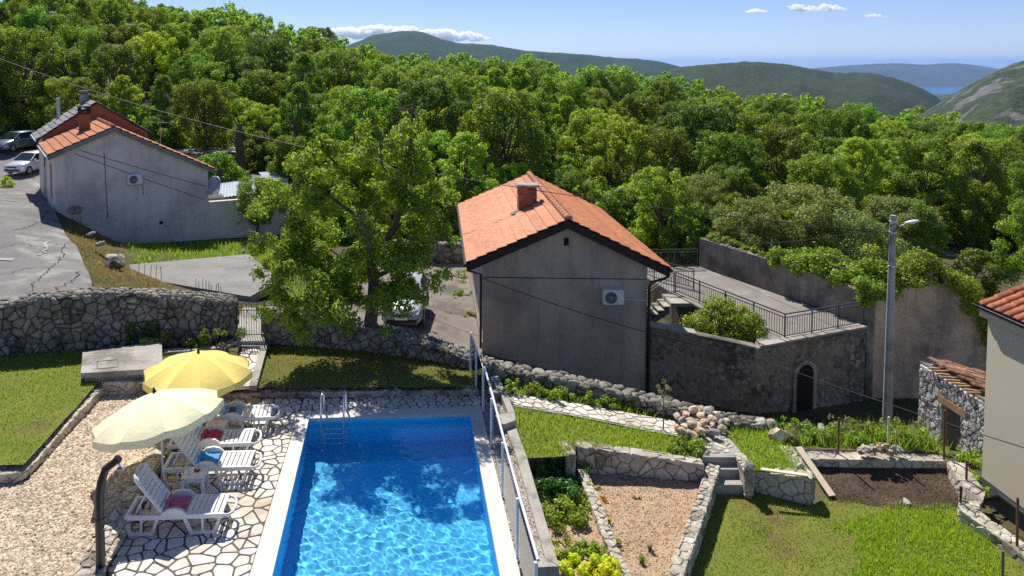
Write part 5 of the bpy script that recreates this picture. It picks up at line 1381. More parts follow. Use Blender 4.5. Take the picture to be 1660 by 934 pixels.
mb = MB(); mb.prism([(sx+.05,20.2,stp+.02), (sx+.05,23.7,stp+.02), (19.4,23.7,stp-.98), (19.4,20.2,stp-.98)], (0, 0, .05)); mb.build('roof_deck', MATS['wood_old'], S1, True)

# cream house at the right edge
cx0, cy1 = 14.52, 19.0; cz0, cz1 = -3.0, PD(1612,505,19).z + .05
H4 = thing('house', 'cream rendered house with orange barrel tiles at the right edge', 'house', (18, 14, -2.4))
mb = MB(); mb.box(cx0, 23, 8.5, cy1, cz0, cz1); mb.build('wall', MATS['render_cream'], H4, True)
mb = MB(); mb.box(cx0-.03, cx0+.2, 8.5, cy1+.03, cz0-.2, -2.15); mb.build('plinth', MATS['plinth'], H4, True)
mb = MB(); mb.bbox(cx0-.14, cx0+.1, 8.5, cy1+.14, cz1-.22, cz1-.02, .03); mb.build('cornice', MATS['render_cream'], H4, True)
ex, ez = cx0-.10, cz1 + .03; slope = .42
mb = MB(); mb.prism([(ex,8.4,ez), (ex,cy1+.16,ez), (19,cy1+.16,ez+(19-ex)*slope), (19,8.4,ez+(19-ex)*slope)], (0, 0, .07)); mb.build('roof_deck', MATS['wood_old'], H4, True)
tlen = .40
for c in range(26):
    y = cy1 + .04 - c*.29
    for k in range(11):
        x0 = ex - .04 + k*tlen*.93
        b = MB(); vs = []
        for j, u in enumerate((0, .45)):
            rad = .115 - .018*j
            for i in range(8):
                t = math.pi*i/7; vs.append((u, math.cos(t)*rad, math.sin(t)*rad*.8 + (.035 if j == 0 else .0) + u*slope))
        b.add(vs, [(i, i+1, 9+i, 8+i) for i in range(7)] + [tuple(range(7, -1, -1))], 0, True)
        b.add([(0, -.10, .03), (0, -.19, .03), (.45, -.19, .02+.45*slope), (.45, -.10, .02+.45*slope)], [(0, 1, 2, 3)], 0, True)
        o = b.build('roof_tile', MATS['tile_old_red'] if 'tile_old_red' in MATS else MATS['tile_orange'], H4); o.location = Vector((x0, y, ez+.09+(x0-ex)*slope)) - H4.location
mb = MB(); vs = []; 
for y in (8.4, cy1+.2):
    for i in range(7):
        t = math.pi + math.pi*i/6; vs.append((ex-.09+math.cos(t)*.085, y, ez+.06+math.sin(t)*.085))
mb.add(vs, [(i, i+1, 8+i, 7+i) for i in range(6)] + [tuple(range(7)), tuple(range(13, 6, -1))]); mb.tube([(ex-.175, 8.4, ez+.065), (ex-.175, cy1+.2, ez+.065)], .014, 6); mb.build('gutter', MATS['black_metal'], H4, True)
mb = MB(); mb.tube([PD(1587,811,19.2), (cx0-.12,18.2,-2.2), (cx0-.12,14,-2.2), (cx0-.12,9,-2.2)], .06, 8); o = mb.build('pipe', MATS['black_metal'], None, True, (cx0-.12, 18.2, -2.2)); tag(o, 'black pipe along the foot of the cream house', 'pipe')
# ------------------------------------------------------------------ things round the pool
def make_umbrella(label, base, rad, h_rim, mat, tilt, turn, group):
    t = thing('parasol', label, 'parasol', base, 0, group)
    mb = MB(); mb.tube([(0, 0, -.02), (0, 0, 1.05)], .021, 10); mb.build('lower_pole', MATS['white_metal'], t)
    ax, ay = math.sin(tilt[1]), -math.sin(tilt[0]); hgt = h_rim + .45
    top = Vector((ax*(hgt-1.05), ay*(hgt-1.05), hgt))
    mb = MB(); mb.tube([(0, 0, 1.0), (0, 0, 1.08), tuple(Vector((0, 0, 1.08)).lerp(top, .5)), tuple(top)], .014, 8); mb.build('upper_pole', MATS['black_metal'], t)
    c = Matrix.Translation(top) @ Matrix.Rotation(tilt[0], 4, 'X') @ Matrix.Rotation(tilt[1], 4, 'Y') @ Matrix.Rotation(turn, 4, 'Z')
    N = 10; S = 6; rings = 7; vs = []; fs = []; prof = [(.02, .0), (.22, -.055), (.42, -.125), (.62, -.21), (.80, -.30), (.92, -.375), (1.0, -.43)]
    for r, (f, z) in enumerate(prof):
        for k in range(N*S):
            a = 2*math.pi*k/(N*S); u = (k % S)/S; chord = math.cos(math.pi/N)/math.cos((u-.5)*2*math.pi/N)
            sagf = 1 - (1-chord)*1.0; dip = -.075*f*f*math.sin(math.pi*u); scal = 1 - .045*f**3*math.sin(math.pi*u)
            vs.append(c @ Vector((math.cos(a)*rad*f*sagf*scal, math.sin(a)*rad*f*sagf*scal, z*rad*.80 + dip)))
    for r in range(rings-1):
        for k in range(N*S): fs.append((r*N*S+k, r*N*S+(k+1) % (N*S), (r+1)*N*S+(k+1) % (N*S), (r+1)*N*S+k))
    for p in range(N):                         # one cloth panel per part, sharing the seams
        mb = MB(); idx = {}; pv = []; pf = []
        for r in range(rings-1):
            for j in range(S):
                k = p*S + j; q = fs[r*N*S + k]
                for i in q:
                    if i not in idx: idx[i] = len(pv); pv.append(vs[i])
                pf.append(tuple(idx[i] for i in q))
        mb.add(pv, pf, 0, True); mb.build('canopy_panel', MATS[mat], t)
        mb = MB(); e = [vs[(rings-1)*N*S + (p*S + j) % (N*S)] for j in range(S+1)]; lo = []
        cz = c.to_3x3() @ Vector((0, 0, -1)); cen = c.translation
        for j, v in enumerate(e):
            out = (v - cen); out = (out - cz*out.dot(cz)).normalized()
            lo.append(v + (Vector((0, 0, -1))*.8 + cz*.2)*(.14 + .025*math.sin(math.pi*j/S)) + out*(.015*math.sin(j*2.1 + p)) )
        mb.add(e + lo, [(j, j+1, S+2+j, S+1+j) for j in range(S)], 0, True); mb.build('valance', MATS[mat], t)
    for p in range(N):
        a = 2*math.pi*p/N; mb = MB(); mb.tube([c @ Vector((math.cos(a)*rad*f, math.sin(a)*rad*f, z*rad*.80 - .018)) for f, z in prof], .006, 5); mb.build('rib', MATS['black_metal'], t)
        mb = MB(); mb.tube([c @ Vector((0, 0, -.62)), c @ Vector((math.cos(a)*rad*.52, math.sin(a)*rad*.52, -.165*rad*.8 - .03))], .005, 5); mb.build('strut', MATS['black_metal'], t)
    mb = MB(); mb.lathe([(0, .10), (.02, .095), (.026, .05), (.04, .02), (.045, -.02), (0, -.03)], 10); k = mb.build('finial', MATS['black_metal'], t); k.matrix_local = c
    mb = MB(); mb.lathe([(0, .0), (.20, .0), (.21, .03), (.18, .06), (.03, .075), (.03, .30), (0, .30)], 16); mb.build('foot', MATS['concrete'], t)
    return t
u1, u2 = P(264,789,.0), P(322,690,0)
make_umbrella('pale cream parasol tilted over the two nearer sun loungers', u1, 1.33, 1.50, 'canopy_cream', (R(-6), R(-11)), R(8), 'parasols beside the pool')
make_umbrella('bright yellow parasol behind the cream one near the gate path', u2, 1.30, 1.34, 'canopy_yellow', (R(-2), R(1)), R(2), 'parasols beside the pool')

def make_lounger():
    t = thing('sun_lounger', '', 'sun lounger', (0, 0, 0), 0, 'white plastic sun loungers on the pool terrace')
    M_ = MATS['plastic']; Wd = .66; Z = .34
    for y in (.025, Wd-.025):
        mb = MB(); mb.bar((0, y, Z), (1.80, y, Z), .05, .08); mb.build('side_rail', M_, t)
        for x0, x1, b0, b1 in ((.02, .60, .10, .48), (1.08, 1.74, 1.22, 1.62)):
            mb = MB(); mb.bar((x0, y, Z-.02), (b0, y, .0), .045, .055); mb.bar((x1, y, Z-.02), (b1, y, .0), .045, .055)
            mb.bar((b0-.02, y, .025), (b1+.02, y, .025), .047, .05); mb.bar(((x0+x1)/2, y, Z), ((b0+b1)/2, y, .02), .042, .035); mb.build('leg', M_, t)
        mb = MB(); pr = [(.62,.31),(.66,.40),(.76,.475),(.90,.50),(1.03,.475),(1.12,.40),(1.16,.31),(1.10,.31),(1.0,.30),(.85,.30),(.70,.30)]
        s = -1 if y < .3 else 1
        mb.prism([(x, y - .028, z) for x, z in pr], (0, .056, 0)); mb.build('armrest', M_, t)
    mb = MB(); mb.bar((.03, .02, Z), (.03, Wd-.02, Z), .06, .07); mb.bar((.45, .04, Z-.02), (.45, Wd-.04, Z-.02), .05, .04); mb.build('head_bar', M_, t)
    mb = MB(); mb.tube([(1.78, .03, Z), (1.88, .05, Z-.01), (1.94, .14, Z-.02), (1.96, .33, Z-.025), (1.94, .52, Z-.02), (1.88, .61, Z-.01), (1.78, .63, Z)], .027, 8); mb.build('foot_bar', M_, t)
    for k in range(7):
        x = 1.12 + k*.098; mb = MB(); mb.bbox(x, x+.078, .045, Wd-.045, Z+.015, Z+.045, .008); mb.build('slat', M_, t)
    for k in range(4):
        x = .72 + k*.098; mb = MB(); mb.bbox(x, x+.078, .045, Wd-.045, Z-.02, Z+.01, .008); mb.build('slat', M_, t)
    hp = Vector((.70, 0, Z+.02)); d = Vector((-math.cos(R(53)), 0, math.sin(R(53)))); n = Vector((math.sin(R(53)), 0, math.cos(R(53))))
    mb = MB()
    for y in (.07, Wd-.07): mb.bar(hp + Vector((0, y, 0)), hp + d*.84 + Vector((0, y, 0)), .05, .045, up=n)
    q = [hp + d*.84, hp + d*.90]
    mb.tube([hp + d*.82 + Vector((0, .07, 0)), hp + d*.90 + Vector((0, .14, 0)), hp + d*.92 + Vector((0, .33, 0)), hp + d*.90 + Vector((0, Wd-.14, 0)), hp + d*.82 + Vector((0, Wd-.07, 0))], .026, 8)
    b = mb.build('backrest', M_, t)
    for k in range(8):
        a = hp + d*(.06 + k*.103) + n*.02; mb = MB()
        mb.prism([a + Vector((0, .06, 0)), a + d*.082 + Vector((0, .06, 0)), a + d*.082 + Vector((0, Wd-.06, 0)), a + Vector((0, Wd-.06, 0))], n*.022); mb.build('slat', M_, b)
    for y in (.12, Wd-.12):
        mb = MB(); mb.bar(hp + d*.52 + Vector((0, y, 0)), (.16, y, Z), .035, .025); mb.build('strut', M_, t)
    return t
def towel(label, mat, loc, rz, x0, x1, seed, back=.30, stripe=None):
    """towel left on the seat, running up the backrest"""
    rr = random.Random(seed); Z = .365; vs = []; fs = []; nx, ny = 16, 10
    for i in range(nx+1):
        u = i/nx; s = -back + u*(back + (x1-x0))
        for j in range(ny+1):
            v = j/ny; y = .09 + .48*v + .02*math.sin(u*7+seed)
            if s < 0: p = Vector((x0 + s*.60, y, Z + .02 - s*.80))
            else: p = Vector((x0 + s, y, Z + .01))
            w = .018*math.sin(9*u + 5*v + seed) + .014*math.sin(17*v + 4*u + seed*2) + .012*rr.uniform(-1, 1)
            p += Vector((.55*w if s < 0 else 0, 0, abs(w)*1.3 + .006)); vs.append(p)
    for i in range(nx):
        for j in range(ny): a = i*(ny+1)+j; fs.append((a, a+ny+1, a+ny+2, a+1))
    t = MB(); t.add(vs, fs, 0, True)
    if stripe:
        t.mi = [1 if (k//ny) in stripe else 0 for k in range(len(fs))]
    # a rolled, crumpled end
    pts = [Vector((x0 + .05 + .02*math.sin(k*1.7), .07 + .08*k, Z + .06 + .02*math.sin(k*2.3+seed))) for k in range(7)]
    t.tube(pts, [.03, .055, .05, .065, .05, .055, .03], 8)
    o = t.build('towel', [MATS[mat], MATS['towel_stripe']]); o.location = loc; o.rotation_euler = (0, 0, rz); tag(o, label, 'towel', 'bath towels left on the sun loungers')
lg = [((201,843),(356,838),'nearest white sun lounger with the pink towel in the parasol shade'),
      ((262,765),(402,761),'second white sun lounger with a blue towel beside the side table'),
      ((271,727),(402,722),'third white sun lounger with the red towel under the cream parasol'),
      ((312,685),(432,680),'farthest white sun lounger with a striped light blue towel')]
loungers = []; lou = make_lounger()
for i, (a, b, lab) in enumerate(lg):
    o = lou if i == 0 else copy_tree(lou)
    A_, B_ = P(*a, .34), P(*b, .34); ang = math.atan2(B_.y-A_.y, B_.x-A_.x)
    o.location = (A_.x, A_.y, .018); o.rotation_euler = (0, 0, ang); o['label'] = lab; loungers.append((A_, ang))
for (i, lab, mat, x0, x1, sd, bk, stp_) in ((0, 'crumpled pink towel on the nearest sun lounger', 'towel_pink', .66, 1.08, 1, .16, None), (1, 'bright blue towel on the second sun lounger', 'towel_blue', .64, 1.08, 2, .26, None),
                       (2, 'folded red towel on the third sun lounger', 'towel_red', .66, 1.10, 3, .22, None), (3, 'light blue towel with dark stripes draped up the farthest lounger', 'towel_light', .60, 1.10, 4, .80, (10, 12, 13))):
    A_, ang = loungers[i]; towel(lab, mat, (A_.x, A_.y, .018), ang, x0, x1, sd, bk, stp_)

def make_table(label, loc, rz):
    t = thing('side_table', label, 'side table', loc, rz, 'small white plastic tables between the loungers')
    mb = MB(); mb.bbox(-.23, .23, -.22, .22, .375, .41, .012); mb.build('table_top', MATS['plastic'], t)
    mb = MB()
    for a in ((-.20, .20, -.205, -.185), (-.20, .20, .185, .205)): mb.box(a[0], a[1], a[2], a[3], .31, .374)
    for a in ((-.215, -.195, -.185, .185), (.195, .215, -.185, .185)): mb.box(a[0], a[1], a[2], a[3], .31, .374)
    mb.build('apron', MATS['plastic'], t)
    for x in (-.19, .19):
        for y in (-.18, .18):
            mb = MB(); mb.prism([(x-.032, y-.032, .374), (x+.032, y-.032, .374), (x+.032, y+.032, .374), (x-.032, y+.032, .374)], (x*.06, y*.06, -.374)); mb.build('leg', MATS['plastic'], t)
    return t
tb1 = P(316,767,.41); tb2 = P(350,689,.41)
make_table('white side table with an ashtray beside the cream parasol pole', (tb1.x, tb1.y, .018), R(4))
make_table('white side table between the farthest lounger and the red towel lounger', (tb2.x, tb2.y, .018), R(2))
mb = MB(); mb.lathe([(0, .0), (.055, .0), (.065, .03), (.055, .032), (.045, .012), (0, .012)], 14); o = mb.build('ashtray', MATS['amber']); o.location = (tb1.x+.03, tb1.y+.05, .429); tag(o, 'brown glass ashtray on the nearer side table', 'ashtray')
mb = MB(); mb.bar((-.03, 0, .04), (.035, .02, .035), .02, .015); o = mb.build('lighter', MATS['ac_white']); o.location = (tb1.x+.035, tb1.y+.045, .432); tag(o, 'small white lighter lying across the ashtray', 'lighter')
for dx, dy, lab in ((-.13, .02, 'small clear tumbler at the left edge of the nearer side table'), (-.10, -.08, 'small clear tumbler near the front of the nearer side table')):
    mb = MB(); mb.lathe([(0, 0), (.022, 0), (.027, .075), (.024, .075), (.02, .006), (0, .006)], 12); o = mb.build('tumbler', MATS['lamp_glass']); o.location = (tb1.x+dx, tb1.y+dy, .429); tag(o, lab, 'tumbler')

# solar shower
sh = P(164,944,.0); sc_ = thing('pool_shower', 'black curved solar shower column at the lower left', 'shower', (sh.x, sh.y, 0))
top = PD(166,800,sh.y).z
mb = MB(); tip = PD(191,744,sh.y); cv = [(0, 0, .02), (0, 0, top-.35), (.008, 0, top), (.05, 0, top+.22), (.12, .0, top+.42), (tip.x-sh.x, 0, tip.z-.01)]
mb.tube(cv, [.074, .074, .074, .07, .064, .058], 16); mb.build('column', MATS['shower_black'], sc_)
mb = MB(); mb.tube([(tip.x-sh.x-.02, 0, tip.z-.03), (tip.x-sh.x+.015, 0, tip.z+.015)], [.07, .066], 16); mb.build('end_cap', MATS['black_metal'], sc_)
mb = MB(); mb.tube([(tip.x-sh.x+.0, -.02, tip.z-.05), (tip.x-sh.x+.05, -.02, tip.z-.12)], .015, 8); mb.lathe([(.0, 0), (.07, -.02), (.075, -.035), (0, -.04)], 16, (tip.x-sh.x+.06, -.02, tip.z-.12)); mb.build('shower_head', MATS['steel'], sc_)
mb = MB(); mb.lathe([(0, 0), (.17, 0), (.17, .02), (.09, .04), (0, .04)], 20); mb.build('base_plate', MATS['black_metal'], sc_)
mb = MB(); mb.tube([(.08, -.02, .95), (.12, -.03, .95)], .022, 10); mb.tube([(.115, -.03, .93), (.115, -.03, 1.0)], .012, 8); mb.build('tap', MATS['steel'], sc_)
mb = MB(); mb.tube([(-.08, -.02, .80), (-.115, -.02, .80)], .02, 10); mb.build('foot_tap', MATS['black_metal'], sc_)
mb = MB(); mb.lathe([(.083, 0), (.0835, .012), (.083, .024)], 16); k = mb.build('joint_ring', MATS['black_metal'], sc_); k.location = (0, 0, 1.1)

# pool ladder
l0, l1 = P(521,680,0), P(558,679,0); ld = thing('pool_ladder', 'stainless steel ladder hooked over the far edge of the pool', 'pool ladder', ((l0.x+l1.x)/2, l0.y, 0))
w = (l1.x-l0.x)/2
for x in (-w, w):
    mb = MB(); mb.tube([(x, .42, .03), (x, .42, .42), (x, .38, .52), (x, .28, .58), (x, .12, .58), (x, .0, .52), (x, -.06, .40), (x, -.08, .0), (x, -.08, -1.05)], .025, 10); mb.build('hand_rail', MATS['steel'], ld)
    mb = MB(); mb.lathe([(.02, .0), (.05, 0), (.05, .012), (.022, .03)], 12, (x, .42, .037)); mb.build('flange', MATS['steel'], ld)
for k in range(4):
    mb = MB(); z = -.24 - k*.26; mb.bbox(-w+.02, w-.02, -.13, -.045, z-.015, z+.015, .006); mb.build('step', MATS['steel'], ld)

# glass pool fence
fposts = [P(763,601,.29), P(772,627,.25), P(783,665,.03), P(796.5,720,.03), P(814.5,801,.03), P(838.5,903,.03), P(868,1020,.03)]
FH = 1.07; fg = thing('pool_fence', 'glass pool fence with pale posts and a white handrail along the right pool side', 'fence', fposts[2])
for p in fposts:
    mb = MB(); mb.bbox(p.x-.028, p.x+.028, p.y-.028, p.y+.028, p.z-.03, p.z+FH, .006); mb.build('post', MATS['white_metal'], fg, True)
for a, b in zip(fposts, fposts[1:]):
    if a is fposts[0]: zt = 0
    d = (b-a); f0, f1 = a + d*.035, a + d*.965; mb = MB(); n = Vector((d.y, -d.x, 0)).normalized()*.005
    mb.prism([f0 + n + Vector((0, 0, .10)), f1 + n + Vector((0, 0, .10)), f1 + n + Vector((0, 0, FH-.06)), f0 + n + Vector((0, 0, FH-.06))], n*-2); mb.build('glass_panel', MATS['fence_glass'], fg, True)
mb = MB(); mb.tube([p + Vector((.035, 0, FH+.025)) for p in fposts[2:]], .026, 10); mb.build('handrail', MATS['white_metal'], fg, True)
mb = MB(); mb.tube([p + Vector((0, 0, FH+.01)) for p in fposts[:3]], .012, 8); mb.build('thin_rail', MATS['white_metal'], fg, True)

# iron gate
g0, g1 = P(383,546,.62), P(425,545,.62); gh = PD(404,491,(g0.y+g1.y)/2).z - .62
gt = thing('iron_gate', 'black wrought iron garden gate between the stone walls', 'gate', (g0.x, g0.y, .62)); gw = g1.x-g0.x; gy_ = g1.y-g0.y
def GP(u, z): return Vector((gw*u, gy_*u, z))
mb = MB()
for u in (.02, .98): mb.bar(GP(u, .0), GP(u, gh), .03, .03)
for z in (.05, gh-.22, gh): mb.bar(GP(.02, z), GP(.98, z), .022, .022)
mb.build('gate_frame', MATS['black_metal'], gt)
for k in range(1, 10):
    mb = MB(); mb.bar(GP(.02+.096*k, .05), GP(.02+.096*k, gh+(.05 if k % 2 else 0)), .014, .014); mb.build('bar', MATS['black_metal'], gt)
for u in (.2, .4, .6, .8):
    mb = MB(); s = 1 if u < .5 else -1; mb.tube([GP(u + s*.06*math.cos(t)*(1-t/9), gh-.11 + .08*math.sin(t)*(1-t/9)) for t in [i*.5 for i in range(15)]], .008, 5); mb.build('scroll', MATS['black_metal'], gt)
mb = MB(); mb.bar((g1.x+.07, g1.y, .45), (g1.x+.07, g1.y, .62+gh+.05), .05, .05); o = mb.build('gate_post', MATS['rust'], None, True, (g1.x+.07, g1.y, .45)); tag(o, 'rusty iron post on the right of the garden gate', 'gate post')

# lamp and cable pole
pb, pt = PD(1437,735,27.3), PD(1448,349,27.3)
pole = thing('utility_pole', 'tall octagonal concrete utility pole with a street lamp by the ruin', 'utility pole', pb)
ax = (pt-pb); mb = MB(); mb.tube([Vector((0, 0, -.8)), ax*.5, ax], [.185, .145, .105], 8); o = mb.build('shaft', MATS['pole_concrete'], pole)
for p_ in o.data.polygons: p_.use_smooth = False
at_ = lambda f: ax*f
mb = MB(); mb.tube([at_(.955) + Vector((.06, -.05, 0)), at_(.962) + Vector((.28, -.16, .0)), at_(.972) + Vector((.42, -.22, .06))], .022, 8); mb.build('lamp_arm', MATS['grey_metal'], pole)
mb = MB(); mb.lathe([(0, -.22), (.06, -.20), (.10, -.05), (.10, .12), (.05, .24), (0, .26)], 14); k = mb.build('lamp_head', MATS['white_metal'], pole); k.location = at_(.972) + Vector((.52, -.25, .06)); k.rotation_euler = (R(75), 0, R(65)); k.scale = (1, .6, 1)
mb = MB(); mb.lathe([(0, -.03), (.07, -.02), (.08, .08), (0, .13)], 12); g_ = mb.build('lamp_glass', MATS['lamp_glass'], k); g_.location = (.0, -.06, 0)
for f in (.975, .93, .79):
    mb = MB(); mb.lathe([(.125+.03*(1-f)*3, -.03), (.135+.03*(1-f)*3, -.03), (.135+.03*(1-f)*3, .03), (.125+.03*(1-f)*3, .03)], 10); k = mb.build('clamp_band', MATS['steel'], pole); k.location = at_(f)
for f, dx in ((.965, -.18), (.965, .02), (.925, -.16), (.80, -.30), (.795, .2)):
    mb = MB(); mb.bar(at_(f) + Vector((0, -.1, 0)), at_(f) + Vector((dx, -.22, .03)), .03, .03); mb.lathe([(.0, -.03), (.03, -.02), (.03, .03), (0, .04)], 8, at_(f) + Vector((dx, -.22, .03))); mb.build('insulator', MATS['grey_metal'], pole)
mb = MB(); mb.tube([at_(.95) + Vector((.05, -.12, 0)), at_(.9) + Vector((-.25, -.2, 0)), at_(.82) + Vector((-.28, -.2, 0)), at_(.78) + Vector((-.1, -.14, 0))], .012, 5); mb.build('loose_cable', MATS['black_metal'], pole)
PT = lambda f: pb + at_(f)
wire('overhead_cable', 'thick black overhead cable sweeping from the upper left to the pole', 'cable', PD(-60,72,50), PT(.93) + Vector((-.1, -.2, 0)), 1.75, .019)
wire('overhead_cable', 'overhead cable from the pole to the terrace wall below', 'cable', PT(.965) + Vector((-.1, -.2, 0)), Vector((14.6, 39.2, -.75)), .35, .018)
wire('overhead_cable', 'overhead cable leaving the pole towards the right edge', 'cable', PT(.93) + Vector((.1, -.2, 0)), PD(1760,470,33), .35, .022)
wire('overhead_cable', 'thin overhead cable below the other one right of the pole', 'cable', PT(.90) + Vector((.1, -.2, 0)), PD(1760,492,33), .4, .016)
wire('overhead_cable', 'thin cable hanging from the grey gable towards the cream house', 'cable', PD(776,449,28.9), PD(1240,585,27), .25, .016)
wire('overhead_cable', 'thin cable passing in front of the stone shed and the cream house', 'cable', PD(1240,585,27), Vector((14.5, 13.5, PD(1984,815,13.5).z)), .1, .014)

# ------------------------------------------------------------------ cars
def make_car(label, loc, rz, paint, group=None):
    """hatchback, 4.0 m long, nose along -Y"""
    t = thing('parked_car', label, 'car', loc, rz, group); Wd = .85
    st = [(-2.0,.30,.48,.62),(-1.93,.22,.66,.74),(-1.6,.20,.80,.82),(-1.1,.20,.92,.85),(-.75,.20,.97,.85),(.3,.20,1.0,.85),(1.2,.20,1.0,.85),(1.75,.22,.98,.82),(1.97,.28,.80,.76),(2.02,.38,.55,.70)]
    vs = []; fs = []
    for y, z0, z1, w in st:
        vs += [(-w*.86,y,z0), (-w,y,z0+.14), (-w*1.01,y,z0+(z1-z0)*.55), (-w*.95,y,z1-.06), (-w*.80,y,z1), (0,y,z1+.025), (w*.80,y,z1), (w*.95,y,z1-.06), (w*1.01,y,z0+(z1-z0)*.55), (w,y,z0+.14), (w*.86,y,z0)]
    n = 11
    for i in range(len(st)-1):
        for k in range(n): fs.append((i*n+k, i*n+(k+1) % n, (i+1)*n+(k+1) % n, (i+1)*n+k))
    fs += [tuple(range(n-1, -1, -1)), tuple(range((len(st)-1)*n, len(st)*n))]
    mb = MB(); mb.add(vs, fs, 0, True); mb.build('body', MATS[paint], t)
    lo, up_ = [(-1.0,.78,.98),(-.85,.78,.985),(1.55,.78,.99),(1.85,.74,.97)], [(-.15,.60,1.46),(.1,.62,1.49),(1.15,.60,1.47),(1.45,.56,1.40)]
    A4 = [(-.78,-1.0,.97),(.78,-1.0,.97),(.78,1.82,.97),(-.78,1.82,.97)]; B4 = [(-.58,-.22,1.44),(.58,-.22,1.44),(.57,1.38,1.42),(-.57,1.38,1.42)]
    mb = MB(); mb.add(A4 + B4, [(0,1,5,4),(1,2,6,5),(2,3,7,6),(3,0,4,7)], 0); mb.build('window_glass', MATS['car_glass'], t)
    mb = MB(); mb.add([(-.60,-.26,1.44),(.60,-.26,1.44),(.60,1.45,1.42),(-.60,1.45,1.42),(-.52,-.10,1.50),(.52,-.10,1.50),(.52,1.25,1.49),(-.52,1.25,1.49)], [(0,1,5,4),(1,2,6,5),(2,3,7,6),(3,0,4,7),(4,5,6,7)], 0, True); mb.build('roof', MATS[paint], t)
    for s in (-1, 1):
        mb = MB()
        for a, b in (((.79*s,-1.0,.97),(.59*s,-.22,1.45)), ((.79*s,.55,.99),(.60*s,.55,1.45)), ((.79*s,1.80,.97),(.58*s,1.40,1.43))): mb.bar(a, b, .06, .06)
        mb.build('pillar', MATS[paint], t)
        for y in (-1.25, 1.25):
            mb = MB(); mb.tube([(s*.66, y, .30), (s*.87, y, .30)], .31, 18); wv = mb.build('wheel', MATS['tyre'], t)
            mb = MB(); mb.tube([(s*.868, y, .30), (s*.878, y, .30)], .20, 14); mb.build('rim', MATS['grey_metal'], wv)
        mb = MB(); mb.bbox(s*.95-.09, s*.95+.09, -.80, -.70, .98, 1.10, .02); mb.build('mirror', MATS[paint], t)
        mb = MB(); mb.prism([(s*.42,-1.985,.58),(s*.70,-1.90,.60),(s*.74,-1.72,.74),(s*.48,-1.88,.72)], (0, -.03, .05)); mb.build('headlight', MATS['lamp_glass'], t)
        mb = MB(); mb.bar((s*.868, -.9, .78), (s*.868, 1.5, .80), .012, .03); mb.build('trim_strip', MATS['car_trim'], t)
    mb = MB(); mb.bbox(-.62, .62, -2.06, -1.95, .30, .42, .03); mb.build('grille', MATS['car_trim'], t)
    mb = MB(); mb.bbox(-.42, .42, -2.03, -1.93, .56, .66, .02); mb.build('grille', MATS['car_trim'], t)
    mb = MB(); mb.box(-.26, .26, -2.085, -2.06, .44, .55); mb.build('number_plate', MATS['plate'], t)
    return t
c1 = PD(34,283,54); c2 = PD(8,268,58); zt_ = lambda x, y: float(onterr(.07)(np.array([x]), np.array([y]))[0])
cp = PD(656,530,29.6); make_car('silver hatchback parked beyond the walnut tree on the driveway', (cp.x, cp.y+2.05, zt_(cp.x, cp.y+2)), R(-4), 'car_silver')
make_car('white hatchback parked beside the left house at the top of the road', (c1.x, c1.y+1.5, zt_(c1.x, c1.y+1.5)), R(-12), 'car_white')
make_car('blue grey car parked behind the white hatchback at the left edge', (c2.x-.4, c2.y+2.5, zt_(c2.x, c2.y+2.5)), R(-16), 'car_grey')

# ------------------------------------------------------------------ stones, posts, planks
def rock(name, label, cat, loc, r, seed, mat, group=None, sq=(1, 1, .8), rz=0):
    o = link(name, rock_mesh(name, r, seed, MATS[mat], sq)); o.location = loc; rr = random.Random(seed); o.rotation_euler = (rr.uniform(-.3, .3), rr.uniform(-.3, .3), rr.uniform(0, 6.28)); return tag(o, label, cat, group)
rr = random.Random(77)
hp_ = []
for k in range(46):
    for _ in range(30):
        px, py = rr.uniform(1097, 1178), rr.uniform(668, 712)
        d = ((px-1135)/44)**2 + ((py-686 - (px-1135)*.05)/23)**2
        if d < 1 and not any(math.hypot((px-a)*.8, (py-b)*1.5) < 8.5 for a, b, _ in hp_): break
    else: continue
    hp_.append((px, py, 1-d))
for i, (px, py, h) in enumerate(hp_):
    r = rr.uniform(.10, .19); q = P(px, py+4, -.70); zr_ = .26*max(0, h)**.8*rr.uniform(.3, 1); mt_ = 'rock_tan' if rr.random() < .75 else 'rock_grey'
    where = ('on top of' if zr_ > .14 else 'at the front foot of' if py > 696 else 'at the back of' if py < 678 else 'at the left end of' if px < 1120 else 'at the right end of' if px > 1158 else 'in the middle of')
    rock('loose_rock', '%s %s rock %s the heap above the garden steps' % ('large' if r > .155 else 'small' if r < .125 else 'medium', 'tan' if mt_ == 'rock_tan' else 'grey', where), 'rock', (q.x, q.y, -.68 + r*.4 + zr_), r, 100+i, mt_, 'rocks heaped at the top of the steps')
for i in range(42):
    px = rr.uniform(1393, 1464); v = rr.random(); py = 742 - v*15*(1-abs((px-1428)/42)**2); q = P(px, 740 - rr.uniform(0, 9), -.78)
    z = -.76 + .05 + .20*v*max(0, 1-abs((px-1428)/38)**2)
    mt_ = 'rock_tan' if rr.random() < .5 else 'rock_grey'
    rock('small_rock', 'small %s rock %s the little heap behind the soil plot' % ('tan' if mt_ == 'rock_tan' else 'grey', 'at the left end of' if px < 1410 else 'at the right end of' if px > 1447 else 'on top of' if z > -.63 else 'at the foot of'), 'rock', (q.x, q.y, z), rr.uniform(.055, .10), 200+i, mt_, 'small rocks heaped on the plot wall')
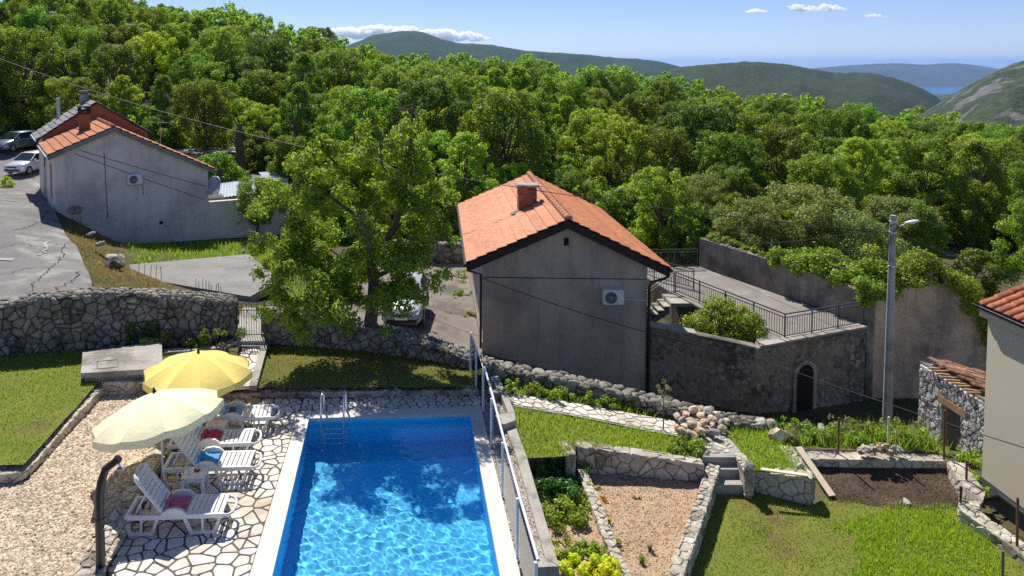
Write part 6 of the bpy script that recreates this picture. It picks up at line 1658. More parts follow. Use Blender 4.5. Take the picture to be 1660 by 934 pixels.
for i, (px, py, z, r, mat, lab, sq) in enumerate((
    (1232,690,-.75,.22,'rock_grey','white grey boulder at the end of the sloping wall',(1.1,1,.9)), (1250,690,-.75,.24,'rock_grey','rounded grey boulder beside the white one at the wall end',(1,1,.85)),
    (1262,712,-.78,.26,'rock_tan','large rust brown rock on the grass above the soil plot',(1.1,.9,.85)), (1190,683,-.72,.15,'rock_tan','orange rock standing on the sloping wall near the heap',(.8,.8,1.3)),
    (1297,757,-.72,.14,'rock_grey','white rock on the grass corner by the plank',(1,1,.8)), (1213,757,-.62,.20,'pale_stone','pale block beside the top of the garden steps',(1,1,.7)),
    (1330,694,-.75,.15,'rock_grey','grey rock lying in the tall weeds behind the plot',(1.3,1,.7)), (1480,713,-.85,.13,'rock_grey','pale rock in the weeds near the stone shed',(1.2,1,.8)),
    (1484,728,-.85,.10,'rock_grey','small pale rock in front of the weeds by the shed',(1,1,.8)), (1553,793,-.8,.09,'rock_grey','small stone beside the iron post on the winding wall',(1,1,.8)),
    (1470,815,-1.3,.10,'rock_grey','pale rock at the lower edge of the soil plot',(1.3,1,.8)), (187,433,-.25,.55,'rubble','big grey boulder on the bank beside the concrete slab',(1.2,1,.7)),
    (182,421,-.15,.38,'rock_grey','pale boulder above the big one on the bank',(1.3,1,.6)), (164,397,.25,.32,'rock_grey','grey boulder halfway up the dry bank',(1.4,1,.5)), (147,381,.5,.22,'rock_grey','small white boulder near the road on the bank',(1.2,1,.6)),
    (121,345,.75,.5,'rubble','rough stone block at the corner of the left house',(1.4,1,.7)), (196,418,-.2,.25,'rock_grey','small pale boulder at the end of the bank',(1,1,.7)), (395,410,-.85,.16,'rock_grey','white stone on the back corner of the concrete slab',(1,.8,.9)))):
    q = P(px, py, z); rock('boulder', lab, 'boulder', (q.x, q.y, z + r*.25), r, 300+i, mat, None, sq)
for (px, yb, yt, z, lab, m_) in ((1359,729,677,-.76,'thin rusty iron post on the wall left of the small rock heap','rust'), (1440,727,676,-.76,'pale wooden stake behind the small rock heap','wood_pale'), (1530.5,740,665,-.8,'tall dark iron post at the corner of the plot wall','rust'),
                                 (1566.5,780,746,-.92,'short dark post on the bend of the winding wall','rust'), (1557,815,789,-1.0,'short black post at the narrow of the winding wall','black_metal'), (1649,886,807,-1.13,'rust red iron post near the cream house','rust'), (1625,955,893,-1.3,'thin grey wooden stake on the lower lawn','wood_old')):
    b = P(px, yb, z); t = PD(px+1, yt, b.y); mb = MB(); mb.tube([b - Vector((0, 0, .15)), t], .026, 7); o = mb.build('post', MATS[m_], None, True, b); tag(o, lab, 'post', 'posts along the garden walls')
for a, b, w, lab in ((((1294,728,-.72),(1349,806,-1.27)), None, .17, 'long pale plank leaning from the wall down to the soil plot'), (((1234,764,-.70),(1309,773,-.71)), None, .10, 'thin pale batten lying on the wall by the steps')):
    p0, p1 = P(*a[0]) + Vector((0, 0, .05)), P(*a[1]) + Vector((0, 0, .03)); mb = MB(); mb.bar(p0, p1, w, .03); o = mb.build('plank', MATS['wood_pale'], None, True, p0); tag(o, lab, 'plank')
for k in range(14):
    if k < 5: px, py, h = 224 + k*9.6, 449 + k*1.4, .62
    else: px, py, h = 318 + (k-5)*5.2, 466 + (k-5)*1.3, rr.uniform(.28, .45)
    q = P(px, py, -.93); mb = MB(); mb.tube([q - Vector((0, 0, .1)), q + Vector((rr.uniform(-.05, .08), 0, h))], .013, 5); o = mb.build('rebar', MATS['rust'], None, True, q); tag(o, 'tall rusty reinforcing bar in the left row of five on the slab edge' if k < 5 else 'short rusty reinforcing bar in the right row on the slab edge', 'rebar', 'reinforcing bars along the slab edge')
pts, zb, zt = [(-2.9, 41.6), (2.3, 41.6)], [-2.7, -2.7], [-1.35, -1.5]
rubble_wall('dry_stone_wall', 'grey dry stone wall closing the far end of the driveway', 'stone wall', pts, zb, zt, .5, .36, seed=71, bulge=.06, joint=.03)
# ------------------------------------------------------------------ trees and plants
kinds = [('oak_a', 8.6, 3.3, 1, 6500, .30, .22, 26, 'round', 1, 'leaf_wood'), ('oak_b', 8.0, 3.0, 2, 6000, .29, .20, 22, 'round', 2, 'leaf_wood'),
         ('ash', 9.4, 2.7, 3, 6000, .28, .22, 24, 'tall', 1, 'leaf_wood'), ('lime_a', 7.6, 3.0, 4, 6000, .28, .2, 24, 'round', 1, 'leaf_bright'),
         ('dark_a', 8.4, 3.0, 5, 6500, .28, .2, 24, 'round', 1, 'leaf_dark'), ('ash_b', 8.8, 2.5, 6, 5600, .28, .25, 20, 'tall', 2, 'leaf_bright'),
         ('bush_a', 3.0, 2.1, 7, 3600, .22, .1, 16, 'bush', 3, 'leaf_wood'), ('bush_b', 2.6, 2.0, 8, 3400, .20, .1, 14, 'bush', 3, 'leaf_bright'),
         ('pale', 5.2, 2.7, 9, 7500, .19, .15, 26, 'round', 3, 'leaf_pale'), ('oak_c', 8.8, 3.5, 10, 6800, .30, .2, 30, 'round', 1, 'leaf_wood'), ('bush_d', 3.2, 2.0, 12, 3600, .21, .1, 15, 'bush', 3, 'leaf_dark')]
for (nm, H, Rr, sd, nl, ls, thh, ncl, shp, stems, leaf) in kinds:
    big = shp != 'bush'
    PROTO[nm] = tree_proto(H, Rr, sd, int(nl*(2.7 if big else 1.9)), ls*(.62 if big else .74), thh, int(ncl*(2.5 if big else 1.8)), shp, stems, 'bark_pale' if nm in ('ash', 'pale') else 'bark', leaf, clr=(.10, .27) if big else (.15, .30))
LAB = {'oak_a': 'broad mid green tree in the wooded hillside', 'oak_b': 'twin stemmed green tree in the wooded hillside', 'ash': 'tall narrow green tree in the wooded hillside', 'lime_a': 'bright yellow green tree in the wooded hillside',
       'dark_a': 'dark green tree in the wooded hillside', 'ash_b': 'tall bright green tree in the wooded hillside', 'oak_c': 'large spreading green tree in the wooded hillside'}
def gz(x, y): return float(gnear(np.array([x]), np.array([y]))[0])
rr = random.Random(21)
spots = []
def free(x, y):
    if y < 43.5: return False
    if -13.5 < x < 11.5 and y < 46: return False
    if x < -12 and y < 60 and x > -30: return False
    if x <= -30 and y < 63 and x > -48: return False
    if 15 < x < 21 and 52 < y < 66: return False           # meadow strip behind the house
    if 31 < x < 48 and 44 < y < 58: return False           # meadow right of the ruin
    px = PX0 + FOC*x/y
    return -260 < px < 1900
def dart(n, y0, y1, rad):
    for _ in range(n):
        y = y0 + (y1-y0)*rr.random()**.8; x = rr.uniform(-.78*y, 1.0*y)
        if not free(x, y): continue
        r = rad(y)
        if all((x-a)**2 + (y-b)**2 > r*r for a, b in spots): spots.append((x, y))
dart(9000, 43.5, 178, lambda y: 3.7 + max(0, y-55)*.028)
spots.sort(key=lambda s: s[1])
near, far = spots[:262], spots[262:]
wts = [('oak_a', 5), ('oak_b', 4), ('ash', 3), ('lime_a', 4), ('dark_a', 3), ('ash_b', 3), ('oak_c', 4)]
bag = [k for k, n in wts for _ in range(n)]
SKY = [(-400,-60),(0,-60),(200,-8),(250,6),(330,12),(400,12),(450,24),(500,38),(545,58),(600,76),(650,86),(700,88),(760,92),(850,92),(900,106),(1000,106),(1100,122),(1200,146),(1300,160),(1400,168),(1500,180),(1660,200),(1900,215)]
def cap(x, y, z, H):
    """largest scale that keeps a crown of height H under the skyline of the wood"""
    px = PX0 + FOC*x/y; py = np.interp(px, [a for a, _ in SKY], [b for _, b in SKY])
    return (PD(px, py + rr.uniform(-7, 14), y).z - z)/H
def region(x, y):
    px = PX0 + FOC*x/y
    w = 'behind the left house' if px < 380 else 'behind the walnut tree' if px < 760 else 'behind the middle house' if px < 1090 else 'behind the roof terrace' if px < 1430 else 'beyond the utility pole'
    return w + (', at the near edge of the wood' if y < 58 else ', low in the wood' if y < 72 else ', midway up the wood' if y < 92 else ', high in the wood')
for i, (x, y) in enumerate(near):
    k = rr.choice(bag); sc = rr.uniform(.72, 1.12); sc = max(.35, min(sc, cap(x, y, gz(x, y), PROTO[k][2])))
    if y < 52: sc *= rr.uniform(.6, .8)
    if -34 < x < -10 and y < 70: sc *= .8
    plant_tree(k, x, y, gz(x, y) - .1, sc, rr.uniform(0, 6.28), LAB[k].replace(' in the wooded hillside', '') + ' ' + region(x, y), 'tree', 'trees of the wooded hillside', 'tree', 1.0)
# the rest of the wood, beyond the nearest trees, as one mass of crowns
rngf = np.random.RandomState(9); Q = []; mbt = MB()
for x, y in far:
    z = gz(x, y); sc = max(.3, min(rr.uniform(.8, 1.2), cap(x, y, z, 8.4))); H, Rr = 8.4*sc, 3.0*sc; cl, ra = [], []
    for k in range(11):
        f = (k+.5)/11; q = f; env = math.sqrt(max(.05, 1-(abs(q-.42)/.62)**2.2)); a = k*2.4 + rr.random(); rd = Rr*env*(.3 + .6*rr.random())
        cl.append((x + math.cos(a)*rd, y + math.sin(a)*rd, z + H*(.22 + .74*f))); ra.append(Rr*rr.uniform(.28, .42))
    Q.append(clump_leaves(cl, ra, 1000, .55, rngf)); mbt.tube([(x, y, z-.2), (x, y, z+H*.8)], [.2, .05], 5, caps=False)
if Q:
    o = link('woodland', quads_mesh('woodland', np.concatenate(Q), MATS['leaf_wood'])); tag(o, 'far wood of green crowns along the skyline behind the nearer trees', 'woodland', None, 'stuff')
    mbt.build('woodland_trunks', MATS['bark'], o)
# undergrowth
bs = []
for _ in range(900):
    y = rr.uniform(43, 66); x = rr.uniform(-.75*y, .95*y)
    if not free(x, y) and not (15 < x < 21 and 60 < y < 66): continue
    if all((x-a)**2 + (y-b)**2 > 5.5 for a, b in bs): bs.append((x, y))
for x, y in bs[:90]:
    k = rr.choice(['bush_a', 'bush_a', 'bush_b', 'bush_d']); plant_tree(k, x, y, gz(x, y)-.15, rr.uniform(.7, 1.2), rr.uniform(0, 6.28), {'bush_a': 'green bush in the undergrowth at the edge of the wood', 'bush_b': 'bright green bush in the undergrowth at the edge of the wood', 'bush_d': 'dark green bush in the undergrowth at the edge of the wood'}[k], 'bush', 'bushes at the edge of the wood', 'bush')
for i, (px, py, D, k, sc, lab) in enumerate((
    (130,225,60,'bush_b',1.6,'bright yellow green bush behind the slate roof'), (205,205,63,'bush_b',1.5,'bright bush right of the slate house chimney'), (290,220,62,'bush_b',1.5,'bright bush behind the orange roof of the left house'),
    (30,230,66,'bush_b',2.0,'large bright bush behind the parked cars'), (-40,240,64,'bush_b',1.9,'bright bush at the left edge behind the cars'), (345,215,66,'bush_b',1.4,'bright bush behind the flat roofed shed'),
    (355,300,52,'bush_a',1.2,'green bush between the sheds behind the yard wall'), (310,300,53,'bush_b',.9,'low bright bush beside the satellite dish'), (470,300,53,'bush_d',1.2,'dark bush behind the walnut crown'),
    (250,245,60,'bush_a',1.3,'green bush behind the left house roof'), (690,400,45.5,'bush_a',1.2,'green bush behind the wall at the end of the driveway'), (735,385,46,'bush_a',1.3,'green bush left of the middle house roof'), (640,400,46,'bush_b',1.2,'bright bush behind the driveway wall'),
    (590,410,47,'bush_a',1.3,'green bush seen through the walnut crown'), (530,390,48,'bush_b',1.2,'bright bush behind the walnut branches'), (1180,395,43,'bush_d',1.3,'dark green bush behind the end of the terrace wall'), (1110,400,44,'bush_a',1.0,'green bush behind the end railing of the terrace'), (1225,405,42,'bush_d',1.2,'dark bush leaning over the terrace wall'),
    (1060,395,47,'bush_a',1.1,'green bush right of the middle house roof'), (1010,380,49,'bush_a',1.2,'green bush behind the right slope of the middle house roof'), (960,350,52,'bush_b',1.2,'bright bush behind the middle house ridge'),
    (10,300,50,'bush_b',.35,'small yellow green bush at the left road edge'), (1655,480,36,'bush_b',.8,'bright bush behind the cream house roof'), (1585,430,45,'bush_a',1.0,'green bush behind the ivy on the ruin'))):
    q = PD(px, py, D); plant_tree(k, q.x, q.y, gz(q.x, q.y)-.15, sc, i*1.3, lab, 'bush', None, 'bush')
for i, (px, D, sc, lab) in enumerate(((1215,42,1.05,'pale green feathery tree over the terrace wall'), (1300,43,1.25,'largest pale green feathery tree behind the terrace'), (1375,41,1.1,'pale green feathery tree behind the utility pole'), (1140,49,1.0,'pale green tree behind the back railing'), (1450,46,1.1,'pale green tree right of the utility pole'))):
    q = PD(px, 420, D); plant_tree('pale', q.x, q.y, gz(q.x, q.y)-.1, sc, i*2.1, lab, 'tree', None, 'tree')
q = PD(1072, 335, 58); plant_tree('oak_c', q.x, q.y, gz(q.x, q.y)-.1, .82, 1.0, 'round tree with a leaning pale trunk by the meadow behind the middle house', 'tree', None, 'tree')
q = PD(838, 200, 88); plant_tree('ash_b', q.x, q.y, gz(q.x, q.y), 1.12, 2.0, 'tall double crowned tree standing above the wood at the mountain foot', 'tree', None, 'tree')
q = PD(524, 60, 140); plant_tree('dark_a', q.x, q.y, gz(q.x, q.y), 1.0, 2.0, 'tall dark tree breaking the skyline left of the mountain', 'tree', None, 'tree')

# the walnut tree on the shaded lawn
tb = P(597,566,.3); TWD = tb.y
W_ = thing('walnut_tree', 'large spreading walnut tree with a forked trunk behind the stone wall by the pool', 'tree', tb)
rr = random.Random(5); rngw = np.random.RandomState(5); mb = MB()
def TW(px, py, dy=0.0): return PD(px, py, TWD + dy) - tb
trunk = [TW(592,575), TW(598,540), TW(604,500,.05), TW(606,460,.1), TW(603,420,.2)]
mb.tube(trunk, [.27, .21, .18, .165, .15], 10); mb.tube([TW(575,580,-.2), TW(588,562,-.08), TW(597,545)], [.06, .09, .13], 7)
for a in ((610,578,-.25), (590,580,.2), (618,572,.1)): mb.tube([TW(*a), TW(599,552)], [.05, .12], 6)
limbs = [([(604,490,0), (560,470,-.3), (520,450,-.6), (480,425,-.9), (440,400,-1.0), (410,375,-1.0)], .095), ([(560,470,-.3), (540,420,.2), (500,380,.4), (460,345,.3), (425,325,.1)], .06), ([(603,420,.2), (590,360,.5), (578,300,.7), (572,250,.6), (575,210,.4)], .12),
         ([(603,420,.2), (640,370,-.1), (655,310,-.2), (660,250,0), (668,190,.2), (672,160,.2)], .12), ([(606,450,.1), (650,430,-.6), (690,400,-.9), (725,385,-1.0)], .08), ([(640,370,-.1), (690,330,.6), (722,300,.9)], .06),
         ([(578,300,.7), (540,260,.2), (515,235,0)], .055), ([(590,360,.5), (550,330,-.7), (510,300,-1.1), (480,280,-1.1)], .06), ([(604,490,0), (560,490,-1.2), (500,490,-1.6), (450,500,-1.5)], .06), ([(606,470,0), (640,460,-1.3), (665,470,-1.7)], .055),
         ([(655,310,-.2), (620,270,-1.2), (615,230,-1.3)], .05), ([(603,420,.2), (610,400,1.6), (620,350,2.3), (640,300,2.4)], .075), ([(606,450,.1), (570,430,1.5), (530,400,2.2), (500,370,2.2)], .065), ([(603,430,.1), (600,400,-1.5), (590,370,-2.3), (580,350,-2.4)], .065)]
cl, ra = [], []
for pts, r0 in limbs:
    w = [TW(*p) for p in pts]; mb.tube(w, [r0*(1-.8*i/(len(w)-1)) for i in range(len(w))], 7, caps=False)
    for i in range(1, len(w)):
        for s in range(7 if i > 1 else 3):
            st = w[i-1].lerp(w[i], rr.random()); d = Vector((rr.gauss(0, 1), rr.gauss(0, 1), rr.gauss(.1, .75))).normalized(); L_ = rr.uniform(.35, .95)*(1.0 if i > 1 else .8)
            e = st + d*L_ + Vector((0, 0, -.12*L_)); mb.tube([st, st.lerp(e, .55) + Vector((0, 0, .06)), e], [.018, .012, .005], 4, caps=False)
            cl.append(tuple(e)); ra.append(rr.uniform(.22, .46)); cl.append(tuple(st.lerp(e, .6))); ra.append(rr.uniform(.16, .3))
for px, py, dy, r in ((700,455,-1.3,.42), (680,480,-1.5,.36), (720,440,-1.2,.3), (655,500,-1.6,.34), (430,505,-1.5,.4), (470,515,-1.6,.36), (520,510,-1.6,.4), (455,480,-1.4,.4), (555,500,-1.7,.4), (645,215,.2,.3), (655,185,.2,.24), (735,380,-.8,.3), (745,335,.4,.26),
                     (560,215,.2,.36), (590,205,.4,.36), (540,240,.2,.36), (625,535,-1.5,.22), (700,360,.2,.5), (700,310,.4,.42), (680,270,.3,.4), (480,265,-1,.36), (440,300,-.8,.36), (415,340,-1,.34)):
    cl.append(tuple(TW(px, py, dy))); ra.append(r)
keepc = []
for c, r in zip(cl, ra):
    v = Vector(c) + tb; px = PX0 + FOC*v.x/v.y; py = PY0 + FOC*math.tan(math.atan2(CAM_H-v.z, v.y) - PITCH); rp = r*FOC/v.y
    if px-rp > 392 and px+rp < 752 and py-rp > (172 if px > 560 else 205) and c[1] > -1.75: keepc.append((c, r))
cl, ra = [c for c, _ in keepc], [r for _, r in keepc]
mb.build('trunk', MATS['bark'], W_)
Q = clump_leaves(cl, ra, 60000, .12, rngw, shell=.35, up=.5, aspect=.5, droop=.25, rnd=.6, flat=.85)
link('crown', quads_mesh('crown', Q, MATS['leaf_walnut']), W_)

def plant(name, label, cat, loc, cl, ra, n, size, mat, seed, group=None, kind=None, stems=True, **kw):
    """a bushy plant: leaf clumps on short stems"""
    t = thing(name, label, cat, loc, 0, group); rng = np.random.RandomState(seed); mb = MB()
    if stems:
        for c, r in zip(cl, ra): mb.tube([(c[0]*.15, c[1]*.15, -.05), (c[0]*.6, c[1]*.6, c[2]*.5), (c[0], c[1], c[2])], [.03, .02, .006], 5, caps=False)
        mb.build('stem', MATS['bark'], t)
    link('foliage', quads_mesh('foliage', clump_leaves(cl, ra, n, size, rng, **kw), MATS[mat]), t)
    return t
# shrub in the courtyard
rr = random.Random(8); b0 = PD(1178,560,30.3); cl, ra = [], []
for k in range(85):
    a = rr.uniform(0, 6.28); h = rr.random(); rd = math.sqrt(1-h*h)*rr.uniform(.72, 1.0); x = math.cos(a)*rd*2.2; y = math.sin(a)*rd*1.35
    z = .35 + 2.0*h*rr.uniform(.85, 1.05) - .22*x*(x > 0); cl.append((x, y, max(.2, z))); ra.append(rr.uniform(.30, .46))
plant('shrub', 'round yellow green shrub growing in the courtyard in front of the terrace railing', 'shrub', (b0.x, b0.y, b0.z-.55), cl, ra, 20000, .115, 'leaf_ivy', 3, up=.7, shell=.5, aspect=.5)
# ivy over the ruin and the right end of the terrace wall
def ivy(name, label, pts, n, size, mat, seed, cat='ivy', base=None):
    cl = [Vector(p[:3]) for p in pts]; b = base or (min(cl, key=lambda v: v.z)); t = thing(name, label, cat, b); rng = np.random.RandomState(seed)
    mb = MB()
    for i in range(0, len(cl)-1, 2): mb.tube([cl[i]-Vector(b), (cl[i]+cl[i+1])/2 - Vector(b) + Vector((0, .1, .1)), cl[i+1]-Vector(b)], [.03, .025, .015], 5, caps=False)
    mb.build('stem', MATS['bark'], t)
    link('foliage', quads_mesh('foliage', clump_leaves([tuple(c - Vector(b)) for c in cl], [p[3] for p in pts], n, size, rng, up=.5, shell=.55, aspect=.7), MATS[mat]), t); return t
pts = []
for i, (a, b) in enumerate(zip(gb[1:-1], gb[2:])):
    if i < 0: continue
    n = 4 if i > 5 else 3
    for k in range(n):
        f = (k+rr.random())/n; px, py = a[0]+(b[0]-a[0])*f, a[1]+(b[1]-a[1])*f; q = RW(px, py)
        r = rr.uniform(.26, .46); pts.append((q.x, q.y + rr.uniform(-.1, .8), q.z + rr.uniform(-.02, .5 if i < 6 else .3), r))
        if i > 4: pts.append((q.x + rr.uniform(-.1, .3), q.y + rr.uniform(.1, .9), q.z + rr.uniform(-.3, .35), r))
        else: pts.append((q.x + rr.uniform(-.3, .3), q.y + rr.uniform(.2, 1.2), q.z + rr.uniform(.3, .8), r*1.1))
for px, py, r in ((1590,520,.3), (1600,548,.32), (1608,575,.3), (1604,600,.22), (1480,455,.3), (1500,452,.25)):
    q = RW(px, py); pts.append((q.x, q.y-.1, q.z, r))
ivy('ivy', 'dark ivy covering the top of the ruined gable wall', [(a, b - .25, c, r*1.25) for a, b, c, r in pts], 26000, .105, 'leaf_ivy', 4)
pts = []
for k in range(46):
    s = rr.random(); x, y = 18.0 - 1.9*s + rr.uniform(-.1, 1.5), 31.2 + 4.0*s + rr.uniform(-.3, .5); pts.append((x + .2, y, -.75 + rr.uniform(-.25, .9)*(1 - .4*s), rr.uniform(.3, .55)))
for k in range(8): pts.append((18.2 + rr.uniform(-.2, .9), 30.5 + rr.uniform(-.1, .3), -.9 + rr.uniform(-.35, .6), rr.uniform(.26, .4)))
ivy('hedge', 'bright green creeper hedge hanging over the right end of the terrace wall', pts, 22000, .115, 'leaf_ivy', 5, 'hedge')
pts = []
for k in range(16):
    s = k/15; x, y = 14.7 + 1.6*s, 39.2 - 4.0*s; pts.append((x + rr.uniform(.1, .5), y + rr.uniform(0, .5), -.62 + rr.uniform(-.05, .2), rr.uniform(.15, .28)))
ivy('creeper', 'low creeper trailing along the top of the terrace wall', pts, 3200, .10, 'leaf_ivy', 6, 'creeper')
# creepers on the tall stone wall
for i, (px, py, r, n, lab) in enumerate(((165,545,.30,900,'dark ivy at the foot of the tall stone wall left of the concrete cover'), (112,540,.3,800,'small patch of ivy low on the tall stone wall'), (225,545,.32,900,'ivy behind the concrete cover on the tall stone wall'), (300,553,.28,800,'ivy at the foot of the wall beside the gate path'), (350,552,.25,700,'weeds growing at the wall foot near the iron gate'))):
    q = P(px, py+14, .6); c = [(rr.uniform(-.8, .8), rr.uniform(-.02, .05), rr.uniform(0, .6)) for _ in range(9)]
    plant('ivy', lab, 'ivy', (q.x, q.y-.04, .6), c, [r*rr.uniform(.3, .75) for _ in c], n, .075, 'leaf_dark', 30+i, None, None, True, flat=1.0)
q = P(237,556,.88); plant('weed', 'bright green weed on the back edge of the concrete cover', 'weed', (q.x, q.y, .88), [(0, 0, .08), (.12, .02, .06), (-.12, 0, .07)], [.1, .09, .09], 160, .07, 'leaf_ivy', 40)
# weeds above the path and tall weeds behind the plot
for i in range(13):
    px = 835 + i*21 + rr.uniform(-6, 6); py = 634 + (px-835)*.155 + rr.uniform(-3, 6); z = float(UZ(np.array([P(px, py, -.3).x]), np.array([P(px, py, -.3).y]))[0]); q = P(px, py, z)
    c = [(rr.uniform(-.16, .16), rr.uniform(-.1, .1), rr.uniform(.03, .30)) for _ in range(6)]
    plant('weed', 'leafy green weed between the flagstone path and the sloping wall', 'weed', (q.x, q.y, z), c, [rr.uniform(.06, .12) for _ in c], 170, .08, 'leaf_ivy' if i % 3 else 'leaf_bright', 50+i, 'weeds above the flagstone path')
for i in range(22):
    px = 1278 + i*10.2 + rr.uniform(-5, 5); py = rr.uniform(702, 722); q = P(px, py, -.85); c = [(rr.uniform(-.25, .25), rr.uniform(-.15, .15), rr.uniform(.05, .40)) for _ in range(8)]
    plant('weed', 'tall green weed in the rough grass behind the soil plot', 'weed', (q.x, q.y, -.85), c, [rr.uniform(.07, .13) for _ in c], 170, .07, 'blade_green' if i % 2 else 'leaf_olive', 80+i, 'weeds behind the soil plot')
q = P(1120,735,-.77); c = [(rr.uniform(-.5, .3), rr.uniform(-.2, .2), rr.uniform(.05, .28)) for _ in range(14)]; plant('low_shrub', 'leafy green plant beside the landing of the steps', 'plant', (q.x, q.y, -.77), c, [rr.uniform(.12, .2) for _ in c], 1300, .07, 'leaf_ivy', 110)
# sapling
q = P(1075,700,-.7); sp = thing('sapling', 'slender young olive sapling beside the flagstone path', 'tree', (q.x, q.y, -.7)); mb = MB(); mb.tube([(0, 0, -.1), (.01, 0, .5), (-.02, 0, .9), (0, 0, 1.2)], [.018, .016, .012, .005], 6); cl = []; ra = []
for k in range(12):
    z = .55 + k*.055; a = k*2.4; e = (math.cos(a)*.13, math.sin(a)*.13, z + .12); mb.tube([(0, 0, z), e], [.006, .003], 4, caps=False); cl.append(e); ra.append(.085)
mb.build('trunk', MATS['bark'], sp); link('crown', quads_mesh('crown', clump_leaves(cl, ra, 420, .055, np.random.RandomState(3), aspect=.3), MATS['leaf_olive']), sp)
# herb bed
for i, (px, py, n, mat, sz, hgt, lab) in enumerate(((893,772,2600,'leaf_herb',.06,.42,'dense dark green herb clump at the head of the herb bed'), (900,805,2600,'leaf_herb',.065,.38,'dense dark green herb clump in the middle of the herb bed'), (912,840,1500,'leaf_ivy',.085,.22,'broad leaved green plant below the herb clumps'),
                                       (925,775,1500,'leaf_herb',.06,.32,'dark green herb clump beside the stone divider'), (930,815,900,'leaf_ivy',.07,.16,'small green plant beside the stone divider'))):
    q = P(px, py, -.98); c = [(rr.uniform(-.42, .42), rr.uniform(-.42, .42), rr.uniform(.05, hgt)) for _ in range(26)]; plant('herb_plant', lab, 'herb', (q.x, q.y, -.98), c, [rr.uniform(.10, .18) for _ in c], n, sz, mat, 120+i)
for i, (px, py, n, w, lab) in enumerate(((935,928,2600,.62,'bright lime green plant clump at the bottom of the herb bed'), (972,935,900,.32,'smaller lime green plant beside the divider at the bottom'), (915,893,420,.3,'low green seedling patch above the lime green plants'), (960,900,300,.22,'sparse green seedlings near the stone divider'))):
    q = P(px, py, -1.05); c = [(rr.uniform(-w, w), rr.uniform(-.3, .3), rr.uniform(.03, .26 if n > 500 else .1)) for _ in range(22)]; plant('garden_plant', lab, 'plant', (q.x, q.y, -1.05), c, [rr.uniform(.08, .15) for _ in c], n, .085, 'leaf_lime' if n > 500 else 'leaf_ivy', 130+i)
for i, (px, py, mat, n, lab) in enumerate(((977,815,'flower',110,'orange flowering seedling at the left of the bare soil bed'), (968,800,'leaf_ivy',120,'green seedling near the orange flowers'), (1000,885,'leaf_ivy',90,'green seedling in the lower part of the bare soil bed'), (1038,908,'leaf_ivy',120,'tall green seedling near the bottom of the bare soil bed'),
                                       (985,850,'leaf_ivy',70,'tiny green seedling in the middle of the bare soil bed'), (1032,812,'leaf_olive',70,'grey green seedling in the upper part of the bare soil bed'), (1055,890,'leaf_olive',60,'tiny grey seedling at the right of the bare soil bed'), (955,848,'leaf_ivy',130,'green seedling against the stone divider'), (950,790,'leaf_ivy',100,'green weed at the corner of the bare soil bed'))):
    q = P(px, py, -1.05); c = [(rr.uniform(-.08, .08), rr.uniform(-.08, .08), rr.uniform(.02, .14)) for _ in range(5)]; plant('seedling', lab, 'seedling', (q.x, q.y, -1.06), c, [.06]*5, n, .05, mat, 150+i)
# grass tufts by the middle house and in the gap by the cream house
for i, (px, py, D, n, w, lab) in enumerate(((762,470,33,400,.3,'tuft of pale grass at the foot of the middle house wall'), (728,447,39,900,.9,'grass growing at the end of the driveway'), (752,455,36,600,.5,'weeds beside the gutter of the middle house'), (728,497,33,90,.14,'small grass tuft on the driveway'), (722,512,32,70,.12,'tiny grass tuft on the driveway near the car'),
                                    (1580,780,18.6,700,.35,'green weeds in the gap beside the cream house'), (1590,800,18.2,500,.3,'weeds at the foot of the cream house corner'), (1560,742,20,500,.4,'weeds in front of the stone shed'))):
    q = PD(px, py, D) if i < 5 else P(px, py, -2.35 if i < 7 else -2.6); z = gz(q.x, q.y) if i < 5 else q.z; c = [(rr.uniform(-w, w), rr.uniform(-w, w), rr.uniform(.0, .3)*min(1, w*2)) for _ in range(10)]; plant('weed', lab, 'weed', (q.x, q.y, z), c, [rr.uniform(.1, .2)*min(1, w*2.2) for _ in c], n, .08, 'blade_green' if i % 2 else 'leaf_ivy', 170+i, stems=True)
# ivy clad stump behind the yard
q = PD(390, 275, 56); s_ = thing('tree_stump', 'tall dark broken tree stump among the bushes behind the yard', 'tree stump', (q.x, q.y, gz(q.x, q.y))); mb = MB(); mb.tube([(0, 0, -.3), (.1, 0, 1.5), (-.1, 0, 3.2), (0, 0, 4.6)], [.42, .30, .34, .16], 9); mb.build('trunk', MATS['bark'], s_)

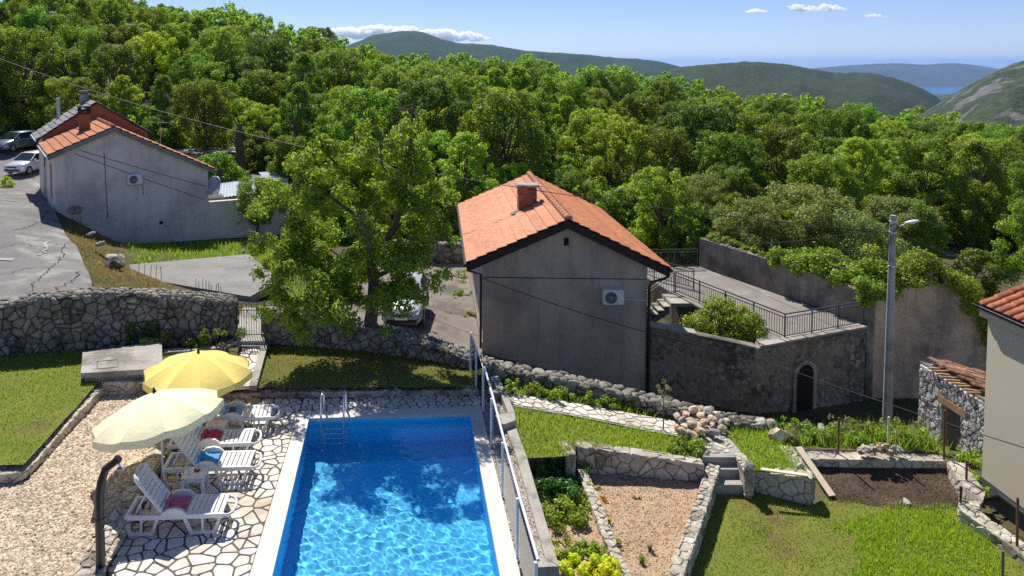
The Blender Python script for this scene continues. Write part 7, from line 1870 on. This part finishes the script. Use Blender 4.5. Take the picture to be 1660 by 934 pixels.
# ------------------------------------------------------------------ clouds and air
m = bpy.data.materials.new('cloud'); m.use_nodes = True; N = m.node_tree.nodes; N.remove(N['Principled BSDF'])
pv = N.new('ShaderNodeVolumePrincipled'); pv.inputs['Color'].default_value = (.99, .99, .99, 1); pv.inputs['Density'].default_value = .035; pv.inputs['Anisotropy'].default_value = .35
m.node_tree.links.new(pv.outputs[0], N['Material Output'].inputs['Volume']); MATS['cloud'] = m
def cloud(label, D, prof, seed):
    """prof: (px, base py, top py)"""
    rng = np.random.RandomState(seed); rr = random.Random(seed); V = []; F = []
    for k in range(130):
        i = rr.randrange(len(prof)-1); f = rr.random(); px, pb_, pt_ = [prof[i][j] + (prof[i+1][j]-prof[i][j])*f for j in range(3)]
        h = pb_-pt_; r = h*rr.uniform(.20, .40); u = rr.random(); py = pb_ - r*.5 - (h-r*1.3)*u
        c = PD(px + rr.uniform(-1, 1)*h*.2, py, D + rr.uniform(-1, 1)*60); rad = r*D/FOC
        me = rock_mesh('puff', rad, seed*100+k, MATS['cloud'], (1.5, 1.4, .85), 2); n0 = sum(len(v) for v in V)
        co = np.empty(len(me.vertices)*3, np.float32); me.vertices.foreach_get('co', co); co = co.reshape(-1, 3)
        co += (vnoise(co[:, 0]/rad*3+k, co[:, 2]/rad*3+co[:, 1]/rad*2, k)[:, None])*co*.14
        V.append(co + np.array(c)); F.append(np.array([tuple(p.vertices) for p in me.polygons]) + n0); bpy.data.meshes.remove(me)
    V = np.concatenate(V); b = V.mean(0); o = link('cloud', fastmesh('cloud', V-b, np.concatenate(F), MATS['cloud'], True)); o.location = b; md = o.modifiers.new('merge', 'REMESH'); md.mode = 'VOXEL'; md.voxel_size = D/FOC*1.1; return tag(o, label, 'cloud', None, 'thing')
cloud('long white cumulus cloud behind the left shoulder of the mountain', 7600, [(535,62,44),(580,64,41),(620,60,38),(660,58,38),(674,54,44)], 1)
cloud('white cumulus cloud to the right of the mountain top', 7600, [(676,58,48),(700,66,45),(730,68,45),(765,68,50),(795,67,60)], 2)
cloud('largest small white cloud high in the upper right sky', 7600, [(1276,14,8),(1292,18,4),(1310,19,9),(1340,19,4),(1360,19,9),(1374,18,14)], 3)
cloud('tiny white cloud left of the larger one in the upper right sky', 7600, [(1209,21,17),(1225,23,13),(1245,20,16)], 4)
cloud('tiny flat cloud right of the larger one in the upper right sky', 7600, [(1400,28,24),(1418,29,21),(1440,28,26)], 5)
hz = bpy.data.materials.new('air'); hz.use_nodes = True; N = hz.node_tree.nodes; N.remove(N['Principled BSDF'])
pv = N.new('ShaderNodeVolumePrincipled'); pv.inputs['Color'].default_value = (.30, .56, 1.0, 1); pv.inputs['Density'].default_value = 4.4e-5; pv.inputs['Anisotropy'].default_value = .2
hz.node_tree.links.new(pv.outputs[0], N['Material Output'].inputs['Volume']); MATS['air'] = hz
mb = MB(); mb.box(-28000, 36000, -1500, 32000, -246, 215); o = mb.build('haze', hz); o['kind'] = 'stuff'; tag(o, 'thin blue summer haze over the valley and hills', 'haze')
